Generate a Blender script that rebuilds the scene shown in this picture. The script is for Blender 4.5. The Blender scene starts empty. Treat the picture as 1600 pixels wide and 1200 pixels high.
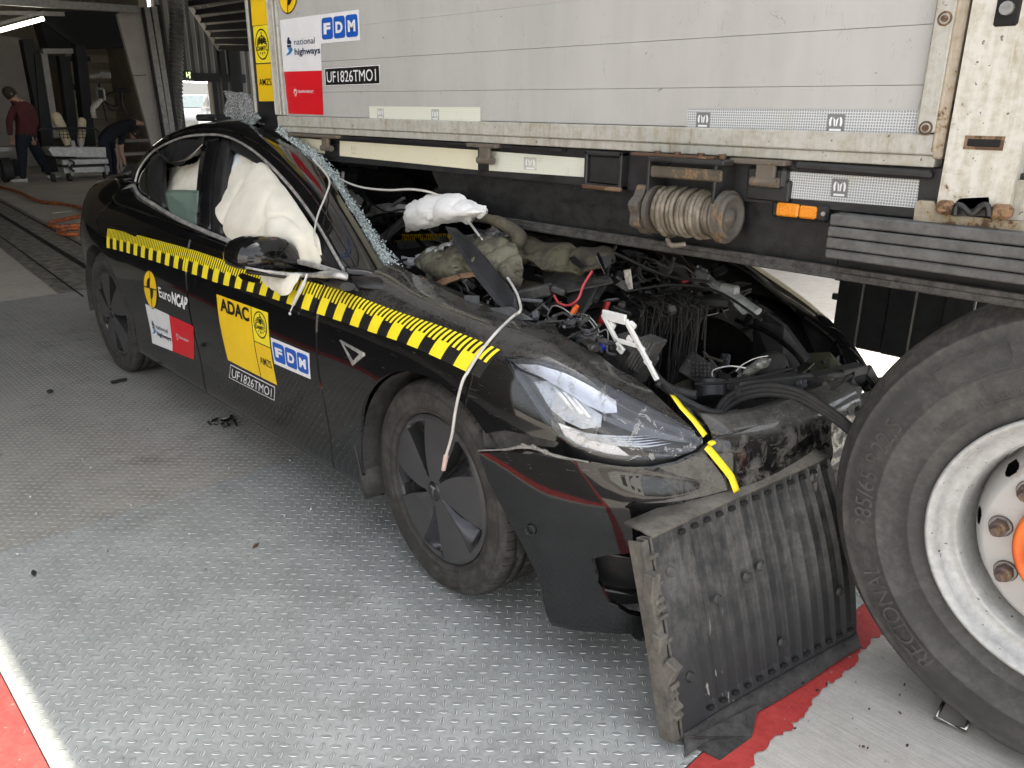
import bpy, bmesh, math, random
from mathutils import Vector, Matrix, noise
from mathutils.bvhtree import BVHTree
from mathutils.geometry import delaunay_2d_cdt
random.seed(7)
R_ = math.radians
scene = bpy.context.scene

# ---------------------------------------------------------------- camera
CAM = Vector((4.54872717, -2.24193539, 1.41213995))
YAW, PITCH, ROLL, FPX = 0.803879698, 0.333575127, 0.00986594962, 1245.41308
_cy, _sy, _cp, _sp = math.cos(YAW), math.sin(YAW), math.cos(PITCH), math.sin(PITCH)
_f = Vector((-_sy*_cp, _cy*_cp, -_sp)); _r = Vector((_cy, _sy, 0)); _u = _r.cross(_f)
_c, _s = math.cos(ROLL), math.sin(ROLL)
_r2 = _r*_c + _u*_s; _u2 = _u*_c - _r*_s
cam = bpy.data.cameras.new('camera'); camo = bpy.data.objects.new('camera', cam)
scene.collection.objects.link(camo); scene.camera = camo
cam.sensor_width = 36; cam.lens = 36*FPX/1600; cam.clip_start = .02; cam.clip_end = 2000
M3 = Matrix((_r2, _u2, -_f)).transposed()
camo.matrix_world = Matrix.Translation(CAM) @ M3.to_4x4()

def ray(px, py):
    return (_r2*((px-800)/FPX) - _u2*((py-600)/FPX) + _f)
def U(px, py, Y=None, X=None, Z=None):
    """the point of the plane Y=, X= or Z= that is seen at a photo pixel"""
    d = ray(px, py)
    if Y is not None: t = (Y-CAM.y)/d.y
    elif X is not None: t = (X-CAM.x)/d.x
    else: t = (Z-CAM.z)/d.z
    return CAM + d*t

# ---------------------------------------------------------------- light
SUN_EL, SUN_AZ = R_(66), R_(8)          # azimuth turned from +Y toward -X
scene.view_settings.view_transform = 'Standard'; scene.view_settings.look = 'None'
scene.view_settings.gamma = 1; scene.view_settings.exposure = 2.0
world = bpy.data.worlds.new('World'); scene.world = world; world.use_nodes = True
wn = world.node_tree.nodes; wl = world.node_tree.links
sky = wn.new('ShaderNodeTexSky'); sky.sky_type = 'NISHITA'; sky.sun_disc = False
sky.sun_elevation = SUN_EL; sky.sun_rotation = -SUN_AZ; sky.dust_density = 3.5; sky.air_density = 1.0; sky.ozone_density=1.5
bg = wn['Background']; bg.inputs[1].default_value = .15
hs = wn.new('ShaderNodeHueSaturation'); hs.inputs['Saturation'].default_value = .22
wl.new(sky.outputs[0], hs.inputs['Color']); wl.new(hs.outputs[0], bg.inputs[0])
sun = bpy.data.lights.new('sun', 'SUN'); sun.energy = 2.8; sun.angle = R_(.6); sun.color = (1, .93, .80)
suno = bpy.data.objects.new('sun', sun); scene.collection.objects.link(suno)
sd = Vector((-math.sin(SUN_AZ)*math.cos(SUN_EL), math.cos(SUN_AZ)*math.cos(SUN_EL), math.sin(SUN_EL)))
suno.rotation_euler = sd.to_track_quat('Z', 'Y').to_euler(); suno.location = (0, 0, 12)

# ---------------------------------------------------------------- node helper
class NT:
    def __init__(s, name):
        s.m = bpy.data.materials.new(name); s.m.use_nodes = True
        s.t = s.m.node_tree; s.n = s.t.nodes; s.l = s.t.links
        s.b = s.n['Principled BSDF']
    def node(s, typ, ins=None, **props):
        n = s.n.new(typ)
        for k, v in props.items(): setattr(n, k, v)
        for k, v in (ins or {}).items(): s.put(n.inputs[k], v)
        return n
    def put(s, sock, v):
        if isinstance(v, V): s.l.new(v.o, sock)
        elif hasattr(v, 'is_output'): s.l.new(v, sock)
        elif isinstance(v, (tuple, list)) and len(v) == 3 and sock.type == 'RGBA': sock.default_value = (*v, 1)
        else: sock.default_value = v
    def math(s, op, a, b=0.0, c=0.0):
        n = s.n.new('ShaderNodeMath'); n.operation = op
        s.put(n.inputs[0], a); s.put(n.inputs[1], b)
        if op in ('COMPARE', 'SMOOTH_MIN', 'MULTIPLY_ADD'): s.put(n.inputs[2], c)
        return V(s, n.outputs[0])
    def coord(s):
        g = s.node('ShaderNodeTexCoord').outputs['Object']
        return g
    def xyz(s, vec):
        n = s.node('ShaderNodeSeparateXYZ', {0: vec}); return [V(s, o) for o in n.outputs]
    def noise(s, scale, detail=3, rough=.55, vec=None, dist=0.0, stretch=None):
        vec = vec or s.coord()
        if stretch: vec = s.node('ShaderNodeMapping', {'Vector': vec, 'Scale': stretch}).outputs[0]
        n = s.node('ShaderNodeTexNoise', {'Vector': vec, 'Scale': scale, 'Detail': detail, 'Roughness': rough, 'Distortion': dist})
        return V(s, n.outputs[0])
    def voro(s, scale, vec=None, feature='F1', out=0, stretch=None, rnd=1.0):
        vec = vec or s.coord()
        if stretch: vec = s.node('ShaderNodeMapping', {'Vector': vec, 'Scale': stretch}).outputs[0]
        n = s.node('ShaderNodeTexVoronoi', {'Vector': vec, 'Scale': scale, 'Randomness': rnd}, feature=feature)
        return V(s, n.outputs[out])
    def ramp(s, v, a, b):           # smooth 0..1 between a and b
        n = s.node('ShaderNodeMapRange', {0: v, 1: a, 2: b, 3: 0.0, 4: 1.0}, interpolation_type='SMOOTHSTEP'); return V(s, n.outputs[0])
    def mix(s, f, a, b):
        n = s.node('ShaderNodeMix', data_type='RGBA'); s.put(n.inputs[0], f); s.put(n.inputs[6], a if not isinstance(a, tuple) else (*a, 1)); s.put(n.inputs[7], b if not isinstance(b, tuple) else (*b, 1))
        return n.outputs[2]
    def bump(s, h, dist=.002, strength=1.0, normal=None):
        n = s.node('ShaderNodeBump', {'Height': h, 'Distance': dist, 'Strength': strength})
        if normal is not None: s.l.new(normal, n.inputs['Normal'])
        s.l.new(n.outputs[0], s.b.inputs['Normal']); return n.outputs[0]
    def set(s, **k):
        for a, v in k.items():
            s.put(s.b.inputs[{'col': 'Base Color', 'rough': 'Roughness', 'metal': 'Metallic', 'coat': 'Coat Weight', 'coatr': 'Coat Roughness', 'spec': 'Specular IOR Level', 'trans': 'Transmission Weight', 'alpha': 'Alpha', 'emit': 'Emission Color', 'estr': 'Emission Strength', 'ior': 'IOR', 'sheen': 'Sheen Weight'}[a]], v)
        return s
class V:
    def __init__(s, t, o): s.t = t; s.o = o
    def __add__(a, b): return a.t.math('ADD', a, b)
    __radd__ = __add__
    def __sub__(a, b): return a.t.math('SUBTRACT', a, b)
    def __rsub__(a, b): return a.t.math('SUBTRACT', b, a)
    def __mul__(a, b): return a.t.math('MULTIPLY', a, b)
    __rmul__ = __mul__
    def __truediv__(a, b): return a.t.math('DIVIDE', a, b)
    def gt(a, b): return a.t.math('GREATER_THAN', a, b)
    def lt(a, b): return a.t.math('LESS_THAN', a, b)
    def f(a, op, b=0.0): return a.t.math(op, a, b)

MATS = {}
def plain(name, col, rough=.6, metal=0, var=.25, scale=14, bump=0, coat=0, spec=.5):
    """flat-coloured stuff with blotchy colour and roughness variation"""
    if name in MATS: return MATS[name]
    t = NT(name); n = t.noise(scale, 5, .65); n2 = t.noise(scale*5.3, 3)
    v = t.ramp(n*.7 + n2*.3, .3, .7)
    lo = tuple(c*(1-var) for c in col); hi = tuple(min(1, c*(1+var)) for c in col)
    t.set(col=t.mix(v, lo, hi), rough=t.math('ADD', v*.14-.07, rough), metal=metal, coat=coat, spec=spec)
    if bump: t.bump(n2, bump)
    MATS[name] = t.m; return t.m

# ---------------------------------------------------------------- mesh builder
def frame(n, up=Vector((0, 0, 1))):
    n = Vector(n).normalized(); a = Vector(up).cross(n)
    if a.length < 1e-4: a = Vector((1, 0, 0)).cross(n)
    if a.length < 1e-4: a = Vector((0, 1, 0)).cross(n)
    a.normalize(); return a, n.cross(a), n
class MB:
    def __init__(s): s.v = []; s.f = []; s.mi = []; s.sm = []; s.cn = None
    def add(s, vs, fs, mi=0, sm=False, M=None):
        o = len(s.v); s.v += [tuple(M @ Vector(v)) if M else tuple(v) for v in vs]
        s.f += [tuple(i+o for i in f) for f in fs]; s.mi += [mi]*len(fs); s.sm += [sm]*len(fs); return s
    def box(s, c, size, rot=None, mi=0, bev=0, taper=None):
        x, y, z = [a/2 for a in size]; b = min(bev, x*.9, y*.9, z*.9)
        M = Matrix.Translation(Vector(c)) @ (rot.to_4x4() if rot is not None else Matrix.Identity(4))
        if b <= 0:
            vs = [(i*x, j*y, k*z) for i in (-1, 1) for j in (-1, 1) for k in (-1, 1)]
            return s.add(vs, [(0, 1, 3, 2), (4, 6, 7, 5), (0, 4, 5, 1), (2, 3, 7, 6), (0, 2, 6, 4), (1, 5, 7, 3)], mi, False, M)
        vs = []; idx = {}
        for i in (-1, 1):
            for j in (-1, 1):
                for k in (-1, 1):
                    for ax, p in enumerate(((i*x, j*(y-b), k*(z-b)), (i*(x-b), j*y, k*(z-b)), (i*(x-b), j*(y-b), k*z))):
                        idx[(i, j, k, ax)] = len(vs); vs.append(p)
        fs = []
        for a in (-1, 1):
            for ax in range(3):
                q = []
                for (p1, p2) in ((-1, -1), (1, -1), (1, 1), (-1, 1)):
                    t = [p1, p2]; t.insert(ax, a); q.append(idx[(*t, ax)])
                if a*(1, -1, 1)[ax] < 0: q.reverse()
                fs.append(q)
        for i in (-1, 1):
            for j in (-1, 1):
                for (A, B, C) in ((0, 1, 2), (1, 2, 0), (0, 2, 1)):
                    def key(k, ax):
                        t = [0, 0, 0]; t[A] = i; t[B] = j; t[C] = k; return idx[(*t, ax)]
                    fs.append((key(-1, A), key(1, A), key(1, B), key(-1, B)))
        for i in (-1, 1):
            for j in (-1, 1):
                for k in (-1, 1): fs.append(tuple(idx[(i, j, k, a)] for a in range(3)))
        return s.add(vs, fs, mi, False, M)
    def bar(s, a, b, w, h, mi=0, bev=0, up=(0, 0, 1)):
        a = Vector(a); b = Vector(b); d = b-a; L = d.length
        x, y, n = frame(d, up); rot = Matrix((n, x, y)).transposed()
        return s.box((a+b)/2, (L, w, h), rot, mi, bev)
    def tube(s, pts, r, seg=8, mi=0, caps=True, smooth=0, sm=True, flat=1.0):
        pts = [Vector(p) for p in pts]
        if smooth: pts = spline(pts, smooth)
        rs = r if isinstance(r, (list, tuple)) else [r]*len(pts)
        if len(rs) != len(pts): rs = [rs[min(len(rs)-1, int(i*len(rs)/len(pts)))] for i in range(len(pts))]
        vs = []; prev = None
        for i, p in enumerate(pts):
            d = (pts[min(i+1, len(pts)-1)]-pts[max(i-1, 0)])
            if d.length < 1e-7: d = Vector((0, 0, 1))
            d.normalize()
            if prev is None: a, b, _ = frame(d)
            else:
                a = prev - d*prev.dot(d)
                if a.length < 1e-5: a, _, _ = frame(d)
                a.normalize(); b = d.cross(a)
            prev = a
            for k in range(seg):
                t = 2*math.pi*k/seg; vs.append(p+(a*math.cos(t)+b*(math.sin(t)*flat))*rs[i])
        fs = [(i*seg+k, i*seg+(k+1) % seg, (i+1)*seg+(k+1) % seg, (i+1)*seg+k) for i in range(len(pts)-1) for k in range(seg)]
        s.add(vs, fs, mi, sm)
        if caps: 
            n = len(pts)-1; s.add([vs[k] for k in range(seg)], [tuple(range(seg))[::-1]], mi); s.add([vs[n*seg+k] for k in range(seg)], [tuple(range(seg))], mi)
        return s
    def cyl(s, a, b, r0, r1=None, seg=20, mi=0, sm=True): return s.tube([a, b], [r0, r0 if r1 is None else r1], seg, mi, True, 0, sm)
    def lathe(s, prof, o, axis, seg=48, mi=0, sm=True, a0=0, a1=2*math.pi, close=None):
        x, y, n = frame(axis); o = Vector(o); full = abs(a1-a0-2*math.pi) < 1e-6
        N = seg if full else seg+1; vs = []
        for (r, h) in prof:
            for k in range(N):
                t = a0+(a1-a0)*k/seg; vs.append(o+(x*math.cos(t)+y*math.sin(t))*r+n*h)
        fs = []
        for i in range(len(prof)-1):
            for k in range(seg):
                k2 = (k+1) % N; fs.append((i*N+k, i*N+k2, (i+1)*N+k2, (i+1)*N+k))
        return s.add(vs, fs, mi, sm)
    def prism(s, poly, o, ux, uy, th, mi=0):
        o = Vector(o); ux = Vector(ux); uy = Vector(uy); n = ux.cross(uy).normalized(); k = len(poly)
        A = [o+ux*p[0]+uy*p[1] for p in poly]; B = [a+n*th for a in A]
        return s.add(A+B, [tuple(range(k))[::-1], tuple(range(k, 2*k))]+[(i, (i+1) % k, k+(i+1) % k, k+i) for i in range(k)], mi)
    def grid(s, rows, mi=0, sm=True, thick=0):
        nr = len(rows); nc = len(rows[0]); vs = [p for r in rows for p in r]
        fs = [(i*nc+j, i*nc+j+1, (i+1)*nc+j+1, (i+1)*nc+j) for i in range(nr-1) for j in range(nc-1)]
        if thick:
            vs = [Vector(v) for v in vs]; nrm = [Vector() for _ in vs]
            for f in fs:
                n = (vs[f[2]]-vs[f[0]]).cross(vs[f[3]]-vs[f[1]])
                for i in f: nrm[i] += n
            k = len(vs); back = [v-n.normalized()*thick if n.length > 0 else v for v, n in zip(vs, nrm)]
            bf = [tuple(i+k for i in f[::-1]) for f in fs]
            ring = [j for j in range(nc)]+[i*nc+nc-1 for i in range(1, nr)]+[(nr-1)*nc+j for j in range(nc-2, -1, -1)]+[i*nc for i in range(nr-2, 0, -1)]
            ef = [(ring[(i+1) % len(ring)], ring[i], ring[i]+k, ring[(i+1) % len(ring)]+k) for i in range(len(ring))]
            return s.add(vs+back, fs+bf+ef, mi, sm)
        return s.add(vs, fs, mi, sm)
    def build(s, name, mats, parent=None, **tags):
        me = bpy.data.meshes.new(name); me.from_pydata(s.v, [], s.f); me.update()
        if not isinstance(mats, (list, tuple)): mats = [mats]
        for m in mats: me.materials.append(m)
        me.polygons.foreach_set('material_index', s.mi); me.polygons.foreach_set('use_smooth', s.sm)
        if s.cn: me.normals_split_custom_set_from_vertices(s.cn)
        o = bpy.data.objects.new(name, me); scene.collection.objects.link(o)
        if parent is not None: par(o, parent)
        for k, v in tags.items(): o[k] = v
        return o
INV = {}
def par(o, p):
    o.parent = p; o.matrix_parent_inverse = INV.get(p.name, Matrix.Identity(4))
def empty(name, loc=(0, 0, 0), rz=0, local=False, **tags):
    """Empty at a thing's base. local=False: its parts are given in world coordinates"""
    o = bpy.data.objects.new(name, None); scene.collection.objects.link(o); o.empty_display_size = .1
    o.location = loc; o.rotation_euler = (0, 0, rz)
    if not local: INV[o.name] = (Matrix.Translation(Vector(loc)) @ Matrix.Rotation(rz, 4, 'Z')).inverted()
    for k, v in tags.items(): o[k] = v
    return o
def spline(pts, n=6):
    P = [Vector(p) for p in pts]; out = []
    for i in range(len(P)-1):
        a, b, c, d = P[max(i-1, 0)], P[i], P[i+1], P[min(i+2, len(P)-1)]
        for k in range(n):
            t = k/n; out.append(.5*((2*b)+(c-a)*t+(2*a-5*b+4*c-d)*t*t+(3*b-a-3*c+d)*t**3))
    out.append(P[-1]); return out
def cr(vals, t):
    n = len(vals)-1; t = max(0, min(n-1e-9, t)); i = int(t); t -= i
    a, b, c, d = vals[max(i-1, 0)], vals[i], vals[i+1], vals[min(i+2, n)]
    return .5*((2*b)+(c-a)*t+(2*a-5*b+4*c-d)*t*t+(3*b-a-3*c+d)*t**3)
def dup(o, parent=None, **tags):
    c = o.copy(); scene.collection.objects.link(c)
    if parent is not None:
        c.parent = parent
    for ch in o.children: dup(ch, c)
    for k, v in tags.items(): c[k] = v
    return c
_tc = {}
def text2d(txt, bold=0.0):
    """triangulated lettering scaled to cap height 1, as (verts2d, faces, width)"""
    if (txt, bold) in _tc: return _tc[(txt, bold)]
    cu = bpy.data.curves.new('lettering', 'FONT'); cu.body = txt; cu.fill_mode = 'FRONT'; cu.offset = bold; cu.resolution_u = 4
    o = bpy.data.objects.new('lettering', cu); scene.collection.objects.link(o)
    dg = bpy.context.evaluated_depsgraph_get(); me = o.evaluated_get(dg).to_mesh()
    vs = [(v.co.x, v.co.y) for v in me.vertices]; fs = [tuple(p.vertices) for p in me.polygons]
    o.evaluated_get(dg).to_mesh_clear(); bpy.data.objects.remove(o); bpy.data.curves.remove(cu)
    x0 = min(v[0] for v in vs); x1 = max(v[0] for v in vs)
    r = ([((x-x0)/.69, y/.69) for x, y in vs], fs, (x1-x0)/.69); _tc[(txt, bold)] = r; return r
def inpoly(x, y, P):
    c = False; j = len(P)-1
    for i in range(len(P)):
        if (P[i][1] > y) != (P[j][1] > y) and x < (P[j][0]-P[i][0])*(y-P[i][1])/(P[j][1]-P[i][1])+P[i][0]: c = not c
        j = i
    return c
# ================================================================ materials
def m_paint(name, dust=.25, scr=0.0, heavy=False):
    t = NT(name); c = t.coord()
    g = t.node('ShaderNodeNewGeometry'); nz = t.xyz(g.outputs['Normal'])[2]
    a = t.noise(9, 6, .7); b = t.noise(140, 3, .7); s = t.noise(30, 4, .6, stretch=(.25, 1, 5))
    up = t.ramp(nz, .12, .95)
    d = (t.ramp(a, .25, .75)*.45 + t.ramp(b*.6+s*.4, .35, .65)*.35 + .12) * (up*.95+.02) * dust
    if heavy:
        k = t.noise(5.5, 5, .68, dist=.6); k2 = t.noise(22, 5, .7, dist=1.2)
        x_, y_, z_ = t.xyz(c)
        zone = t.ramp(z_*1.0+(x_-3.4)*.9, .57, .82)
        d = d.f('MAXIMUM', t.ramp(k*.45+k2*.55, .44, .62)*.7*dust*zone)
    if scr:
        w = t.noise(16, 2, .5, stretch=(1, 1, 14), dist=.4); w2 = t.noise(260, 1, .5, stretch=(.12, .12, 1))
        line = t.ramp(w2, .66, .70)*t.ramp(w, .52, .62)*scr*t.ramp(t.xyz(c)[2], .50, .62)
        d = d.f('MAXIMUM', line)
    t.set(col=t.mix(d, (.004, .004, .0045), (.15, .143, .13)), rough=t.math('ADD', t.ramp(d, .03, .5)*.5, .10), coat=t.math('SUBTRACT', .95, t.ramp(d, .10, .8)*.9), coatr=t.math('ADD', a*.03, .015), spec=t.math('ADD', d*.4, .08))
    return t.m
PAINT = m_paint('black_gloss_paint', .05)
PAINT_DUST = m_paint('dusty_black_paint', .50, .35)
PAINT_BUMP = m_paint('scraped_black_paint', 1.0, .9, True)
def m_tread(name, lo, hi, rust, rough):
    t = NT(name); x, y, z = t.xyz(t.coord())
    k = .70710678; c = .030
    a = (x+y)*(k/c); b = (y-x)*(k/c)                   # lattice turned 45 degrees
    wob = 0
    ia = a.f('ROUND'); ib = b.f('ROUND'); fa = a-ia; fb = b-ib
    par_ = (ia+ib).f('ABSOLUTE').f('MODULO', 2.0).gt(.5)
    p = fa*par_ + fb*(1-par_); q = fb*par_ + fa*(1-par_)     # long, short axis
    h = 1 - q.f('ABSOLUTE')/((1-(p*2.25)*(p*2.25)).f('MAXIMUM', .001)*.17)
    h = h.f('MAXIMUM', 0.0)
    hh = t.ramp(h, 0.0, .55)
    n1 = t.noise(1.3, 6, .6); n2 = t.noise(7, 6, .7); n3 = t.noise(70, 3, .6); n4 = t.noise(300, 2, .6)
    st = t.ramp(t.noise(3.1, 5, .7, dist=.5), .55, .75)
    base = t.mix(t.ramp(n1*.3+n2*.4+n3*.3, .36, .64), lo, hi)
    base = t.mix(st*rust, base, (.17, .145, .11))
    speck = t.ramp(t.noise(46, 2, .5), .72, .76)
    base = t.mix(speck*.5, base, (.06, .06, .055))
    edge = t.ramp(h, 0, .12)*(1-t.ramp(h, .35, .7))
    base = t.mix(edge*.95, base, (.88, .88, .86))
    core = t.ramp(h, .5, .85)*t.ramp(n2, .35, .6)
    base = t.mix(core*.6, base, (.12, .12, .115))
    groove = (1-t.ramp(h+0.0, .0, .02))*t.ramp(q.f('ABSOLUTE')/((1-(p*1.9)*(p*1.9)).f('MAXIMUM', .001)*.30), 1.0, .55)
    base = t.mix(groove*.35, base, (.14, .14, .135))
    t.set(col=base, metal=.35, rough=t.math('ADD', n2*.25 + n3*.15, rough), spec=.5)
    t.bump(hh + n3*.05, .0024, 1.0)
    return t.m
TREAD = m_tread('steel_tread_plate', (.335, .35, .34), (.51, .53, .515), .3, .33)
TREAD2 = m_tread('worn_steel_tread_plate', (.33, .32, .285), (.50, .485, .44), .6, .38)
def m_concrete(name, lo, hi, brush=0, angle=0):
    t = NT(name); n = t.noise(1.4, 6, .65); n2 = t.noise(18, 5, .7); n3 = t.noise(160, 3, .7)
    v = t.ramp(n*.4+n2*.35+n3*.25, .36, .64)
    base = t.mix(v, lo, hi)
    base = t.mix(t.ramp(t.noise(26, 3, .6), .68, .72)*.5, base, tuple(c*.4 for c in lo))
    h = n3
    if brush:
        mp = t.node('ShaderNodeMapping', {'Vector': t.coord(), 'Rotation': (0, 0, angle), 'Scale': (1.5, 60, 1)}).outputs[0]
        w = t.noise(3.2, 3, .6, vec=mp); h = h*.4+w; base2 = t.mix(t.ramp(w, .35, .65)*brush, base, tuple(c*.72 for c in lo)); base = base2
    t.set(col=base, rough=.85); t.bump(h, .002, .8); return t.m
CONC = m_concrete('brushed_concrete', (.42, .40, .36), (.58, .56, .52), .35, R_(-52))
CONC_D = m_concrete('hall_concrete', (.42, .385, .32), (.58, .54, .46))
def m_redpaint():
    t = NT('worn_red_floor_paint'); n = t.noise(9, 6, .7); n2 = t.noise(60, 4, .7)
    col = t.mix(t.ramp(n*.6+n2*.4, .35, .65), (.36, .030, .028), (.50, .060, .052))
    col = t.mix(t.ramp(t.noise(24, 5, .75), .63, .68), col, (.34, .32, .28))
    t.set(col=col, rough=.62); t.bump(n2, .001); return t.m
REDP = m_redpaint()
BLK = plain('black_plastic', (.018, .018, .019), .45, var=.4, scale=20)
BLKD = plain('dusty_black_plastic', (.045, .044, .042), .68, var=.6, scale=25, bump=.0006)
BLKG = plain('gloss_black_plastic', (.008, .008, .009), .12, var=.3)
DARK = plain('dark_void_black', (.006, .006, .006), .8)
RUB = plain('rubber', (.028, .027, .026), .75, var=.5, scale=18, bump=.0004)
STEELK = plain('painted_black_steel', (.020, .020, .021), .5, var=.5, scale=9, bump=.0005)
GREYM = plain('grey_metal', (.30, .30, .29), .45, .5, var=.4)
ALU = plain('bare_aluminium', (.55, .55, .54), .4, .6, var=.2)
CHROME = plain('satin_chrome', (.55, .54, .52), .22, 1.0, var=.15)
CHROMED = plain('dark_chrome_trim', (.26, .25, .24), .3, 1.0, var=.35)
WHITEP = plain('white_plastic', (.72, .72, .70), .4, var=.1)
YEL = plain('yellow_vinyl', (.92, .60, .015), .38, var=.06, scale=4)
YELT = plain('yellow_tape', (.95, .78, .03), .4, var=.05, scale=4)
BLV = plain('black_vinyl', (.012, .012, .012), .4, var=.2)
WHV = plain('white_vinyl', (.80, .80, .82), .35, var=.04)
REDV = plain('red_vinyl', (.68, .012, .022), .35, var=.06)
BLUEV = plain('blue_vinyl', (.012, .10, .48), .35, var=.06)
BLU2 = plain('light_blue_vinyl', (.03, .20, .50), .35, var=.05)
NAVY = plain('navy_vinyl', (.010, .028, .07), .35, var=.05)
def m_fabric(name, col, sc=900):
    t = NT(name); n = t.noise(6, 4, .6); w = t.noise(sc, 2)
    t.set(col=t.mix(t.ramp(n, .35, .65), tuple(c*.86 for c in col), col), rough=.85, sheen=.2); t.bump(w, .0004, .6); return t.m
BAG = m_fabric('airbag_fabric', (.80, .76, .64))
BAGW = m_fabric('white_airbag_fabric', (.84, .84, .83))
# ================================================================ ground
def sheet(name, poly, z, mat, **tags):
    m = MB(); m.add([(x, y, z) for x, y in poly], [tuple(range(len(poly)))], 0)
    return m.build(name, mat, None, kind='structure', **tags)
G0 = m_concrete('yard_concrete', (.34, .31, .27), (.46, .43, .38))
sheet('ground', [(-400, -400), (400, -400), (400, 400), (-400, 400)], -.012, G0)
sheet('hall_floor', [(-34, -14), (-2.25, -14), (-2.25, 14), (-34, 14)], -.006, CONC_D)
EX = 3.80; EY = -2.006
sheet('worn_tread_plate_floor', [(-2.3, EY), (1.70, EY), (1.67, 1.9), (-2.45, 1.9)], -.001, TREAD2)
sheet('tread_plate_floor', [(1.703, EY), (EX, EY), (EX, 1.9), (1.673, 1.9)], 0, TREAD)
sheet('concrete_pavement', [(EX+.002, -2.5), (12, -2.5), (12, 2.6), (EX+.002, 2.6)], -.004, CONC)
def ragged(x0, y0, x1, y1, n, amp, seed):
    rr = random.Random(seed); return [(x0+(x1-x0)*i/n + rr.uniform(-amp, amp)*(0 < i < n), y0+(y1-y0)*i/n + rr.uniform(-amp, amp)*(0 < i < n)) for i in range(n+1)]
red = [(EX+.003, -8), *[(EX+.100+random.uniform(-.006, .006)+.005*math.sin(i*.31)+.004*math.sin(i*.93), -8+8*i/600) for i in range(601)], (EX+.003, 0)]
sheet('red_floor_line', red, 0.0, REDP)
ASPH = m_concrete('asphalt', (.035, .035, .035), (.06, .058, .055))
sheet('reflected_dark_ground', [(-40, -2.10), (-40, -4.3), (30, -4.3), (30, -2.504), (EX, -2.504), (EX, -2.10)], -.004, ASPH)  # unseen dark ground band, added so the car sides reflect dark
sheet('red_floor_field', [(-2.3, EY-.003), (-2.3, -2.105), (EX, -2.105), (EX, EY-.003)], -.001, REDP)
# drain channel along the hall floor
t_ch = NT('channel_steel'); t_ch.set(col=t_ch.mix(t_ch.ramp(t_ch.noise(11, 5), .35, .65), (.15, .14, .12), (.33, .305, .26)), rough=.55, metal=.3)
ch0 = U(0, 338, Z=0); ch1 = U(132, 420, Z=0)
dd = (ch1-ch0).normalized(); nn = Vector((dd.y, -dd.x, 0))
a0 = ch0-dd*8; a1 = ch1+dd*1.2
def strip(name, off0, off1, z, mat):
    q = [a0+nn*off0, a1+nn*off0, a1+nn*off1, a0+nn*off1]; return sheet(name, [(p.x, p.y) for p in q], z, mat)
strip('drain_channel', -.36, .40, -.002, t_ch.m)
for i, (o0, o1) in enumerate(((-.30, -.275), (-.06, .0), (.27, .285))):
    strip('drain_slot', o0, o1, .001, DARK)
# ================================================================ sticker layouts
class Lay:
    """2-D vinyl layout in units of sticker width/height; map() lays it on a surface"""
    def __init__(s): s.p = []
    def poly(s, P, mi, L=1): s.p.append((P, [tuple(range(len(P)))], mi, L)); return s
    def rect(s, x0, y0, x1, y1, mi, L=0, nx=1, ny=1):
        vs = [(x0+(x1-x0)*i/nx, y0+(y1-y0)*j/ny) for j in range(ny+1) for i in range(nx+1)]
        s.p.append((vs, [(j*(nx+1)+i, j*(nx+1)+i+1, (j+1)*(nx+1)+i+1, (j+1)*(nx+1)+i) for j in range(ny) for i in range(nx)], mi, L)); return s
    def rrect(s, x0, y0, x1, y1, r, asp, mi, L=1):
        P = []
        for cx, cy, a in ((x1-r, y0+r*asp, -90), (x1-r, y1-r*asp, 0), (x0+r, y1-r*asp, 90), (x0+r, y0+r*asp, 180)):
            for k in range(6): t = R_(a+18*k); P.append((cx+r*math.cos(t), cy+r*asp*math.sin(t)))
        return s.poly(P, mi, L)
    def ell(s, cx, cy, rx, ry, mi, L=1, a0=0, a1=360, n=32):
        P = [(cx+rx*math.cos(R_(a0+(a1-a0)*k/n)), cy+ry*math.sin(R_(a0+(a1-a0)*k/n))) for k in range(n+(a1-a0 < 360))]
        if a1-a0 < 360: P = [(cx, cy)]+P
        return s.poly(P, mi, L)
    def ring(s, cx, cy, rx, ry, w, asp, mi, L=1, n=36):
        vs = []
        for k in range(n):
            t = 2*math.pi*k/n; vs += [(cx+rx*math.cos(t), cy+ry*math.sin(t)), (cx+(rx-w)*math.cos(t), cy+(ry-w*asp)*math.sin(t))]
        s.p.append((vs, [(2*k, 2*((k+1) % n), 2*((k+1) % n)+1, 2*k+1) for k in range(n)], mi, L)); return s
    def text(s, txt, x0, x1, y0, y1, mi, L=2, bold=0.0):
        vs, fs, w = text2d(txt, bold)
        s.p.append(([(x0+(x1-x0)*x/w, y0+(y1-y0)*y) for x, y in vs], fs, mi, L)); return s
def lay_stick(lay, fn, name, mats, parent, dz=.0012, **tags):
    m = MB(); 
    for P, F, mi, L in lay.p: m.add([fn(x, y, dz*(L+1)) for x, y in P], F, mi)
    return m.build(name, mats, parent, **tags)
def road_mark(l, x, y, w, h, mb, md):      # winding-road emblem
    l.poly([(x+.42*w, y+h), (x+.62*w, y+.96*h), (x+.60*w, y+.84*h), (x+.80*w, y+.78*h), (x+.78*w, y+.62*h), (x+.30*w, y+.62*h), (x+.28*w, y+.78*h)], md, 1)
    l.poly([(x+.24*w, y+.58*h), (x+.80*w, y+.58*h), (x+.70*w, y+.44*h), (x+.30*w, y+.44*h)], md, 1)
    l.poly([(x+.30*w, y+.41*h), (x+.84*w, y+.44*h), (x+.92*w, y+.30*h), (x+.60*w, y+.10*h), (x+.05*w, y), (x+.22*w, y+.14*h), (x+.48*w, y+.26*h)], mb, 1)
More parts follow.
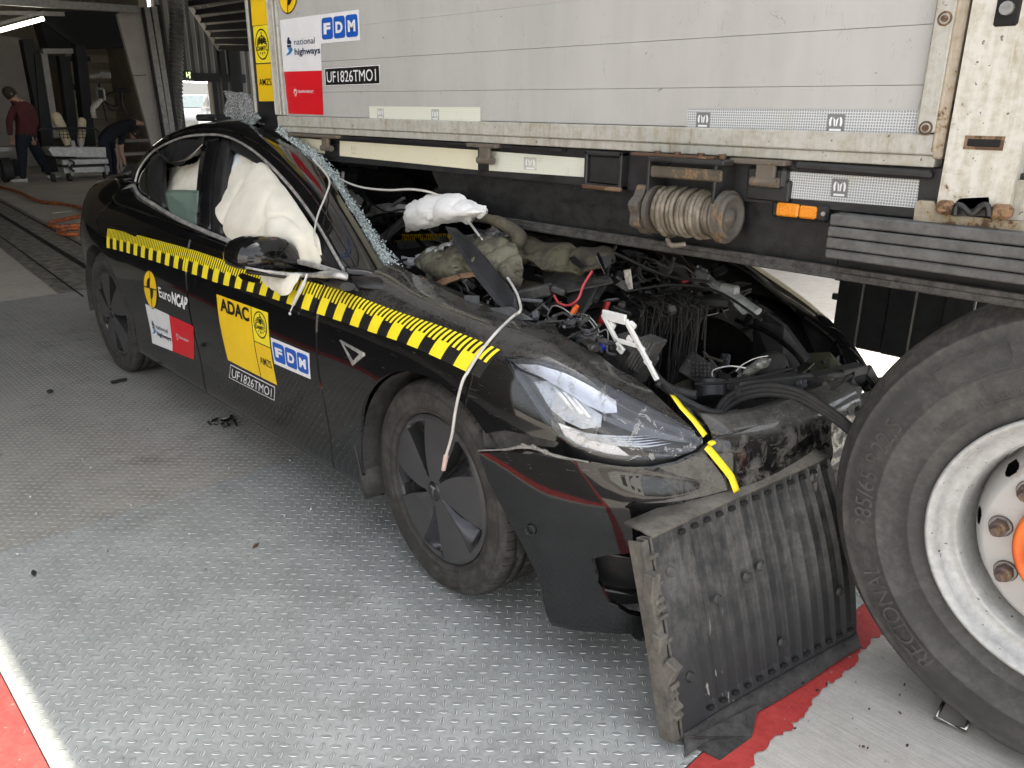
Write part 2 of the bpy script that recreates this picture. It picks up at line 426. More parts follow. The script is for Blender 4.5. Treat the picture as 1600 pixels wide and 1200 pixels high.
def lay_nh(x0=0, x1=1, tx=.42):
    l = Lay(); l.rect(x0, 0, x1, 1, 0, 0, 6, 6); w = x1-x0
    road_mark(l, x0+.09*w, .30, .22*w, .36, 1, 2)
    l.text('national', x0+.34*w, x0+.86*w, .50, .615, 2); l.text('highways', x0+.34*w, x0+.985*w, .315, .43, 2, bold=.025)
    return l
def crown(l, cx, cy, w, h, mi, L=1):
    l.poly([(cx-.5*w, cy-.5*h), (cx+.5*w, cy-.5*h), (cx+.42*w, cy-.32*h), (cx-.42*w, cy-.32*h)], mi, L)
    for k in range(5): a = -.4+.2*k; l.poly([(cx+a*w-.07*w, cy-.25*h), (cx+a*w+.07*w, cy-.25*h), (cx+a*w*1.1, cy+.3*h-abs(a)*.3*h)], mi, L)
    l.ell(cx, cy+.42*h, .08*w, .1*h, mi, L, n=10)
def lay_red(x0=0, y0=0, x1=1, y1=1, text=True):
    l = Lay(); l.rect(x0, y0, x1, y1, 0, 0, 6, 6); w = x1-x0; h = y1-y0
    cx = x0+.27*w; cy = y0+.52*h; crown(l, cx, cy+.07*h, .08*w, .07*h, 1); l.ring(cx, cy-.01*h, .045*w, .045*h, .014*w, 1, 1, 1, 16); crown(l, cx, cy-.09*h, .06*w, -.05*h, 1)
    l.text('TRAFIKVERKET', x0+.34*w, x0+.78*w, y0+.50*h, y0+.56*h, 1, bold=.01); return l
def lay_fdm():
    l = Lay(); l.rect(0, 0, 1, 1, 0, 0, 8, 4)
    for k, ch in enumerate('FDM'):
        x = .035+k*.315; l.rrect(x, .13, x+.295, .87, .05, 2.2, 1, 1); l.text(ch, x+.055, x+.24, .33, .67, 0, 2, .05)
    return l
def eagle(l, cx, cy, w, h, mi, word=True):
    l.ring(cx, cy, w, h, .05*w*2, h/w, mi, 1)
    for s in (-1, 1):
        for k in range(6):
            a = R_(-18+22*k); L = .78-.04*k; x1 = cx+s*(.18+.0*k)*w; y1 = cy+.12*h+k*.06*h
            x2 = cx+s*L*w*math.cos(a*.8); y2 = cy+.12*h+L*.72*h*math.sin(a*.8)
            px = -(y2-y1); py = (x2-x1); q = math.hypot(px, py)+1e-6; px /= q; py /= q
            l.poly([(x1-px*.022*w, y1-py*.035*w), (x2-px*.05*w, y2-py*.06*w), (x2+px*.05*w, y2+py*.06*w), (x1+px*.022*w, y1+py*.035*w)][::(1 if s > 0 else -1)], mi, 1)
    l.ell(cx, cy+.20*h, .17*w, .24*h, mi, 1, n=16); l.ell(cx, cy+.56*h, .09*w, .10*h, mi, 1, n=12)
    l.poly([(cx+.02*w, cy+.62*h), (cx+.26*w, cy+.54*h), (cx+.02*w, cy+.50*h)], mi, 1)
    l.poly([(cx-.1*w, cy+.68*h), (cx+.1*w, cy+.68*h), (cx+.06*w, cy+.80*h), (cx-.06*w, cy+.80*h)], mi, 1)
    for a in (-.32, 0, .32): l.poly([(cx+a*w-.10*w, cy-.50*h), (cx+a*w, cy-.74*h+abs(a)*.3*h), (cx+a*w+.10*w, cy-.50*h)], mi, 1)
    if word: l.text('ÖAMTC', cx-.80*w, cx+.80*w, cy-.40*h, cy-.10*h, mi, 2, .02)
def target(l, cx, cy, rx, ry, my, mk):
    """quartered crash-test roundel"""
    l.ell(cx, cy, rx, ry, my, 1); 
    l.ell(cx-.02*rx, cy+.0*ry, .56*rx, .60*ry, mk, 2); l.ell(cx, cy, .54*rx, .58*ry, my, 3, 180, 270, 12); 
    l.ell(cx, cy, .54*rx, .58*ry, my, 3, 90, 90.01, 1)
    l.poly([(cx-.04*rx, cy-ry), (cx+.04*rx, cy-ry), (cx+.04*rx, cy+ry), (cx-.04*rx, cy+ry)], mk, 4)
    l.poly([(cx-rx, cy-.035*ry), (cx+rx, cy-.035*ry), (cx+rx, cy+.035*ry), (cx-rx, cy+.035*ry)], mk, 4)
def target(l, cx, cy, rx, ry, my, mk):
    l.ell(cx, cy, 1.07*rx, 1.07*ry, mk, 0); l.ell(cx, cy, rx, ry, my, 1)
    l.ell(cx, cy, .52*rx, .58*ry, mk, 2, 90, 180, 12); l.ell(cx, cy, .52*rx, .58*ry, mk, 2, 270, 360, 12)
    l.poly([(cx-.035*rx, cy-ry), (cx+.035*rx, cy-ry), (cx+.035*rx, cy+ry), (cx-.035*rx, cy+ry)], mk, 3)
    l.poly([(cx-rx, cy-.03*ry), (cx+rx, cy-.03*ry), (cx+rx, cy+.03*ry), (cx-rx, cy+.03*ry)], mk, 3)
# ================================================================ THE CAR
CA = -.01402
car = empty('car', (0, 0, 0), CA, local=True, label='black saloon car with torn open hood and shattered windscreen wedged under the lorry body', category='car')
CR = Matrix.Rotation(-CA, 3, 'Z')
def UC(px, py, **k):
    """as U, but the result is in the car's own frame"""
    return CR @ U(px, py, **k)
def UCY(px, py, y):
    d = CR @ ray(px, py); c = CR @ CAM; return c + d*((y-c.y)/d.y)
# stations: 9 points (X, Y, Z) from the sill's underside up to the hood / trunk edge
def st(x, w, z, ins, dx=(0,)*9): return [Vector((x+dx[i], -(w-ins[i]), z[i])) for i in range(9)]
INS = (.11, .035, .022, .0, .002, .022, .055, .14, .26)
S = [
 st(-.99, .0, (.25, .30, .42, .60, .72, .84, .93, .985, .995), (0,)*9, (.10, .03, 0, 0, .03, .03, .05, .09, .2)),
 st(-.955, .42, (.25, .30, .42, .60, .72, .84, .93, .98, .995), (0, 0, 0, 0, 0, 0, .01, .03, .06), (.10, .03, 0, 0, .03, .03, .06, .10, .22)),
 st(-.86, .655, (.24, .29, .41, .60, .72, .84, .92, .965, .99), (.03, .01, 0, 0, .01, .02, .04, .08, .16), (.10, .03, 0, 0, .02, .02, .06, .08, .16)),
 st(-.64, .80, (.22, .26, .39, .60, .73, .84, .915, .965, .995), (.06, .02, .01, 0, .01, .035, .07, .12, .20)),
 st(-.33, .885, (.17, .21, .37, .60, .745, .85, .92, .975, 1.02), (.09, .03, .02, .0, .008, .035, .075, .13, .20)),
 st(.02, .914, (.15, .20, .36, .59, .75, .855, .925, .98, 1.03), (.11, .035, .022, 0, .004, .03, .07, .125, .19)),
 st(.50, .918, (.15, .20, .36, .58, .745, .85, .925, .965, .98), (.11, .03, .02, .0, .002, .022, .055, .10, .16)),
 st(1.25, .925, (.15, .20, .36, .575, .735, .84, .905, .925, .93), INS),
 st(1.90, .925, (.15, .20, .36, .57, .73, .83, .895, .915, .92), INS),
 st(2.35, .922, (.15, .20, .36, .565, .725, .825, .885, .915, .925), INS),
 st(2.65, .924, (.14, .19, .35, .56, .715, .81, .855, .885, .885), (.11, .035, .022, .0, .002, .02, .055, .13, .25)),
 st(2.90, .924, (.12, .17, .34, .55, .70, .79, .84, .868, .865), (.08, .03, .02, .0, .004, .02, .055, .13, .25)),
 st(3.13, .912, (.10, .15, .33, .54, .675, .765, .82, .852, .85), (.05, .02, .01, .0, .008, .03, .06, .13, .25)),
 st(3.34, .870, (.08, .13, .31, .515, .635, .715, .775, .81, .81), (.05, .01, 0, .0, .01, .03, .06, .12, .22), (0, 0, 0, 0, 0, 0, 0, -.02, -.05)),
 st(3.52, .765, (.08, .12, .29, .49, .585, .655, .71, .745, .755), (.05, .01, 0, .0, .01, .02, .05, .10, .16), (0, 0, .01, .02, 0, -.01, -.03, -.07, -.12)),
 st(3.655, .52, (.09, .13, .29, .47, .56, .62, .66, .695, .70), (.05, .01, 0, .0, 0, .0, .0, .0, .0), (-.03, 0, .015, .02, .01, 0, -.02, -.07, -.14)),
 st(3.70, .25, (.09, .13, .29, .47, .56, .62, .655, .685, .69), (0,)*9, (-.03, 0, .015, .02, .01, 0, -.02, -.07, -.14)),
 st(3.71, .0, (.09, .13, .29, .47, .56, .62, .655, .685, .69), (0,)*9, (-.03, 0, .015, .02, .01, 0, -.02, -.07, -.14)),
]
NS = len(S)
def SP(u, v, flip=False):
    u = max(0, min(NS-1-1e-6, u)); v = max(0, min(8-1e-6, v)); i = int(u)
    col = []
    for k in (-1, 0, 1, 2):
        row = S[max(0, min(NS-1, i+k))]
        if i+k < 0: row = [Vector((p.x, -S[1][j].y*1.0, p.z)) for j, p in enumerate(S[1])]
        col.append(cr(row, v))
    t = u-i; a, b, c, d = col
    p = .5*((2*b)+(c-a)*t+(2*a-5*b+4*c-d)*t*t+(3*b-a-3*c+d)*t**3)
    if flip: p.y = -p.y
    return p
def SN(u, v, flip=False):
    e = .01; a = SP(min(u+e, NS-1), v)-SP(max(u-e, 0), v); b = SP(u, min(v+e, 8))-SP(u, max(v-e, 0))
    n = a.cross(b); n.normalize()          # +u is forward, +v is up -> outward is -Y
    if flip: n = Vector((n.x, -n.y, n.z))
    return n
# dense mesh for ray lookups
_DU, _DV = 8, 6
_vs = [SP(i/_DU, j/_DV) for i in range((NS-1)*_DU+1) for j in range(8*_DV+1)]
_nc = 8*_DV+1
_fs = [(i*_nc+j, (i+1)*_nc+j, (i+1)*_nc+j+1, i*_nc+j+1) for i in range((NS-1)*_DU) for j in range(8*_DV)]
BV = BVHTree.FromPolygons([tuple(v) for v in _vs], _fs)
def lookup(o, d):
    loc, n, idx, dist = BV.ray_cast(o, d)
    if idx is None: return None
    i, j = divmod(idx, 8*_DV); bu, bv = (i+.5)/_DU, (j+.5)/_DV
    for _ in range(8):      # Newton on the distance to the ray
        e = 1e-3; p = SP(bu, bv)
        a, b, _n = frame(d); r = Vector(((p-o).dot(a), (p-o).dot(b)))
        pu = (SP(bu+e, bv)-p)/e; pv = (SP(bu, bv+e)-p)/e
        A, B, C, D = pu.dot(a), pv.dot(a), pu.dot(b), pv.dot(b); det = A*D-B*C
        if abs(det) < 1e-12: break
        bu -= max(-.3, min(.3, (D*r.x-B*r.y)/det)); bv -= max(-.3, min(.3, (A*r.y-C*r.x)/det))
        bu = max(0, min(NS-1, bu)); bv = max(0, min(8, bv))
    return bu, bv
def hit(px, py):
    r = lookup(CR @ CAM, (CR @ ray(px, py)).normalized())
    if r is None: print('MISS', px, py)
    return r or (8, 4)
def XZ(x, z):
    r = lookup(Vector((x, -3, z)), Vector((0, 1, 0)))
    if r is None: print('MISS XZ', x, z)
    return r or (8, 4)
def dens(P, step=.12, closed=True):
    out = []; n = len(P)
    for i in range(n if closed else n-1):
        a, b = P[i], P[(i+1) % n]; L = math.hypot(b[0]-a[0], b[1]-a[1]); k = max(1, int(L/step))
        out += [(a[0]+(b[0]-a[0])*q/k, a[1]+(b[1]-a[1])*q/k) for q in range(k)]
    if not closed: out.append(P[-1])
    return out
def area2(P): return sum(P[i][0]*P[(i+1) % len(P)][1]-P[(i+1) % len(P)][0]*P[i][1] for i in range(len(P)))
def panel(name, outline, mat, parent=car, gap=.0022, lip=.012, off=0.0, flip=False, step=.16, du=.25, dv=.25, deform=None, build=True):
    """a body panel: the part of the body surface inside a (u,v) outline, with a folded lip at its edge"""
    P = dens(outline, step)
    if area2(P) < 0: P.reverse()
    n = len(P); Q = []
    for i, p in enumerate(P):          # shrink by the shut-line gap
        a, b = P[i-1], P[(i+1) % n]
        e = 1e-3; s0 = SP(*p); eu = e if p[0] < NS-1.01 else -e; ev = e if p[1] < 7.99 else -e; pu = max(.03, (SP(p[0]+eu, p[1])-s0).length/e); pv = max(.01, (SP(p[0], p[1]+ev)-s0).length/e)
        tx, ty = (b[0]-a[0])*pu, (b[1]-a[1])*pv; L = math.hypot(tx, ty)+1e-9
        Q.append((p[0]-ty/L*gap/pu, p[1]+tx/L*gap/pv))
    us = [q[0] for q in Q]; vs = [q[1] for q in Q]; pts = list(Q)
    iu = int(min(us)/du); jv = int(min(vs)/dv)
    while iu*du < max(us):
        j = jv
        while j*dv < max(vs):
            x, y = iu*du+1e-4, j*dv+1e-4
            if inpoly(x, y, Q):
                dmin = min((x-q[0])**2+(y-q[1])**2 for q in Q)
                if dmin > (.30*min(du, dv))**2: pts.append((x, y))
            j += 1
        iu += 1
    r = delaunay_2d_cdt([Vector(p) for p in pts], [], [list(range(n))], 1, 1e-6)
    V2, F = r[0], r[2]; orig = r[3]
    m = MB(); vv = []; nn_ = []
    for p in V2:
        a = SP(p.x, p.y); nr = SN(p.x, p.y)
        if deform: a, nr = deform(p.x, p.y, a, nr)
        if flip: a = Vector((a.x, -a.y, a.z)); nr = Vector((nr.x, -nr.y, nr.z))
        vv.append(a+nr*off); nn_.append(nr)
    k = len(vv); bi = [None]*n
    for i, o in enumerate(orig):
        for q in o:
            if q < n: bi[q] = i
    bi = [b for b in bi if b is not None]
    F = [tuple(f) if not flip else tuple(f)[::-1] for f in F]
    m.add(vv, F, 0, True)
    back = [vv[b]-nn_[b]*lip for b in bi]
    m.add(back, [], 0, True); nb = len(bi)
    for i in range(nb):
        a, b = bi[i], bi[(i+1) % nb]; f = (b, a, k+i, k+(i+1) % nb)
        m.f.append(f if not flip else f[::-1]); m.mi.append(0); m.sm.append(True)
    m.cn = None
    o = m.build(name, mat, parent)
    me = o.data; cn = [tuple(q) for q in nn_]+[tuple(nn_[b]) for b in bi]
    me.normals_split_custom_set_from_vertices(cn)
    return o
def arc(cx, cz, r, a0, a1, n=18): return [XZ(cx+r*math.cos(R_(a0+(a1-a0)*k/n)), cz+r*math.sin(R_(a0+(a1-a0)*k/n))) for k in range(n+1)]
def line(*pts): return [XZ(x, z) for x, z in pts]
AR = .372; WZ = .334
# ---- panels of the right side
SEAM1 = [(.60, .17), (.60, .20)]
bel = 6.05
rear_door_out = line((.40, .205), (.90, .205), (1.222, .205), (1.226, .45), (1.232, .70), (1.235, .84))+[(XZ(1.235, .88)[0], bel)]+[(6.6, bel), (6.2, bel), (5.6, bel), (5.3, 6.2)]+line((.02, .84), (.10, .79), (.17, .735))+arc(0, WZ, AR+.03, 62, 12, 8)
door_r = panel('rear_door', rear_door_out, PAINT)
front_door_out = line((1.235, .205), (1.8, .205), (2.20, .205), (2.29, .208), (2.295, .30), (2.295, .45), (2.29, .62), (2.30, .80))+[(XZ(2.31, .86)[0], bel), (8.5, bel), (8, bel), (7.5, bel), (XZ(1.248, .88)[0], bel)]+line((1.248, .84), (1.245, .70), (1.239, .45))
door_f = panel('front_door', front_door_out, PAINT)
quarter_out = arc(0, WZ, AR, 12, 168, 20)+line((-.52, .42), (-.66, .48))+[(2.9, 4.0), (2.6, 4.9), (2.45, 6.0), (2.4, 7.0), (2.4, 8)]+[(3, 8), (4, 8), (5, 8), (5.25, 7.2), (5.25, 6.2)]+line((.01, .84), (.09, .79), (.16, .735))+arc(0, WZ, AR+.034, 62, 12, 8)
quarter = panel('rear_quarter_panel', quarter_out, PAINT, gap=.001)
for fl in (False, True):
    panel('rear_bumper', [(0, .2), (1, .2), (2, .2), (3, .6)]+arc(0, WZ, AR, 192, 168, 3)+line((-.52, .415), (-.66, .475))+[(2.88, 3.9), (2, 3.9), (1, 3.9), (0, 3.9)], PAINT, gap=.001, flip=fl)
    panel('trunk_lid', [(0, 3.95), (1, 3.95), (2, 3.95), (2.56, 4.9), (2.4, 6.0), (2.35, 7.0), (2.35, 8), (1, 8), (0, 8)], PAINT, gap=.001, flip=fl)
    panel('side_sill', [(3.55, .05)]+[(u, .05) for u in (6, 7, 8, 9)]+line((2.49, .15), (2.492, .198), (1.8, .198), (1.2, .198), (.8, .198), (.46, .198), (.40, .24)), BLKD, flip=fl, off=-.004, gap=0)
# tail lamp
panel('tail_lamp', [(1.4, 4.3), (2.2, 4.35), (2.62, 4.4), (2.75, 4.9), (2.55, 5.3), (2, 5.35), (1.4, 5.2)], m_lamp if 'm_lamp' in globals() else plain('red_lamp_plastic', (.25, .01, .01), .15), off=.004)
# headlight outline traced on the fender surface
HL = [(789, 559), (815, 557), (850, 563), (890, 575), (930, 591), (970, 610), (1010, 631), (1050, 653), (1080, 670), (1097, 684), (1098, 693), (1080, 706), (1050, 716), (1010, 721), (970, 719), (930, 711), (895, 698), (868, 680), (845, 652), (825, 622), (805, 592)]
HLuv = [hit(*q) for q in HL]
iTL = 0; iTip = 9
BSEAM = [(745, 667), (790, 673), (830, 682), (862, 692)]      # fender / bumper shut line below the lamp
fend_out = arc(2.875, WZ, AR, 52, 168, 22)+line((2.488, .30), (2.492, .205), (2.302, .205), (2.305, .30), (2.305, .45), (2.30, .62), (2.31, .80))+[(9.0, 6.05), (9.0, 6.6)]
hoodline = [(625, 458), (660, 480), (700, 500), (750, 512)]
fend_out = arc(2.875, WZ, AR, 47, 168, 22)+line((2.488, .30), (2.492, .205), (2.302, .205), (2.305, .30), (2.305, .45), (2.30, .62), (2.31, .80))+[(XZ(2.32, .86)[0], 6.1), (9.0, 7.0), (8.8, 7.7), (8.9, 8.0), (9.5, 7.85), (10, 7.9), (10.5, 7.8), (11, 7.9), (11.5, 7.75), (12, 7.8), (12.5, 7.7), (13, 7.8), (13.4, 7.6), (13.8, 7.75), (14.1, 7.4), (14.25, 6.9)]
fend_out += [hit(1102, 682)]+HLuv[9:0:-1][:0]
# go round the lamp: along its upper edge back to the rear tip, then along its rear/lower edge
up = [HLuv[i] for i in range(9, -1, -1)]; low = [HLuv[i] for i in (20, 19, 18, 17)]
fend_out += up+low+[hit(866, 690), hit(830, 682), hit(790, 673)]
fender = panel('front_fender', fend_out, PAINT_DUST, gap=.0012, du=.2, dv=.2)
# front bumper
def bdef(u, v, p, n):      # the bumper hangs loose: pushed out and down a little near the wheel
    k = max(0, min(1, (14.5-u)/3)); return p+n*(.012*k)+Vector((0, 0, -.014*k)), n
bump_out = [hit(752, 700), hit(800, 700), hit(850, 706), hit(885, 714)]+[hit(930, 722), hit(975, 730), hit(1020, 731), hit(1060, 724), hit(1094, 708)]+[(14.75, 5.75), (15.3, 6.3), (15.7, 6.9), (16.2, 7.1), (17, 7.0), (17, 1.2), (16, 1.2), (15, 1.0), (14.6, .4), (14.2, .15), hit(985, 988), hit(940, 985), hit(895, 979), hit(864, 971), hit(852, 940), hit(848, 915), hit(838, 885), hit(824, 855), hit(806, 820), hit(786, 782), hit(766, 742)]
# opening of the lower intake is cut as a separate dark part set into the bumper
intake = [hit(928, 872), hit(950, 866), hit(1000, 862), (15.3, 2.75), (17, 2.7), (17, 1.7), (16, 1.6), (15, 1.45), hit(1015, 962), hit(985, 955), hit(955, 935), hit(938, 905)]
bo = bump_out; ix = min(range(len(bo)), key=lambda i: abs(bo[i][0]-17)+abs(bo[i][1]-1.2))
# outline with a slot from the centre line: ... (17,7) -> (17,2.7) -> intake upper edge -> intake lower edge -> (17,1.7) -> (17,1.2) ...
k0 = bo.index((17, 7.0)); 
bo2 = bo[:k0+1]+[(17, 2.72), (16, 2.74), (15.3, 2.77)]+[hit(1000, 860), hit(950, 864), hit(925, 870)]+[hit(935, 907), hit(952, 938), hit(984, 958), hit(1015, 965)]+[(15, 1.42), (16, 1.57), (17, 1.67)]+bo[k0+1:]
bumper = panel('front_bumper', bo2, PAINT_BUMP, gap=0, du=.2, dv=.2, deform=bdef, lip=.02)
# ================================================================ greenhouse
gb = [(213, 292, -.72), (222, 307, -.76), (245, 322, -.80), (280, 343, -.835), (312, 358, -.855), (345, 372, -.862), (400, 393, -.868), (450, 406, -.87), (500, 418, -.87), (544, 432, -.868)]
gt = [(214, 285, -.715), (222, 262, -.68), (245, 236, -.655), (285, 217, -.635), (325, 212, -.625), (360, 216, -.625), (400, 238, -.64), (445, 280, -.685), (490, 338, -.75), (541, 424, -.86)]
gr = [(200, 279, -.66), (217, 254, -.62), (243, 222, -.585), (290, 199, -.56), (335, 193, -.555), (370, 199, -.55), (418, 222, -.565), (472, 266, -.61), (520, 325, -.68), (582, 430, -.79)]
gi = [(-.62, -.52, 1.00), (-.30, -.50, 1.10), (.02, -.48, 1.215), (.38, -.46, 1.305), (.72, -.45, 1.345), None, None, None, None, None]
gip = {5: (385, 192, -.47), 6: (455, 226, -.50), 7: (507, 270, -.54), 8: (553, 338, -.63), 9: (624, 452, -.745)}
G = []
for i in range(10):
    G.append([UCY(*gb[i]), UCY(*gt[i]), UCY(*gr[i]), Vector(gi[i]) if gi[i] else UCY(*gip[i])])
def GP(s, t, off=0.0, flip=False):
    def pt(s, t):
        i = int(max(0, min(8.9999, s))); f = max(0, min(9, s))-i
        q = [[G[max(0, min(9, i+k))][j] for j in range(4)] for k in (-1, 0, 1, 2)]
        def row(j):
            a, b, c, d = (r[j] for r in q)
            return .5*((2*b)+(c-a)*f+(2*a-5*b+4*c-d)*f*f+(3*b-a-3*c+d)*f**3)
        if t <= 1:
            a, b = row(0), row(1); p = a.lerp(b, t); p.y -= .018*4*t*(1-t)*min(1, (b-a).length/.25); return p
        rr = [row(1), row(2), row(3)]; k = t-1
        i2 = int(min(1.9999, k)); g = k-i2
        a, b, c, d = rr[max(i2-1, 0)], rr[i2], rr[i2+1], rr[min(i2+2, 2)]
        return .5*((2*b)+(c-a)*g+(2*a-5*b+4*c-d)*g*g+(3*b-a-3*c+d)*g**3)
    p = pt(s, t)
    if off:
        e = .02; n = (pt(min(s+e, 9), t)-pt(max(s-e, 0), t)).cross(pt(s, min(t+e, 3))-pt(s, max(t-e, 0)))
        if n.length > 0: p = p+n.normalized()*off
    if flip: p = Vector((p.x, -p.y, p.z))
    return p
def gpatch(name, s0, s1, t0, t1, mat, off=0.0, thick=.008, ns=None, nt=6, flip=False, parent=car, tl=None):
    ns = ns or max(3, int((s1-s0)*6)); rows = []
    for j in range(nt+1):
        rows.append([GP(s0+(s1-s0)*i/ns, t0+(t1-t0)*j/nt, off, flip) for i in range(ns+1)])
    if flip: rows = rows[::-1]
    m = MB(); m.grid(rows, 0, True, thick); return m.build(name, mat, parent)
gpatch('roof_rail', 0, 9, 1.03, 3, PAINT, ns=72, nt=12, thick=.02)
gpatch('roof_rail', 0, 5.2, 1.03, 3, PAINT, ns=40, nt=8, thick=.02, flip=True)
gpatch('centre_pillar', 3.88, 4.52, .02, 1.0, BLKG, thick=.015, nt=12)
gpatch('door_frame', 4.55, 4.98, .02, .98, BLK, off=-.006, thick=.03, nt=10)
gpatch('door_frame', 1.62, 2.30, .03, .98, BLK, off=-.004, thick=.03, nt=10)
gpatch('door_frame', 5.0, 8.9, .90, 1.02, BLK, off=-.008, thick=.02, nt=2)
gpatch('mirror_sail', 8.15, 8.97, .03, .97, BLK, off=-.006, thick=.02, nt=6)
t = NT('dark_tinted_glass'); t.set(col=(.012, .015, .014), rough=.05, coat=1, spec=.6); GLD = t.m
gpatch('quarter_glass', .03, 1.60, .04, .97, GLD, off=-.004, thick=.004, nt=6)
# glass roof and rear screen between the rails, pressed flat by the lorry
rows = []
for j in range(13):
    k = j/12; row = []
    for i in range(25):
        s = 4.1*i/24; a = GP(s, 3); y = a.y*(1-2*k); z = a.z + .035*math.sin(math.pi*k)*(1-s/7) + .012*math.sin(7*k+2*s)*min(1, s/3)
        row.append(Vector((a.x-.18*math.sin(math.pi*k)*(1-s/5), y, z-.012)))
    rows.append(row)
m = MB(); m.grid(rows, 0, True, .006); m.build('rear_screen', GLD, car)
m = MB(); m.grid([[SP(u_, 8).lerp(SP(u_, 8, True), j/6)+Vector((0, 0, .03*math.sin(math.pi*j/6))) for u_ in (0, .5, 1, 1.5, 2, 2.5, 3, 3.5, 4, 4.5, 5)][::-1] for j in range(7)], 0, True, .01); m.build('trunk_deck', PAINT, car)
nb_ = 70; topc = [GP(0, 3-3*k/20) for k in range(20)]+[GP(9*k/50, 0) for k in range(51)]
def u_at(X, v):
    lo, hi = 1.5, 10.0
    for _ in range(26):
        mid = (lo+hi)/2
        if SP(mid, v).x < X: lo = mid
        else: hi = mid
    return lo
lowc = []
for k, p in enumerate(topc):
    v = 7.7-1.65*min(1, max(0, (k-8)/16)); lowc.append(SP(u_at(p.x-(.10 if k < 20 else max(0, .10-.006*(k-20))), v), v)+Vector((0, .003, 0)))
rows = [[lowc[k].lerp(topc[k], j/5)+Vector((0, -.022*math.sin(math.pi*j/5)*(1 if k < 34 else .3), .006*math.sin(math.pi*j/5))) for k in range(len(topc))] for j in range(6)]
m = MB(); m.grid(rows, 0, True, .008); m.build('shoulder_panel', PAINT, car)
# chrome trims round the window opening
CHROMT = plain('brushed_window_chrome', (.55, .54, .52), .38, .55, var=.45, scale=20)
def gcurve(t, s0, s1, off, n): return [GP(s0+(s1-s0)*i/n, t, off) for i in range(n+1)]
m = MB(); m.tube([p+Vector((0, -.010, .006)) for p in gcurve(0.0, 0, 9, 0, 60)], .0095, 8, 0); m.build('lower_window_trim', CHROMT, car)
m = MB(); m.tube([p+Vector((0, -.008, .004)) for p in gcurve(1.0, 0, 9, 0, 80)], .0055, 8); m.build('upper_window_trim', CHROMT, car)
m = MB(); m.tube(gcurve(1.55, 1.5, 8.9, .002, 70), .0022, 6); m.build('roof_gutter_line', CHROMED, car)
m = MB(); m.tube([UCY(*q) for q in ((421, 232, -.55), (470, 275, -.60), (505, 320, -.655), (540, 372, -.71), (549, 384, -.73))], .003, 6, smooth=6); m.build('pillar_edge_moulding', CHROMT, car)
# cowl corner under the pillar
rows = [[UCY(548, 434, -.875), UCY(590, 436, -.80), UCY(632, 452, -.745)], [UCY(560, 450, -.885), UCY(610, 455, -.81), UCY(660, 470, -.74)]]
m = MB(); m.grid(rows, 0, True, .006); m.build('cowl_corner', BLK, car)
# ================================================================ wheels
def m_tyre():
    t = NT('car_tyre_rubber'); x, y, z = t.xyz(t.coord())
    r = (x*x+z*z).f('SQRT'); a = t.math('ARCTAN2', z, x)
    tread = r.gt(.3235); yy = y.f('ABSOLUTE')
    w = ((a*11.14+yy*5.2).f('FRACT')-.5).f('ABSOLUTE').lt(.06); w2 = ((a*44.5+yy*26).f('FRACT')-.5).f('ABSOLUTE').lt(.13)
    h = 1-(w.f('MAXIMUM', w2*.5))*tread
    n = t.noise(22, 5, .7); d = t.ramp(n, .40, .68)
    col = t.mix(d, (.036, .034, .032), (.066, .062, .057)); col = t.mix(w*tread, col, (.008, .008, .008))
    t.set(col=col, rough=.82, spec=.3); t.bump(h+n*.05, .004, .9); return t.m
TYRE = m_tyre()
MATTE = plain('matte_dark_wheel_cover', (.048, .047, .048), .40, var=.2)
GLS = plain('gloss_dark_wheel_cover', (.05, .05, .055), .16, .6, var=.2)
TEXTR = plain('dark_lettering_rubber', (.05, .048, .045), .7)
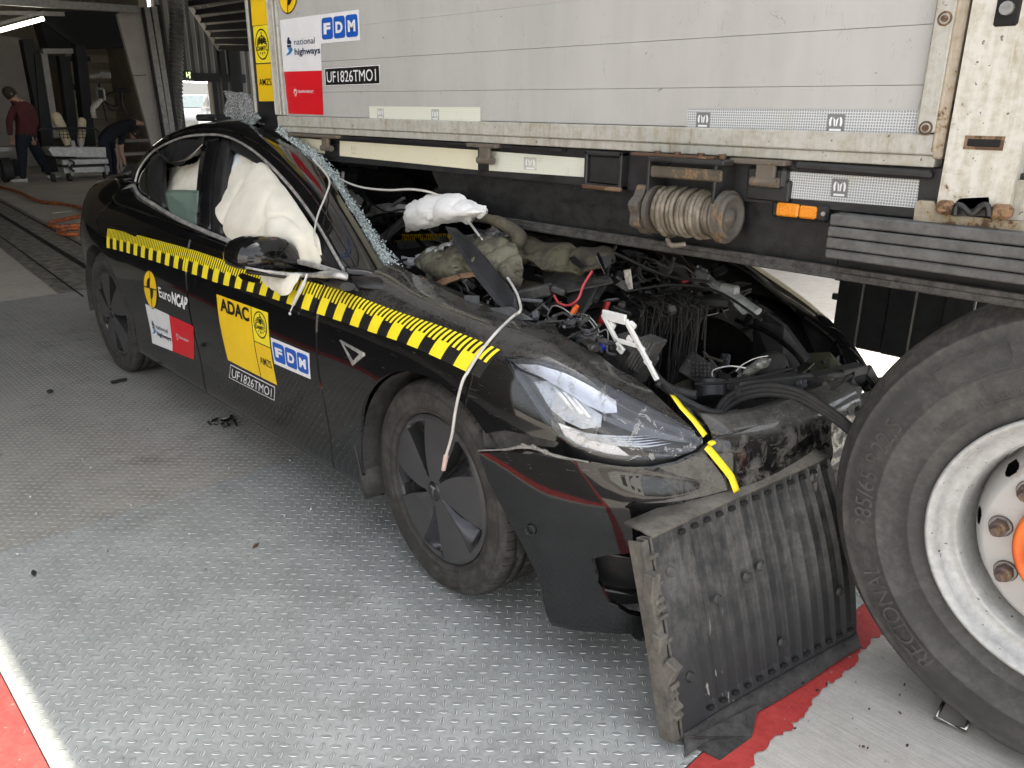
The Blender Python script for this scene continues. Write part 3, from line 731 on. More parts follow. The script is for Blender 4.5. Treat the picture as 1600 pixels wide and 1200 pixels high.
def make_wheel(x, y, steer, side, a0=103):
    w = empty('wheel', (x, y, WZ), steer+(math.pi if side > 0 else 0), local=True); w.parent = car
    # axis -Y outward in local space
    W = .112
    prof = [(.235, -.105), (.240, -.113), (.262, -.120), (.295, -.1215), (.318, -.113), (.3285, -.100), (.3325, -.088)]
    for g in (-.062, -.022, .022, .062): prof += [(.3335, g-.006), (.3265, g-.0045), (.3265, g+.0045), (.3335, g+.006)]
    prof += [(.3325, .088), (.3285, .100), (.318, .113), (.295, .1215), (.262, .120), (.240, .113), (.235, .105)]
    m = MB(); m.lathe(prof, (0, 0, 0), (0, 1, 0), 96); m.lathe([(.300, -.1216), (.3015, -.1226), (.303, -.1214)], (0, 0, 0), (0, 1, 0), 96)
    m.lathe([(.25, -.1185), (.2515, -.1195), (.253, -.1187)], (0, 0, 0), (0, 1, 0), 96)
    ty = m.build('tyre', TYRE, w)
    m = MB(); m.lathe([(.234, -.104), (.240, -.108), (.243, -.104), (.238, -.096), (.226, -.085), (.20, -.02), (.06, .0)], (0, 0, 0), (0, 1, 0), 72); m.build('rim', plain('dark_rim', (.05, .05, .052), .35, .6), w)
    # aero cover: five flat lobes, five scooped slots
    NR, NA = 22, 360; vs = []; mk = []
    def state(r, th):
        rr = (r-.035)/(.232-.035)
        f = ((math.degrees(th)-a0) % 72)
        wd = 26
        if r < .045 or r > .217: return 0, 0
        if f < wd*.68: return 1, (f/(wd*.68))**1.4
        if f < wd: return 2, 1
        return 0, 0
    for i in range(NR+1):
        r = .030+(.232-.030)*i/NR
        for k in range(NA):
            th = 2*math.pi*k/NA; st_, g = state(r, th); f_ = (math.degrees(th)-a0) % 72; w_ = 10+23*(r-.035)/.197
            th += math.radians((f_*w_/26 if f_ < 26 else w_+(f_-26)*(72-w_)/46)-f_); sw_ = .34*(1-(r-.03)/.202)**1.3
            e = min(1, (r-.040)/.07, (.220-r)/.02) if st_ else 0
            d = (.034*g*e if st_ == 1 else .042*e if st_ == 2 else 0)
            base = -.112-.010*(1-(r/.232)**2)+(.006 if r > .226 else 0)
            vs.append((r*math.cos(th+sw_), base+d, r*math.sin(th+sw_)))
    fs = []; mi = []
    for i in range(NR):
        for k in range(NA):
            k2 = (k+1) % NA; fs.append((i*NA+k, i*NA+k2, (i+1)*NA+k2, (i+1)*NA+k))
            s_, _ = state(.030+(.202)*(i+.5)/NR, 2*math.pi*(k+.5)/NA); mi.append(s_)
    m = MB(); m.v = vs; m.f = fs; m.mi = mi; m.sm = [q != 2 for q in mi]
    cv = m.build('wheel_cover', [MATTE, GLS, DARK], w)
    m = MB(); m.lathe([(0, -.126), (.024, -.1255), (.029, -.122), (.030, -.115)], (0, 0, 0), (0, 1, 0), 28)
    m.prism([(-.016, .012), (-.008, .017), (.008, .017), (.016, .012), (.003, .009), (0, -.018), (-.003, .009)][::-1], (0, -.1262, 0), (-1, 0, 0), (0, 0, 1), .0015, 1)
    m.build('centre_cap', [GLS, CHROME], w)
    m = MB(); m.lathe([(.03, -.03), (.14, -.03), (.15, -.02), (.15, .0)], (0, 0, 0), (0, 1, 0), 40); m.build('brake_disc', GREYM, w)
    return w
wf = make_wheel(2.875, -.765, R_(-3.2), -1)
wr = make_wheel(0, -.765, 0, -1, 120)
wl_ = make_wheel(2.875, .79, 0, 1); make_wheel(0, .765, 0, 1)
# arch liners
for (x, y0, y1, nm) in ((2.875, -.90, -.58, 'wheel_arch_liner'), (0, -.895, -.58, 'wheel_arch_liner'), (2.875, .56, .88, 'wheel_arch_liner'), (0, .58, .89, 'wheel_arch_liner')):
    m = MB(); m.lathe([(AR-.004, y0), (AR-.012, (y0+y1)/2), (AR-.004, y1)], (x, 0, WZ), (0, 1, 0), 40, 0, True, R_(-8), R_(188))
    yy = y1 if y0 < 0 else y0
    m.lathe([(AR, yy), (.05, yy)], (x, 0, WZ), (0, 1, 0), 40, 0, True)
    m.build(nm, BLKD, car)
# lip of the front arch opening toward the sill (mud flap end)
m = MB(); m.grid([[Vector((2.50-.02*k, -.90+.12*j, .17+.30*(k/4))) for k in range(5)] for j in range(3)], 0, True, .01); m.build('arch_splash_end', BLKD, car)
# ================================================================ underbody and cabin tub
m = MB()
m.box((1.4, 0, .22), (4.0, 1.50, .10)); m.box((1.25, 0, .19), (2.2, 1.62, .07))
m.build('underbody', DARK, car)
m = MB(); m.box((1.25, .845, .56), (2.25, .03, .66)); m.box((1.22, -.83, .56), (2.2, .02, .62)); m.box((.02, 0, .62), (.04, 1.5, .78)); m.box((-.42, -.0, .60), (.70, 1.10, .6))
m.build('cabin_lining', BLK, car)
for fl, sg in ((True, 1),):
    for nm, out in (('rear_door', rear_door_out), ('front_door', front_door_out)): panel(nm, out, PAINT, flip=True)
    panel('rear_quarter_panel', quarter_out, PAINT, gap=.001, flip=True)
    def ldef(u, v, p, n): return Vector((p.x, p.y+.03*max(0, p.x-2.7), p.z-.34*max(0, p.x-2.68)*min(1, max(0, (p.z-.25)/.3)))), n
    lf = [q for q in fend_out if True]
    ff = arc(2.875, WZ, AR, 47, 168, 22)+line((2.488, .30), (2.492, .205), (2.302, .205), (2.305, .45), (2.30, .62), (2.31, .80))+[(9.0, 7.0), (9.2, 7.7), (10, 7.9), (11, 7.6), (12, 7.9), (13, 7.5), (13.6, 7.6), (14.3, 7.2), (14.3, 6), (13.9, 5), (13.2, 4.3)]
    panel('front_fender', ff, PAINT, flip=True, deform=ldef, step=.2)
rows = []
for j in range(5):
    r = []
    for k in range(28):
        u_ = 9.2+5.0*k/27; p = SP(u_, 7.4); p = Vector((p.x, -p.y, p.z)); p, _q = ldef(u_, 7.4, p, p); e = Vector((p.x-.02, .60, .42)); q = p.lerp(e, (j/4)**1.3); q.z -= .015; r.append(q+Vector((0, .03*noise.noise(q*9), .02*noise.noise(q*13))))
    rows.append(r)
m = MB(); m.grid(rows, 0, True, .006); m.build('far_inner_wing', BLK, car)
# ================================================================ head lamp
def loft_hl(k, inset):
    cx = sum(q[0] for q in HLuv)/len(HLuv); cy = sum(q[1] for q in HLuv)/len(HLuv)
    return None
t = NT('lamp_lens'); t.set(col=(.9, .92, .95), rough=.04, trans=1.0, ior=1.35, spec=.6, coat=.6); n = t.noise(40, 4, .7); t.m.surface_render_method = 'DITHERED'
LENS = t.m
t2 = NT('scuffed_lamp_lens')
LINE = t2.noise(22, 5, .7, dist=1.0); sc = t2.ramp(LINE, .54, .62)
x_, y_, z_ = t2.xyz(t2.coord()); fr = t2.ramp(x_, 3.30, 3.50)
t2.set(col=t2.mix(sc, (.9, .92, .95), (.35, .34, .32)), rough=sc*fr*.5+.03, trans=t2.math('SUBTRACT', 1.0, sc*fr*.55), ior=1.3, coat=.5)
LENS = t2.m
lens = panel('headlight', HLuv, LENS, gap=.001, off=.003, lip=.003, du=.12, dv=.16, step=.08)
LAMPW = plain('lamp_reflector_silver', (.50, .52, .56), .22, .7, var=.15)
LAMPG = plain('lamp_housing_grey', (.42, .45, .50), .3, .4, var=.3)
hh = panel('lamp_housing', HLuv, plain('lamp_bowl_grey', (.13, .135, .145), .22, .4), gap=.004, off=-.055, lip=-.05, parent=lens, step=.1)
def px_uv_patch(name, pix, mat, off, parent=car, **k): return panel(name, [hit(*q) for q in pix], mat, off=off, parent=parent, gap=0, **k)
px_uv_patch('reflector_band', [(800, 566), (838, 566), (880, 578), (925, 600), (965, 622), (966, 642), (945, 645), (915, 632), (880, 610), (845, 588), (812, 575)], LAMPW, -.016, lens, lip=.004)
px_uv_patch('projector_bowl', [(828, 596), (850, 592), (880, 610), (915, 632), (940, 648), (937, 668), (905, 672), (880, 660), (855, 640)], LAMPG, -.030, lens, lip=.004)
for q in ([(858, 603), (864, 602), (895, 640), (889, 641)], [(874, 611), (880, 611), (910, 647), (903, 648)], [(890, 620), (895, 620), (922, 652), (916, 653)]):
    px_uv_patch('reflector_rib', q, LAMPW, -.026, lens, lip=.003, step=.05)
px_uv_patch('light_guide', [(868, 662), (905, 676), (945, 684), (970, 705), (985, 716), (950, 712), (905, 700), (880, 685)], LAMPW, -.024, lens, lip=.004)
for k in range(5):
    a = 868+k*9; px_uv_patch('lamp_fin', [(a+8, 672+k*4), (a+50, 678+k*4), (a+110, 681+k*4), (a+150, 680+k*3), (a+110, 684+k*4), (a+50, 681+k*4)], LAMPG, -.010-.002*k, lens, lip=.002, step=.05)
# reflex badge on the fender (repeater camera)
px_uv_patch('side_repeater', [(532, 531), (569, 551), (570, 556), (552, 571)], CHROMT, .004, lip=.004, step=.05)
px_uv_patch('side_repeater_lens', [(540, 539), (563, 553), (554, 563)], BLKG, .0055, lip=.003, step=.05)
for pts in ([(181, 353), (186, 352), (215, 364), (213, 370), (195, 362), (184, 358)], [(374, 431), (380, 427), (406, 436), (408, 441), (398, 442), (380, 437)]):
    px_uv_patch('door_handle', pts, BLKG, .006, lip=.006, step=.05)
# split bumper corner: bracket and torn upper edge
px_uv_patch('bumper_bracket', [(746, 668), (800, 672), (850, 682), (868, 695), (862, 702), (820, 700), (770, 704), (748, 702)], BLKD, -.02, lip=.01)
m = MB(); m.tube([UCY(748, 704, -.91), UCY(790, 702, -.915), UCY(815, 698, -.91), UCY(838, 701, -.895), UCY(868, 712, -.87), UCY(920, 722, -.83)], [.004, .006, .008, .007, .006, .004], 7, smooth=5, flat=.6)
for q in ((818, 697, -.91), (834, 699, -.90), (852, 706, -.885)): m.box(UCY(*q), (.018, .01, .012), bev=.003)
m.build('torn_bumper_edge', plain('torn_grey_plastic', (.22, .21, .19), .6, var=.5), car)
m = MB(); m.lathe([(.012, -.001), (.0135, .001), (.015, -.001)], SP(*hit(832, 826))+SN(*hit(832, 826))*.014, SN(*hit(832, 826)), 24); m.build('parking_sensor', BLK, car)
# intake: dark recess, lower splitter bars
m = MB()
rows = []
for j in range(4):
    rows.append([SP(u_, 1.3+.55*j)-SN(u_, 1.3+.55*j)*.07 for u_ in (13.2, 13.6, 14, 14.5, 15, 15.5, 16, 17)])
m.grid(rows, 0, True, .004); m.build('intake_recess', BLK, car)
m = MB(); m.tube([SP(u_, 2.25)-SN(u_, 2.25)*.035 for u_ in (13.3, 13.8, 14.3, 15, 16, 17)], .013, 8, smooth=4, flat=.5); m.tube([SP(u_, 1.75)-SN(u_, 1.75)*.02 for u_ in (13.6, 14, 14.5, 15, 16, 17)], .012, 8, smooth=4, flat=.5); m.build('intake_bar', BLKG, car)
m = MB(); m.grid([[SP(u_, v_)-SN(u_, v_)*.05 for u_ in (13, 13.5, 14, 14.5, 15, 16, 17)] for v_ in (5.3, 4.5, 3.5, 2.8)], 0, True, .004); m.build('bumper_beam', BLK, car)
m = MB(); m.grid([[SP(u_, v_)+Vector((-.004, 0, -.01 if v_ > 7 else 0)) for u_ in (14.7, 15, 15.5, 16, 16.5, 17)] for v_ in (5.6, 6.2, 6.8, 7.3)], 0, True, .01); 
m.build('bumper_top', PAINT_BUMP, car)
# left half of the front bumper: crushed and folded downwards
rows = []
for j, (z, dx) in enumerate(((.62, -.10), (.52, .0), (.42, .03), (.30, .02), (.20, -.02))):
    rows.append([Vector((3.70+dx-.10*(k/6)**2-.05*math.sin(k*1.7+j), .02+.105*k, z-.10*(k/6)+.02*math.sin(2.1*k+j))) for k in range(8)])
m = MB(); m.grid(rows, 0, True, .006); m.build('crushed_bumper_half', PAINT_BUMP, car)
# ================================================================ door mirror
X0 = 2.085
mo = [(367, 414), (366, 400), (372, 385), (388, 375), (415, 370), (443, 372), (460, 384), (472, 404), (480, 425), (455, 426), (425, 424), (393, 422), (374, 420)]
mp = [CR @ U(px, py, X=X0) for px, py in mo]; mc = sum(mp, Vector())/len(mp)
rings = []
P = spline(mp[-2:]+mp+mp[:2], 5)[10:10+5*len(mp)]
for (sc_, dx) in ((.93, -.085), (1.0, -.06), (1.02, -.03), (1.02, 0), (1.0, .016), (.955, .030), (.88, .042), (.76, .052), (.60, .060), (.40, .065), (.20, .068), (.04, .069)):
    rings.append([Vector((X0+dx, mc.y+(p.y-mc.y)*sc_, mc.z+(p.z-mc.z)*sc_)) for p in P])
m = MB(); n = len(P)
for k in range(len(rings)-1): m.add(rings[k]+rings[k+1], [(i, (i+1) % n, n+(i+1) % n, n+i) for i in range(n)], 0, True)
m.add(rings[-1], [tuple(range(n))], 0, True); m.add(rings[0], [tuple(range(n))[::-1]], 1, False)
mir = m.build('door_mirror', [PAINT, BLK], car)
m = MB(); m.tube([CR @ U(386, 424, X=2.09), CR @ U(440, 431, X=2.12), CR @ U(500, 440, X=2.2), UCY(543, 448, -.925)], [.014, .015, .018, .024], 10, smooth=6, flat=.55); m.build('mirror_arm', BLK, car)
m = MB(); m.tube([CR @ U(384, 418, X=2.13), CR @ U(430, 426, X=2.14), CR @ U(480, 430, X=2.18), UCY(520, 429, -.93), UCY(543, 434, -.905)], [.006, .009, .012, .016, .014], 8, smooth=6, flat=.7); m.build('mirror_arm_cover', CHROMT, car)
# ================================================================ stickers on the car
def quadmap(tl, tr, br, bl):
    q = [hit(*p) for p in (bl, br, tr, tl)]
    def fn(x, y, dz):
        u = (1-x)*(1-y)*q[0][0]+x*(1-y)*q[1][0]+x*y*q[2][0]+(1-x)*y*q[3][0]
        v = (1-x)*(1-y)*q[0][1]+x*(1-y)*q[1][1]+x*y*q[2][1]+(1-x)*y*q[3][1]
        return SP(u, v)+SN(u, v)*dz
    return fn
K = .0009
fn = quadmap((227, 474.5), (302.5, 509.5), (303, 562), (238, 536))
l = lay_nh(0, .52); l2 = lay_red(.52, 0, 1, 1)
lay_stick(l, fn, 'road_agency_sticker', [WHV, BLU2, NAVY], door_r, K)
lay_stick(l2, fn, 'red_agency_sticker', [REDV, WHV], door_r, K)
fn = quadmap((225, 421), (298, 447), (301, 492), (228, 470))
l = Lay(); target(l, .145, .44, .145, .58, 0, 1)
lay_stick(l, fn, 'test_roundel', [YEL, BLV], door_r, K)
fn = quadmap((247.5, 447.5), (294.5, 466), (292.5, 484), (250, 463.5))
l = Lay(); l.text('Euro', 0, .43, .02, .98, 0, bold=.02); l.text('NCAP', .46, 1, .02, .98, 0, bold=.05)
lay_stick(l, fn, 'safety_programme_lettering', [WHV], door_r, K)
fn = quadmap((338.5, 459.5), (419, 488.5), (433.5, 602), (356.5, 562.5))
l = Lay(); l.rect(0, 0, .655, 1, 0, 0, 6, 8); l.text('ADAC', .06, .62, .74, .95, 1, bold=.035)
lay_stick(l, fn, 'motoring_club_sticker', [YEL, BLV], door_f, K)
l = Lay(); l.rect(.67, .47, 1, 1, 0, 0, 4, 6); eagle(l, .835, .76, .135, .21, 1)
lay_stick(l, fn, 'eagle_club_sticker', [YELT, BLV], door_f, K)
l = Lay(); l.rect(.67, 0, 1, .455, 0, 0, 4, 6); l.text('AMZS', .73, .97, .19, .28, 1, bold=.005)
lay_stick(l, fn, 'small_club_sticker', [YEL, BLV], door_f, K)
fn = quadmap((360.5, 569), (430, 604.5), (429, 626), (358, 590))
l = Lay(); l.rect(0, 0, 1, 1, 1, 0, 6, 2); l.rect(.012, .06, .988, .94, 0, 1, 8, 2); l.text('UF1826TMO1', .06, .94, .20, .82, 1, 3)
lay_stick(l, fn, 'test_number_sticker', [BLV, WHV], door_f, K)
fn = quadmap((423, 527), (483.5, 552), (486, 592.5), (429, 568))
lay_stick(lay_fdm(), fn, 'three_square_logo_sticker', [WHV, BLUEV], door_f, K)
# yellow and black scale tape along the whole side: cut at every shut line
def tape(name, top, bot, mats, parent, u0=None, n=1):
    T = [hit(*p) for p in top]; B = [hit(*p) for p in bot]
    T = spline([Vector((a, b, 0)) for a, b in T], 20); B = spline([Vector((a, b, 0)) for a, b in B], 20)
    # arc length along both edges
    def cum(P):
        c = [0]
        for i in range(1, len(P)): c.append(c[-1]+(SP(P[i].x, P[i].y)-SP(P[i-1].x, P[i-1].y)).length)
        return c
    cT, cB = cum(T), cum(B)
    def at(P, c, s):
        s = s*c[-1]; i = 1
        while i < len(c)-1 and c[i] < s: i += 1
        f = (s-c[i-1])/max(1e-9, c[i]-c[i-1]); return P[i-1].lerp(P[i], f)
    def fn(x, y, dz):
        p = at(B, cB, x).lerp(at(T, cT, x), y); return SP(p.x, p.y)+SN(p.x, p.y)*dz
    return fn, cT[-1]
tt = [(169, 357), (230, 371), (300, 390), (356, 408), (440, 430), (520, 450), (610, 483), (700, 514), (786, 549)]
tb = [(167, 387), (225, 403), (290, 424), (340, 442), (415, 463), (490, 488), (572, 516), (655, 546), (750, 591)]
fn, TL_ = tape('t', tt, tb, None, None)
print('tape length', TL_)
nb = int(round(TL_/.10))
def uvu(x): return None
segs = [(0, .345, quarter, door_r), (.345, .70, door_f, door_f), (.70, 1, fender, fender)]
SE = [XZ(1.2365, .77)[0], XZ(2.3, .77)[0]]
def xatX(X):
    lo, hi = 0, 1
    for _ in range(30):
        mid = (lo+hi)/2
        if fn(mid, .5, 0).x < X: lo = mid
        else: hi = mid
    return lo
cuts = [0, xatX(.06), xatX(1.2365), xatX(2.302), 1]
for ci, (a, b, par_) in enumerate(zip(cuts[:-1], cuts[1:], (quarter, door_r, door_f, fender))):
    l = Lay(); g = .0012/TL_*2
    a2, b2 = a+g*(ci > 0), b-g*(ci < 3)
    def clip(x0, x1): return max(x0, a2), min(x1, b2)
    l.rect(a2, 0, b2, 1, 1, 0, max(4, int((b-a)*TL_/.03)), 5)
    for k in range(nb):
        x0 = k/nb; x0_, x1_ = clip(x0, x0+.5/nb)
        if x1_ > x0_+1e-5: l.rect(x0_, .0, x1_, .53, 0, 1, 2, 4)
        for j in range(10):
            if j % 2: continue
            lo = .53 if j < 5 else (.46 if j < 8 else .44)
            q0, q1 = clip(x0+(j)*.1/nb, x0+(j+1.06)*.1/nb)
            if q1 > q0+1e-5: l.rect(q0, lo+.0, q1, 1, 0, 1, 1, 4)
    lay_stick(l, fn, 'scale_tape', [YELT, BLV], par_, K)
# yellow tape over the lamp tip and bumper
def ptape(pix, w, name):
    P = [hit(*p) for p in pix]; P3 = []
    for i in range(len(P)-1):
        for k in range(5): t = k/5; P3.append((P[i][0]+(P[i+1][0]-P[i][0])*t, P[i][1]+(P[i+1][1]-P[i][1])*t))
    P3.append(P[-1]); rows = [[], [], []]
    for i, (u, v) in enumerate(P3):
        a = P3[max(i-1, 0)]; b = P3[min(i+1, len(P3)-1)]; p = SP(u, v); n = SN(u, v); d = (SP(*b)-SP(*a)).normalized(); s = n.cross(d)
        off = .0135 if u > 14.3 else .004
        for r, k in enumerate((-1, 0, 1)): rows[r].append(p+n*off+s*(w*.5*k))
    m = MB(); m.grid(rows, 0, True, .0006); return m.build(name, YELT, car)
ptape([(1047, 624), (1062, 642), (1080, 660), (1098, 682)], .015, 'yellow_tape')
ptape([(1100, 697), (1122, 722), (1138, 743), (1146, 766)], .018, 'yellow_tape')
m = MB(); m.box(SP(*hit(1106, 692))+SN(*hit(1106, 692))*.02, (.016, .02, .01), bev=.004); m.build('tape_knot', YELT, car)
# ================================================================ THE LORRY
TY = -.45
truck = empty('lorry', (2.6, .80, 0), label='white box lorry with grey planked side and one huge tyre over the black car', category='lorry')
def m_side(name, col):
    t = NT(name); x, y, z = t.xyz(t.coord())
    n = t.noise(2.2, 4, .6); st = t.noise(9, 4, .65, stretch=(1, 1, .16)); s2 = t.noise(120, 2, .5, stretch=(.5, 1, 1)); sc = t.noise(34, 3, .6, dist=1.5); sp = t.noise(17, 2)
    base = t.mix(t.ramp(n*.5+st*.5, .35, .65), tuple(c*.88 for c in col), col)
    mark = t.ramp(sc, .70, .72)*t.ramp(sp, .57, .62)
    base = t.mix(mark*.8, base, (.10, .10, .10))
    scr = t.ramp(t.noise(7, 2, .5, stretch=(3, 1, .6), dist=2.5).f('SUBTRACT', .5).f('ABSOLUTE'), .004, .0015)*t.ramp(sp, .5, .6)
    base = t.mix(scr*.6, base, (.18, .18, .18))
    t.set(col=base, rough=.42, spec=.4, metal=0); t.bump(n*1.0, .004, .4)
    return t.m
SIDE = m_side('grey_painted_plank', (.47, .465, .45))
def m_rusty(name, col, amt):
    t = NT(name); x, y, z = t.xyz(t.coord()); n = t.noise(7, 6, .7); n2 = t.noise(45, 5, .7); st = t.noise(42, 5, .7, stretch=(1, 1, .10)); big = t.noise(3, 3)
    base = t.mix(t.ramp(st*.5+n2*.5, .40, .64), col, tuple(c*k for c, k in zip(col, (.74, .70, .62))))
    base = t.mix(t.ramp(st, .60, .70)*t.ramp(big, .42, .6)*.7, base, (.30, .24, .15))
    r1 = t.ramp(n*.5+n2*.5, .60-amt, .66-amt); base = t.mix(r1*.6, base, (.33, .22, .10)); base = t.mix(t.ramp(n2*.55+n*.45, .635-amt, .69-amt)*.95, base, (.085, .045, .025))
    base = t.mix(t.ramp(t.noise(95, 2, .5), .70, .73)*.8, base, (.05, .045, .04))
    t.set(col=base, rough=.7); t.bump(n2+r1*.5, .0012, .8); return t.m
POST = m_rusty('rusty_white_paint', (.62, .61, .56), .035)
RAIL = m_rusty('dirty_cream_rail', (.46, .455, .42), .01)
RUST = m_rusty('rust_brown_steel', (.20, .13, .09), .2)
EDGEP = m_rusty('brown_stained_edge', (.40, .35, .28), .08)
# box planks: side facing the camera, seams as real steps
bx0, bx1 = 1.285, 3.885
zs = [1.372, 1.463, 1.577, 1.692, 1.81, 1.93, 2.05, 2.2, 2.9]
body = empty('box_body', (0, 0, 0), local=True); body.parent = truck; body.matrix_parent_inverse = INV['lorry']
INV[body.name] = Matrix.Identity(4)
for i in range(len(zs)-1):
    g = .0016 if i == 1 else .0
    m = MB(); m.box(((bx0+bx1)/2, TY+.015, (zs[i]+zs[i+1])/2), (bx1-bx0, .03, zs[i+1]-zs[i]-g), bev=.0009 if i in (1, 2) else .0002); m.build('side_plank', SIDE, body)
m = MB(); m.box((2.58, .80, 3.08), (3.1, 2.5, .76)); m.box((2.58, 2.03, 2.1), (3.1, .04, 1.6)); m.box((2.58, .8, 1.345), (3.1, 2.40, .05)); m.box((1.06, .82, 2.1), (.04, 2.4, 1.6)); m.box((2.58, TY+.05, 2.1), (2.9, .03, 1.5)); m.build('box_shell', plain('white_box_panel', (.5, .5, .48), .5), body)
def sideprism(name, poly, y, th, mat, parent=truck, bev=0):
    """poly in (X,Z); front face at y, thickness th away from the camera"""
    m = MB(); m.prism(poly, (0, y, 0), (1, 0, 0), (0, 0, 1), -th)
    return m.build(name, mat, parent)
def rectXZ(x0, z0, x1, z1): return [(x0, z0), (x1, z0), (x1, z1), (x0, z1)]
# bottom rail with a stepped lower lip
m = MB(); m.box(((1.225+3.93)/2, TY+.008, 1.3495), (3.93-1.225, .045, .041), bev=.003); m.box(((1.225+3.93)/2, TY+.014, 1.3165), (3.93-1.225, .045, .023), bev=.002); m.build('bottom_rail', RAIL, body)
m = MB(); m.box((1.254, TY+.014, 2.0), (.056, .05, 1.255), bev=.004); m.box((1.229, TY+.002, 2.0), (.008, .05, 1.25), bev=.002); m.box((1.272, TY-.020, 2.0), (.005, .006, 1.25), bev=.002); m.build('rear_corner_post', RAIL, body)
m = MB(); m.box((3.905, TY+.006, 2.0), (.038, .05, 1.255), bev=.003); m.build('front_frame_post', RAIL, body)
m = MB(); m.box((3.934, TY+.01, 2.0), (.020, .05, 1.355), bev=.004); m.box((3.926, TY-.012, 2.0), (.008, .012, 1.33), bev=.003); m.build('stained_edge_strip', EDGEP, body)
for q in ((1476, 29), (1446, 200)):
    c = U(*q, Y=TY-.02); m = MB(); m.cyl(c+Vector((0, .01, 0)), c+Vector((0, -.005, 0)), .007, .006, 12); m.lathe([(.010, 0), (.014, -.0008)], c+Vector((0, .0, 0)), (0, -1, 0), 14); m.build('rusty_rivet', RUST, body)
# black corner panel behind the box's rear edge and the pale upright beside it
def PX(px, py, y=TY): p = U(px, py, Y=y); return (p.x, p.z)
sideprism('corner_panel', [(1.00, 1.12), (1.222, 1.12), (1.222, 2.62), (1.00, 2.62)], TY+.012, .05, BLK)
m = MB(); m.box((.993, TY+.030, 1.99), (.018, .05, 1.22), bev=.003); m.build('corner_upright', RAIL, truck)
def flat_fn(tl, tr, br, bl, y):
    P = [PX(*p, y) for p in (bl, br, tr, tl)]
    def fn(x, z, dz):
        X = (1-x)*(1-z)*P[0][0]+x*(1-z)*P[1][0]+x*z*P[2][0]+(1-x)*z*P[3][0]
        Z = (1-x)*(1-z)*P[0][1]+x*(1-z)*P[1][1]+x*z*P[2][1]+(1-x)*z*P[3][1]
        return Vector((X, y-dz, Z))
    return fn
yp = TY+.012
fn = flat_fn((391, -10), (419, -14), (419.5, 38), (394.5, 40.5), yp); l = Lay(); l.rect(0, 0, 1, 1, 0); lay_stick(l, fn, 'yellow_sticker', [YEL], truck, K)
fn = flat_fn((395.5, 41.5), (420, 38.5), (424.3, 97.5), (400.3, 99), yp); l = Lay(); l.rrect(0, 0, 1, 1, .07, .4, 0, 0); eagle(l, .5, .5, .42, .42, 1); lay_stick(l, fn, 'eagle_club_sticker', [YELT, BLV], truck, K)
fn = flat_fn((400.4, 100.8), (424.6, 99.4), (429, 158), (405.2, 158.2), yp); l = Lay(); l.rect(0, 0, 1, 1, 0); l.text('AMZS', .12, .92, .43, .61, 1, bold=.005); lay_stick(l, fn, 'small_club_sticker', [YEL, BLV], truck, K)
# stickers on the box
yb = TY-.0012
fn = flat_fn((436, -32), (465, -36), (463.5, 18), (438, 22), yb); l = Lay(); target(l, .5, .5, .5, .5, 0, 1); lay_stick(l, fn, 'test_roundel', [YEL, BLV], truck, K)
fn = flat_fn((437.5, 31.5), (500.5, 22.5), (503, 110), (443.5, 111.8), yb); lay_stick(lay_nh(), fn, 'road_agency_sticker', [WHV, BLU2, NAVY], truck, K)
fn = flat_fn((444, 112.3), (502.6, 110.4), (505.6, 179.5), (451, 177.5), yb); lay_stick(lay_red(), fn, 'red_agency_sticker', [REDV, WHV], truck, K)
fn = flat_fn((500.8, 22.8), (561, 14.8), (563.3, 62.8), (501.8, 68.3), yb); lay_stick(lay_fdm(), fn, 'three_square_logo_sticker', [WHV, BLUEV], truck, K)
fn = flat_fn((507.3, 106.8), (593.6, 101.3), (594.8, 131.5), (508.7, 134.2), yb); l = Lay(); l.rect(0, 0, 1, 1, 1); l.rect(.012, .04, .988, .96, 0, 1); l.text('UF1826TMO1', .05, .94, .19, .80, 1, 3); lay_stick(l, fn, 'test_number_sticker', [BLV, WHV], truck, K)
# retro-reflective strips
def m_retro(name, col, lines, sc=170):
    t = NT(name); v = t.voro(sc, feature='DISTANCE_TO_EDGE', rnd=.15); e = t.ramp(v, .10, .22)
    n = t.noise(9, 5, .7); d = t.ramp(n, .55, .7)
    base = t.mix(e, tuple(c*lines for c in col), col); base = t.mix(d*.35, base, (.42, .40, .30))
    t.set(col=base, rough=.35, spec=.6); return t.m
RETG = m_retro('grey_reflective_film', (.24, .25, .255), 2.5)
RETW = m_retro('pale_reflective_film', (.74, .76, .66), .88)
RETC = m_retro('cream_reflective_film', (.78, .74, .56), .93)
GREYV = plain('grey_vinyl', (.17, .18, .18), .4, var=.05)
def crownmark(l, cx, cy, w, h, mi, L=2):
    l.rect(cx-.36*w, cy-.42*h, cx+.36*w, cy-.30*h, mi, L)
    for s in (-1, 1):
        P = []
        for k in range(8): a = R_(-60+150*k/7); P.append((cx+s*(.30+.16*math.cos(a)-.05)*w, cy+(.08+.30*math.sin(a))*h))
        for k in range(7, -1, -1): a = R_(-60+150*k/7); P.append((cx+s*(.30+.04*math.cos(a)-.07)*w, cy+(.08+.20*math.sin(a))*h))
        l.poly(P if s > 0 else P[::-1], mi, L)
        l.poly([(cx+s*.02*w, cy-.15*h), (cx+s*.10*w, cy-.15*h), (cx+s*.16*w, cy+.36*h), (cx+s*.03*w, cy+.20*h)][::s], mi, L)
def retro(tl, tr, br, bl, y, mat, marks, mm=GREYV, mw=.03, sub=WHV):
    fn = flat_fn(tl, tr, br, bl, y); l = Lay(); l.rect(0, 0, 1, 1, 0)
    for cx in marks:
        l.rect(cx-mw*1.3, .18, cx+mw*1.3, .85, 1, 1); crownmark(l, cx, .5, mw*2.4, .66, 2, 2)
    return lay_stick(l, fn, 'reflective_strip', [mat, mm, sub], truck, .0006)
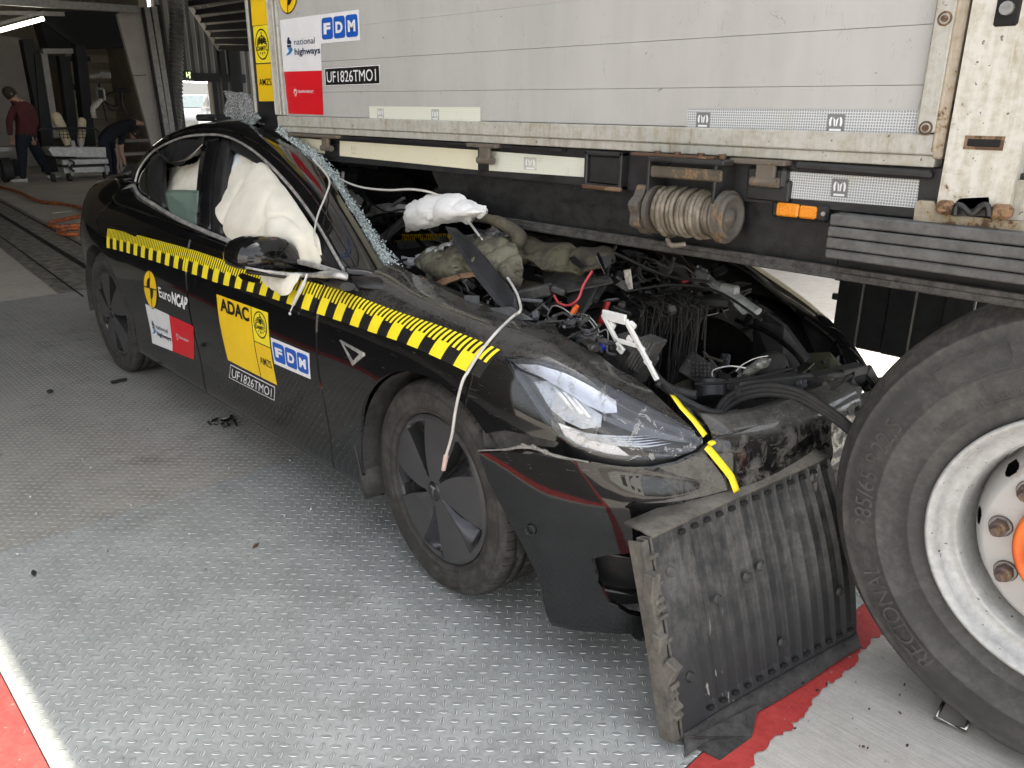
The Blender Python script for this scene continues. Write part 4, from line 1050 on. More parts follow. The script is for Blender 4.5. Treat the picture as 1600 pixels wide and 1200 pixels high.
retro((577, 166), (751, 167.5), (751, 195), (578, 188.5), yb, RETW, (.115, .63), plain('pale_grey_vinyl', (.42, .45, .40), .4), .026)
retro((1075, 170), (1441, 173), (1435, 219), (1073, 205), yb, RETG, (.083, .685), mw=.027)
ys = TY+.010
# longitudinal side member carrying strips, lamp and winch
sideprism('side_member', [(1.23, 1.20), (1.23, 1.302), (4.70, 1.302), (4.70, 1.20)], ys+.002, .10, STEELK)
sideprism('side_skirt_board', [(2.32, 1.062), (2.22, 1.198), (4.60, 1.198), (4.60, 1.062)], ys+.03, .05, plain('black_board', (.012, .012, .012), .55, var=.8, scale=30, bump=.0008))
m = MB(); m.box((3.55, ys+.028, 1.055), (2.36, .075, .018), bev=.003); m.box((3.55, ys-.002, 1.066), (2.36, .010, .018), bev=.002); m.build('skirt_flange', plain('scuffed_black_steel', (.05, .048, .045), .6, var=.8, scale=40, bump=.001), truck)
sideprism('bolted_bracket', rectXZ(3.735, 1.0475, 3.74, 1.19), ys+.024, .004, STEELK)
m = MB(); m.box((2.6, .38, 1.12), (3.6, .09, .26), bev=.01); m.build('chassis_beam', STEELK, truck)
m = MB(); m.box((2.9, 1.25, 1.12), (3.6, .09, .26), bev=.01); m.build('chassis_beam', STEELK, truck)
for x in (1.5, 2.3, 3.1, 3.9): m = MB(); m.box((x, .8, 1.24), (.08, 2.3, .10), bev=.005); m.build('cross_member', STEELK, truck)
retro((455, 214), (507, 219), (508, 240), (456, 233), ys, RETC, ()); retro((531, 220), (747, 234.5), (747, 265.5), (531, 243.5), ys, RETC, (.12,), RETC, .02, plain('faint_grey_vinyl', (.55, .52, .40), .4))
retro((764, 236), (918, 247.5), (918, 277), (764, 266.5), ys, RETW, (.45,), plain('pale_grey_vinyl2', (.50, .51, .46), .4), .05)
retro((1235, 268), (1437, 281), (1432, 325), (1231, 309.5), ys, RETG, (.42,), mw=.05)
# rope cleats and hanging brackets under the rail
def hung(px0, px1, pt, pb, y=ys-.004, name='hanging_bracket', mat=STEELK, th=.02):
    a = PX(px0, pt, y); b = PX(px1, pb, y); m = MB(); m.box(((a[0]+b[0])/2, y+th/2, (a[1]+b[1])/2), (abs(b[0]-a[0]), th, abs(a[1]-b[1])), bev=.003); return m.build(name, mat, truck)
hung(508, 531, 222, 246, ys-.002); hung(747, 764, 236, 268, ys-.002)
for (x0, x1, pt, pb, xs) in ((452, 530, 200, 209, 508), (732, 778, 211, 218, 757), (1145, 1231, 231, 243, 1197)):
    a = PX(x0, pt, TY-.02); b = PX(x1, pb, TY-.02); zc = 1.297
    m = MB(); m.box(((a[0]+b[0])/2, TY-.012, zc), (b[0]-a[0], .04, .012), bev=.003)
    c = PX(xs, pb, TY-.02); m.box((c[0]+.005, TY-.022, zc-.028), (.05, .014, .055), bev=.004); m.cyl((c[0]-.03, TY-.02, zc-.045), (c[0]+.04, TY-.02, zc-.045), .012, None, 10)
    m.build('hinge_cleat', m_rusty('rusty_hinge_steel', (.13, .11, .09), .06) if 'HNG' not in globals() else HNG, truck)
m = MB(); m.bar((1.3, TY+.002, 1.297), (2.9, TY+.002, 1.297), .03, .008); m.bar((3.63, TY-.004, 1.293), (3.93, TY-.004, 1.290), .02, .018, bev=.005); m.build('rail_gasket', BLK, truck)
# square tube end with rusty rim and its curved gusset
a = PX(918, 234); b = PX(976, 297)
m = MB(); x0, x1 = a[0]+.005, b[0]; z0, z1 = b[1], 1.300
for (cx, cz, sx, sz) in (((x0+x1)/2, z0+.006, x1-x0, .012), ((x0+x1)/2, z1-.006, x1-x0, .012), (x0+.006, (z0+z1)/2, .012, z1-z0), (x1-.006, (z0+z1)/2, .012, z1-z0)): m.box((cx, TY+.05, cz), (sx, .14, sz), bev=.003)
m.box(((x0+x1)/2, TY+.03, (z0+z1)/2), (x1-x0-.02, .08, z1-z0-.02), mi=1, bev=.006)
m.box(((x0+x1)/2, TY-.018, z0+.002), (x1-x0+.006, .012, .012), mi=2, bev=.003)
m.build('square_tube_end', [STEELK, BLK, RUST], truck)
P = [(x1, 1.300), (x1+.17, 1.300)]+[(x1+.17-.15*math.sin(t/8*1.57)*1.0, 1.300-.10*(1-math.cos(t/8*1.57))) for t in range(1, 9)]+[(x1, 1.20)]
sideprism('curved_gusset', P[::-1], TY+.03, .02, BLKD)
# winch
wx0, wx1, wz, wr_, wy = 3.275, 3.475, 1.163, .043, -.485
def m_rope():
    t = NT('steel_rope'); x, y, z = t.xyz(t.coord()); n = t.noise(16, 4, .7); f = ((x*3.0+t.math('ARCTAN2', z-wz, y-wy)*3.2+z*60).f('MULTIPLY', 3.0).f('SINE'))
    col = t.mix(t.ramp(n, .4, .65), (.13, .11, .08), (.25, .22, .175)); t.set(col=col, rough=.7); t.bump(f, .0015, 1.0); return t.m
m = MB(); rr = random.Random(3)
for layer, r in ((0, wr_), (1, wr_+.011)):
    n = 15 if layer == 0 else 13; pts = []
    for k in range(n*18+1):
        a = 2*math.pi*k/18; q = k/(n*18); R2 = r+.004*math.sin(a*.37+layer*2)+(.006 if .18 < q < .3 else 0)
        pts.append((wx0+.008+(wx1-wx0-.016)*(q if layer == 0 else .04+.8*q)+.003*math.sin(a*.21), wy+R2*math.cos(a), wz+R2*math.sin(a)))
    m.tube(pts, .0068, 6)
m.tube([(wx0+.05, wy-.02, wz-.07), (wx0+.07, wy-.03, wz-.083), (wx0+.10, wy-.01, wz-.078)], .007, 6, smooth=5)
wn_ = empty('winch', (0, 0, 0), local=True); wn_.parent = truck; wn_.matrix_parent_inverse = INV['lorry']; INV[wn_.name] = Matrix.Identity(4)
m.build('wire_rope', m_rope(), wn_)
WST = m_rusty('winch_steel', (.10, .09, .08), .06)
m = MB(); m.cyl((wx0-.01, wy, wz), (wx0+.004, wy, wz), .062, None, 32); m.build('drum_flange', WST, wn_)
m = MB(); m.cyl((wx1-.002, wy, wz), (wx1+.012, wy, wz), .064, None, 32); m.lathe([(.054, .0), (.054, .012), (.044, .012), (.042, .002), (.02, .002), (.016, .012), (0, .012)], (wx1+.012, wy, wz), (1, 0, 0), 32); m.build('drum_flange', WST, wn_)
m = MB()
prof = []
for k in range(40):
    a = 2*math.pi*k/40; prof.append((math.cos(a)*(.062+.006*math.sin(a*7)), math.sin(a)*(.062+.006*math.sin(a*7))))
m.prism(prof, (wx0-.05, wy, wz), (0, 1, 0), (0, 0, 1), .03); m.cyl((wx0-.065, wy, wz), (wx0-.01, wy, wz), .03, None, 16); m.build('ratchet_wheel', WST, wn_)
m = MB(); m.box((wx1-.014, wy+.01, 1.215), (.008, .10, .17), bev=.002); m.box((wx0-.012, wy+.01, 1.215), (.008, .10, .17), bev=.002); m.box(((wx0+wx1)/2, wy-.02, 1.292), (wx1-wx0+.02, .05, .012), bev=.003); m.box(((wx0+wx1)/2, wy-.036, 1.262), (wx1-wx0+.01, .012, .028), mi=1, bev=.004); m.box(((wx0+wx1)/2-.05, wy-.02, 1.302), (.25, .03, .006), mi=2)
for q in (.0, .06, .13, .19): m.cyl((wx0+q, wy-.02, 1.30), (wx0+q, wy-.02, 1.312), .009, None, 6, mi=2)
m.build('winch_frame', [STEELK, m_rusty('dusty_black_bar', (.09, .075, .055), .05), RUST], wn_)
# orange side marker lamp
a = PX(1205, 320, ys-.01); b = PX(1291, 343, ys-.01)
mk = MB(); mk.box(((a[0]+b[0])/2, ys+.006, 1.190), (b[0]-a[0], .028, .040), bev=.006); 
lampb = mk.build('side_marker_lamp', BLK, truck)
t = NT('amber_lens'); x, y, z = t.xyz(t.coord()); t.set(col=(.80, .27, .01), rough=.12, coat=.6); t.bump((x*900).f('SINE')*(z*900).f('SINE'), .0008, .6); AMB = t.m
m = MB(); m.box((a[0]+.045, ys-.012, 1.191), (.056, .014, .031), bev=.004); m.box((a[0]+.095, ys-.011, 1.190), (.042, .012, .029), bev=.004); m.lathe([(.011, 0), (.012, .002), (.013, 0)], (a[0]+.042, ys-.019, 1.191), (0, -1, 0), 20); o = m.build('amber_lens', AMB, truck); o.parent = lampb; o.matrix_parent_inverse = Matrix.Identity(4)
m = MB(); m.cyl((b[0]-.009, ys-.006, 1.190), (b[0]-.009, ys-.012, 1.190), .005, None, 10); m.build('lamp_screw', GREYM, truck)
# box joint beneath the third cleat
m = MB(); m.box((3.56, TY-.0, 1.262), (.10, .03, .05), bev=.008); m.box((3.565, TY+.004, 1.232), (.11, .02, .05), bev=.004); m.build('lashing_plate', BLK, truck)
# rusty front post with pocket, slot and rubber foot
post = sideprism('front_post', [PX(1463, 322, TY-.02), PX(1575, 330, TY-.02), (PX(1575, 330, TY-.02)[0]+.003, 2.62), (3.949, 2.62)], TY-.02, .07, POST)
m = MB(); m.box((4.152, TY+.0, 1.92), (.02, .06, 1.36), bev=.004); m.build('post_edge', POST, truck)
m = MB(); a = PX(1508, 214, TY-.021); b = PX(1567, 233, TY-.021); m.box(((a[0]+b[0])/2, TY-.018, (a[1]+b[1])/2), (b[0]-a[0]-.012, .010, a[1]-b[1]-.006), bev=.002); m.box(((a[0]+b[0])/2, TY-.0195, (a[1]+b[1])/2), (b[0]-a[0], .003, a[1]-b[1]+.006), mi=1); m.build('post_slot', [DARK, RUST], truck)
a = PX(1560, -8, TY-.021); b = PX(1590, 40, TY-.021); m = MB(); m.box(((a[0]+b[0])/2, TY-.018, (a[1]+b[1])/2), (b[0]-a[0], .012, a[1]-b[1]), bev=.004); m.cyl(((a[0]+b[0])/2, TY-.02, b[1]+.03), ((a[0]+b[0])/2, TY-.034, b[1]+.03), .012, None, 12, mi=1); m.build('post_lock', [DARK, GREYM], truck)
RUSTO = m_rusty('orange_rust', (.24, .13, .075), .12)
for q0, q1 in (((1463, 312), (1488, 337)), ((1548, 318), (1578, 345))):
    a = PX(*q0, TY-.03); b = PX(*q1, TY-.03); m = MB(); m.box(((a[0]+b[0])/2, TY-.022, (a[1]+b[1])/2), (b[0]-a[0], .026, a[1]-b[1]), bev=.008); m.build('post_foot', RUSTO, truck)
m = MB(); P = [(1489, 338), (1491, 318), (1500, 310), (1545, 308), (1548, 338)]; 
m.tube([U(q[0], q[1], Y=TY-.035) for q in ((1492, 336), (1494, 322), (1503, 322), (1518, 334), (1533, 322), (1543, 322), (1545, 338))], .006, 8, smooth=5); m.prism([PX(*q, TY-.02) for q in P], (0, TY-.02, 0), (1, 0, 0), (0, 0, 1), -.02); m.build('rubber_buffer', BLK, truck)
sideprism('rust_base_plate', [PX(*q, TY-.012) for q in ((1427, 345), (1430, 318), (1436, 313), (1460, 315), (1466, 334), (1640, 350), (1640, 369))], TY-.012, .02, m_rusty('mottled_rust_plate', (.36, .32, .25), .12))
# grey ribbed guard boards above the wheel
GRB = plain('weathered_grey_board', (.095, .095, .093), .6, var=.35, scale=20, bump=.0006)
m = MB()
for z0, z1, yy in ((1.172, 1.198, .0), (1.148, 1.171, -.004), (1.122, 1.147, -.004), (1.100, 1.121, -.002)): m.box(((3.745+4.9)/2, TY-.02+yy, (z0+z1)/2), (4.9-3.745, .05, z1-z0-.002), bev=.003)
m.build('guard_board', GRB, truck)
m = MB(); m.box((4.6, TY+.02, 1.245), (1.1, .04, .09)); m.box((4.65, TY+.03, 2.0), (.96, .06, 1.3)); m.build('cab_side', RAIL, truck)
# the big wheel
def m_ttyre():
    t = NT('lorry_tyre_rubber'); n = t.noise(5, 5, .65); n2 = t.noise(50, 5, .75); x, y, z = t.xyz(t.coord()); r = ((x-4.345)*(x-4.345)+(z-.55)*(z-.55)).f('SQRT')
    d = t.ramp(n*.55+n2*.45, .42, .66); shoulder = t.ramp(r, .49, .54)
    col = t.mix(d, (.060, .059, .058), (.105, .101, .095)); col = t.mix(shoulder*t.ramp(n2, .4, .7)*.6, col, (.15, .135, .115))
    sc = t.noise(90, 3, .6, stretch=(1, 1, 3)); col = t.mix(t.ramp(sc, .68, .72)*.5, col, (.20, .19, .17))
    t.set(col=col, rough=.72, spec=.35); t.bump(n2*.6+(r*420).f('SINE')*.03, .0008, .8); return t.m
wc = Vector((4.345, 0, .553)); RT = .553
wheel = empty('road_wheel', (0, 0, 0), local=True); wheel.parent = truck; wheel.matrix_parent_inverse = INV['lorry']; INV[wheel.name] = Matrix.Identity(4)
m = MB(); y0 = -.425     # outer sidewall plane
prof = [(.298, y0+.030), (.302, y0+.016), (.318, y0+.010), (.335, y0+.004), (.345, y0-.002), (.349, y0-.0045), (.352, y0-.002), (.385, y0-.009), (.415, y0-.011), (.418, y0-.0135), (.421, y0-.011), (.455, y0-.008), (.485, y0+.002), (.505, y0+.012), (.508, y0+.010), (.512, y0+.018), (.528, y0+.034), (.540, y0+.052), (.548, y0+.062), (.552, y0+.085)]
for k in range(5):
    yc = y0+.11+.028*k
    if k: pass
prof += [(RT, y0+.12), (.541, y0+.123), (.541, y0+.133), (RT, y0+.136), (RT, y0+.20), (.541, y0+.203), (.541, y0+.213), (RT, y0+.216), (RT, y0+.30), (.54, y0+.34), (.49, y0+.37), (.30, y0+.36)]
m.lathe(prof, wc, (0, 1, 0), 160); tyre = m.build('tyre', m_ttyre(), wheel)
# raised sidewall lettering blocks and outlines (curved)
def ringtext(txt, r, a0, h, wch, up=True, th=.0018, mi=0, m=None, yo=None):
    vs, fs, w = text2d(txt, .0); W = w*wch*h
    yb_ = yo
    P = []
    for x, y in vs:
        rr = r+(y-.5)*h; a = R_(a0)-(x*wch*h)/r if up else R_(a0)+(x*wch*h)/r
        if not up: rr = r-(y-.5)*h
        P.append(Vector((wc.x-rr*math.cos(a)*-1, yb_, wc.z+rr*math.sin(a))))
    m.add(P, [f for f in fs], mi)
RRB = plain('raised_rubber', (.070, .067, .063), .7, var=.5)
m = MB()
ringtext('REGIONAL', .448, 238, .040, .95, True, m=m, yo=y0-.0108); m.build('sidewall_lettering', RRB, tyre); m = MB()
ringtext('385/65 R22.5', .448, 192, .040, .95, True, m=m, yo=y0-.0112); m.build('sidewall_lettering', RRB, tyre); m = MB()
ringtext('TUBELESS  M+S  REGROOVABLE', .372, 150, .016, .9, True, m=m, yo=y0-.0095)
for v_ in m.v: pass
m.build('sidewall_lettering', RRB, tyre)
for (r0, r1, aa, ab) in ((.425, .475, 138, 118), (.36, .41, 128, 112), (.43, .47, 222, 236)):
    pts = [wc+Vector((r0*math.cos(R_(aa+(ab-aa)*k/8)), 0, r0*math.sin(R_(aa+(ab-aa)*k/8)))) for k in range(9)]+[wc+Vector((r1*math.cos(R_(ab+(aa-ab)*k/8)), 0, r1*math.sin(R_(ab+(aa-ab)*k/8)))) for k in range(9)]
    pts.append(pts[0]); m = MB(); m.tube([p+Vector((0, y0-.010, 0)) for p in pts], .0013, 5); m.build('sidewall_moulding', RRB, tyre)
RIMS = m_rusty('silver_rim_paint', (.50, .51, .51), -.04)
RIMS = None
t = NT('silver_rim'); n = t.noise(6, 4, .6); n2 = t.noise(60, 4, .7); sp = t.noise(75, 2)
t.set(col=t.mix(t.ramp(sp, .70, .73), t.mix(t.ramp(n*.5+n2*.5, .35, .65), (.38, .385, .38), (.54, .545, .535)), (.06, .04, .03)), rough=.5, metal=.25); t.bump(n2, .0008, .6); RIMS = t.m
m = MB()
m.lathe([(.292, y0+.05), (.302, y0+.020), (.311, y0+.004), (.311, y0-.003), (.306, y0-.005), (.300, y0-.002), (.292, y0+.014), (.283, y0+.030), (.270, y0+.038), (.262, y0+.036), (.256, y0+.040), (.250, y0+.060), (.246, y0+.10), (.243, y0+.14)], wc, (0, 1, 0), 120)
m.build('rim', RIMS, wheel)
# disc with hand holes: built as ring sectors
def m_disc():
    t = NT('stained_wheel_disc'); n = t.noise(9, 5, .7); n2 = t.noise(50, 4); d = t.ramp(n, .5, .72)
    t.set(col=t.mix(d, (.56, .55, .53), (.34, .27, .20)), rough=.5, metal=.25); t.bump(n2, .0008, .5); return t.m
m = MB(); HA = 10; NA = 600; prof = [(.243, y0+.135)]+[(.243-.045*k/18, y0+.135-.102*math.sin(k/18*1.57)**.9) for k in range(1, 19)]+[(.14, y0+.030), (.10, y0+.030)]
vs = []
for (r, h) in prof:
    for k in range(NA): a = 2*math.pi*k/NA; vs.append(wc+Vector((r*math.cos(a), h, r*math.sin(a))))
fs = []; mi = []
for i in range(len(prof)-1):
    for k in range(NA):
        r = (prof[i][0]+prof[i+1][0])/2; ph = ((k+.5)/NA*HA+.5) % 1-.5
        k2 = (k+1) % NA
        hole = abs(ph)*2*math.pi*r/HA < .0185*math.sqrt(max(0, 1-((i-8.5)/4.4)**2))
        if not hole: fs.append((i*NA+k, (i+1)*NA+k, (i+1)*NA+k2, i*NA+k2))
m.add(vs, fs, 0, True); m.build('wheel_disc', m_disc(), wheel)
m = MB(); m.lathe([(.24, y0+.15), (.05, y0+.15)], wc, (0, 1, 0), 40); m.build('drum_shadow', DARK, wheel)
NUTM = m_rusty('rusty_nut', (.12, .085, .075), .05)
def nutmesh():
    m = MB(); m.lathe([(.024, .0), (.024, -.004), (.0225, -.006)], (0, 0, 0), (0, 1, 0), 24)
    m.tube([(0, -.004, 0), (0, -.026, 0)], [.0185, .0175], 6, sm=False); m.lathe([(.0175, -.026), (.0150, -.030), (.0115, -.030)], (0, 0, 0), (0, 1, 0), 12); m.cyl((0, -.028, 0), (0, -.044, 0), .0112, .0095, 14)
    return m
base = nutmesh().build('wheel_nut', NUTM, wheel); base.matrix_parent_inverse = Matrix.Identity(4)
for k in range(10):
    a = R_(178+36*k); o = base if k == 0 else base.copy()
    if k: scene.collection.objects.link(o)
    o.location = (wc.x+.1675*math.cos(a), y0+.030, wc.z+.1675*math.sin(a)); o.rotation_euler = (0, R_(17*k), 0)
t = NT('orange_hub_plastic'); n = t.noise(12, 4); t.set(col=t.mix(t.ramp(n, .3, .7), (.72, .13, .02), (.85, .20, .04)), rough=.55); t.bump(t.noise(18, 2, .4), .006, .8)
m = MB(); m.lathe([(.138, y0+.032), (.138, y0+.012), (.132, y0+.002), (.126, y0+.004), (.110, y0+.014), (.102, y0-.004), (.07, y0-.02), (.03, y0-.028), (0, y0-.03)], wc, (0, 1, 0), 60); m.build('hub_cover', t.m, wheel)
# opposite wheels, mudflap and axle seen under the chassis
w2 = MB(); w2.lathe([(.30, 2.03), (.45, 2.06), (.52, 2.03), (.553, 1.97), (.553, 1.75), (.50, 1.70), (.3, 1.70)], wc, (0, 1, 0), 60); w2.lathe([(.3, 2.02), (.24, 1.95), (.05, 1.95)], wc, (0, 1, 0), 40); w2.build('tyre', plain('far_tyre', (.03, .03, .03), .8), wheel)
m = MB(); m.cyl((wc.x, y0+.1, wc.z), (wc.x, 1.9, wc.z), .07, None, 16); m.build('axle', STEELK, truck)
fa = U(1312, 449, Y=1.35); fb = U(1316, 539, Y=1.35); fc = U(1560, 570, Y=1.35)
m = MB(); n = 7
for k in range(n):
    x0 = fa.x+(k)*.115; m.box((x0+.055, 1.35+.006*(k % 2), (1.06+fb.z)/2), (.113, .02, 1.06-fb.z), bev=.004)
for k in range(5): m.box((fa.x-.012, 1.35, fb.z+.22+.09*k), (.03, .02, .03), bev=.004)
m.build('ribbed_mudguard', BLK, truck)
# ================================================================ torn ribbed belly cover leaning in front of the bumper
PG = plain('dusty_ribbed_plastic', (.060, .062, .066), .5, var=.75, scale=12, bump=.0008)
def m_pan():
    t = NT('scuffed_grey_black_plastic'); x, y, z = t.xyz(t.coord()); n = t.noise(7, 6, .72); n2 = t.noise(60, 5, .75); w = t.noise(40, 3, .6, stretch=(1, 1, .15), dist=.5); m2 = t.noise(3, 3, .6)
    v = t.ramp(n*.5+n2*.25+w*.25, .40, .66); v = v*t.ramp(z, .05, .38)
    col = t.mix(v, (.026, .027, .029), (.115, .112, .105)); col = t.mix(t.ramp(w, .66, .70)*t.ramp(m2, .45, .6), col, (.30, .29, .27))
    t.set(col=col, rough=.52, spec=.4); t.bump(n2, .0012, .8); return t.m
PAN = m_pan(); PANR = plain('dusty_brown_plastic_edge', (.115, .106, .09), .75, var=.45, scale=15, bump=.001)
pan = empty('plastic_underfloor_cover', (3.80, -.55, 0), label='broken ribbed black plastic cover leaning upright between the bumper and the big tyre', category='plastic cover')
pTL = U(1022, 840, X=3.625); pTR = U(1290, 712, X=3.735); pBL = U(1072, 1150, X=3.765); pBR = U(1334, 988, X=3.862)
def PP(a, b, o=0.0):       # a along, b up
    p = (pBL*(1-a)+pBR*a)*(1-b)+(pTL*(1-a)+pTR*a)*b
    n = (pBR-pBL).cross(pTL-pBL).normalized(); bow = .018*math.sin(math.pi*b)*(.3+a)-.012*math.sin(3*a+1)
    return p+n*(o+bow)
print('pan n', (pBR-pBL).cross(pTL-pBL).normalized(), pTL, pTR, pBL, pBR)
# ribbed sheet: flat margin then ribs
NX = 150; prof = []
rows = [[] for _ in range(15)]
for i in range(NX+1):
    a = i/NX
    if a < .13: h = 0
    else:
        q = ((a-.13)/.87*13) % 1; h = -.010 if q < .72 else (.010*(q-.72)/.28*1.3-.010 if q < .94 else 0)
        h = -.011*min(1, q/.12)*(1 if q < .80 else max(0, (1-q)/.2))
    for j in range(15):
        b = j/14; end = min(1, b/.05, (1-b)/.045); rows[j].append(PP(a, b, h*end))
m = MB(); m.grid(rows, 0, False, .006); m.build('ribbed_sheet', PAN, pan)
m = MB()
for i in range(13):
    a = .13+.87*(i+.36)/13
    for b in (.955, .045):
        c = PP(a, b, .001)
        ux = (PP(a+.01, b)-PP(a-.01, b)).normalized(); uz = (PP(a, b+.01)-PP(a, b-.01)).normalized(); n_ = ux.cross(uz)
        m = MB(); m.box(c, (.020, .010, .011), Matrix((ux, -n_, uz)).transposed(), bev=.003); m.build('drain_slot', DARK, pan)
for (a, b) in ((.06, .80), (.07, .26), (.26, .56), (.42, .60), (.50, .62), (.55, .18), (.90, .30), (.88, .93)):
    c = PP(a, b, .002); n_ = (PP(a+.01, b)-PP(a-.01, b)).cross(PP(a, b+.01)-PP(a, b-.01)).normalized()
    m = MB(); m.cyl(c, c+n_*.006, .014, .009, 14); m.build('moulded_boss', PAN, pan)
# folded top flange, thick side flange with ribs, bottom flange
top = [[PP(a, 1.0, .004) for a in [k/20 for k in range(21)]], [PP(a, 1.03, -.03-.0*a) for a in [k/20 for k in range(21)]], [PP(a, 1.05, -.085+.05*a) for a in [k/20 for k in range(21)]]]
m = MB(); m.grid(top, 0, True, .007); m.build('top_flange', PANR, pan)
rows = []
for j in range(17):
    b = j/16
    rows.append([PP(-.002, b, .003), PP(-.004, b, -.028), PP(-.03, b, -.030), PP(-.034, b, .002), PP(-.050, b, .004), PP(-.054, b, -.035)])
m = MB(); m.grid(rows, 0, False, .007); m.build('side_flange', PANR, pan)
m = MB(); rr = random.Random(5)
for b in (.12, .17, .22, .27, .5, .62, .66, .70, .78, .92): m.box(PP(-.022, b, .002), (.012+rr.random()*.02, .03, .008+.006*rr.random()), Matrix.Rotation(rr.uniform(-.5, .5), 3, 'Y'), bev=.002)
m.box(PP(-.045, .78, .004), (.03, .03, .07), bev=.004); m.box(PP(-.05, .50, .0), (.03, .03, .05), bev=.004); m.box(PP(-.035, .33, .002), (.035, .03, .09), Matrix.Rotation(.35, 3, 'Y'), bev=.004)
m.build('flange_ribs', PANR, pan)
bt = []
for k in range(25):
    a = k/24; p0 = PP(a, .0, -.002); fl = [p0, Vector((p0.x+.016, p0.y-.012, .012)), Vector((p0.x+.030-.012*a+.010*math.sin(a*3.1), p0.y-.03+.03*a, .003+.004*math.sin(9*a)))]
    bt.append(fl)
m = MB(); m.grid([[bt[k][j] for k in range(25)] for j in range(3)], 0, True, .006); m.build('bottom_flange', BLKD, pan)
tip = [U(1060, 1150, Z=.03), U(1085, 1150, Z=.03), U(1185, 1100, Z=.02), U(1175, 1150, Z=.004), U(1125, 1186, Z=.004), U(1072, 1158, Z=.01)]
m = MB(); m.add(tip+[p-Vector((0, 0, .005)) for p in tip], [tuple(range(6))[::-1], tuple(range(6, 12))]+[(i, (i+1) % 6, 6+(i+1) % 6, 6+i) for i in range(6)]); m.build('torn_corner', BLKD, pan)
# far part of the cover behind the tyre
m = MB(); m.box(PP(1.04, .55, -.02), (.012, .07, .42), Matrix.Rotation(.12, 3, 'Y'), bev=.003); m.build('end_strip', PAN, pan)
# ================================================================ THE HALL BEHIND
def tagthing(o, label, cat, group=None):
    o['label'] = label; o['category'] = cat
    if group: o['group'] = group
    return o
HW = plain('hall_wall_beige', (.34, .31, .25), .8, var=.15, scale=3)
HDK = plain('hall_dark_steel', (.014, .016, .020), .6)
HGR = plain('hall_grey_panel', (.38, .36, .33), .6, var=.1, scale=3)
HPALE = plain('hall_pale_metal', (.34, .335, .32), .5, .2)
def m_clad(name, col, period, axis='y', th=.35):
    t = NT(name); x, y, z = t.xyz(t.coord()); c = y if axis == 'y' else z
    f = (c/period).f('FRACT'); g = t.ramp(f, .0, .12)*(1-t.ramp(f, .55, .68))
    n = t.noise(5, 4); t.set(col=t.mix(g, tuple(k*th for k in col), t.mix(n, tuple(k*.85 for k in col), col)), rough=.55, metal=.1); t.bump(g, .02, .8); return t.m
CLAD = m_clad('ribbed_wall_cladding', (.21, .215, .20), .20)
SANDW = m_clad('sandwich_wall_panel', (.50, .45, .34), .34, 'z', .7)
def yz(px, py, X): p = U(px, py, X=X); return (p.y, p.z)
def qprism(name, pix, X, th, mat, parent=None):
    m = MB(); m.prism([yz(*q, X) for q in pix], (X, 0, 0), (0, 1, 0), (0, 0, 1), -th)
    # prism normal is +X (y cross z); thickness goes backwards
    return m.build(name, mat, parent)
hall = empty('hall_building', (-9, 3, 0), label='dark industrial hall with ribbed cladding and a flat roof, open toward the crashed car', category='building')
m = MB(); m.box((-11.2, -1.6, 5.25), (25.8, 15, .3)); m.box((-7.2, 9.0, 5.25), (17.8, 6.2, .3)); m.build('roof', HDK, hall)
m = MB(); m.box((1.65, 1.5, 5.0), (.3, 21, .8)); m.build('roof_edge_beam', HGR, hall)
m = MB(); m.box((-24, -1.8, 2.6), (.2, 15, 5.2)); m.box((-20, 5.6, 2.6), (8, .2, 5.2)); m.build('back_wall', HW, hall)
m = MB(); m.box((-12, -9.0, 2.6), (24, .2, 5.2)); m.build('side_wall', SANDW, hall)
WX = -16.0
oL = U(279, 124, X=WX); oR = U(326, 124, X=WX)
m = MB()
m.box((WX, (oR.y+13)/2, 2.6), (.2, 13-oR.y, 5.2)); m.box((WX, (oL.y+oR.y)/2, (oL.z+5.2)/2), (.2, oR.y-oL.y, 5.2-oL.z)); m.box((WX, (oL.y-.2), 2.6), (.2, .4, 5.2)); m.build('cladding_wall', CLAD, hall)
m = MB(); m.box((-6.5, 10.5, 2.6), (14, .2, 5.2)); m.build('cladding_wall', m_clad('ribbed_side_cladding', (.20, .20, .19), .2), hall)
m = MB(); z = oL.z; m.box((WX+.14, (oL.y+oR.y)/2+.3, z+.06), (.08, oR.y-oL.y+1.2, .20)); m.box((WX+.14, oR.y+.05, z/2), (.1, .12, z)); m.build('doorway_frame', HDK, hall)
m = MB(); a = U(345, 95, X=WX+.6)
for px_ in (352, 366, 374): p = U(px_, 150, X=WX+.8); m.box((WX+.8, p.y, 2.4), (.12, .14, 4.6))
m.build('wall_posts', HDK, hall)
sl = [U(298, 6, X=-12), U(386, -8, X=-7), U(392, 76, X=-10), U(343, 74, X=-15)]
# sloping raised overhead door with purlins
def lerp4(a, b): return sl[0]*(1-a)*(1-b)+sl[1]*a*(1-b)+sl[2]*a*b+sl[3]*(1-a)*b
odoor = empty('overhead_door', sl[3], label='raised overhead sectional door with ribs and square panels under the hall roof', category='overhead door')
for j in range(6):
    for i in range(6):
        m = MB(); q = [lerp4((i+.04)/6, (j+.12)/6), lerp4((i+.96)/6, (j+.12)/6), lerp4((i+.96)/6, (j+.88)/6), lerp4((i+.04)/6, (j+.88)/6)]
        m.add(q+[p+Vector((0, 0, .03)) for p in q], [(0, 1, 2, 3), (7, 6, 5, 4), (0, 4, 5, 1), (1, 5, 6, 2), (2, 6, 7, 3), (3, 7, 4, 0)]); m.build('door_panel', plain('overhead_door_grey', (.68, .64, .58), .6), odoor)
for j in range(7): m = MB(); m.bar(lerp4(0, j/6), lerp4(1, j/6), .10, .10); m.build('door_rail', HDK, odoor)
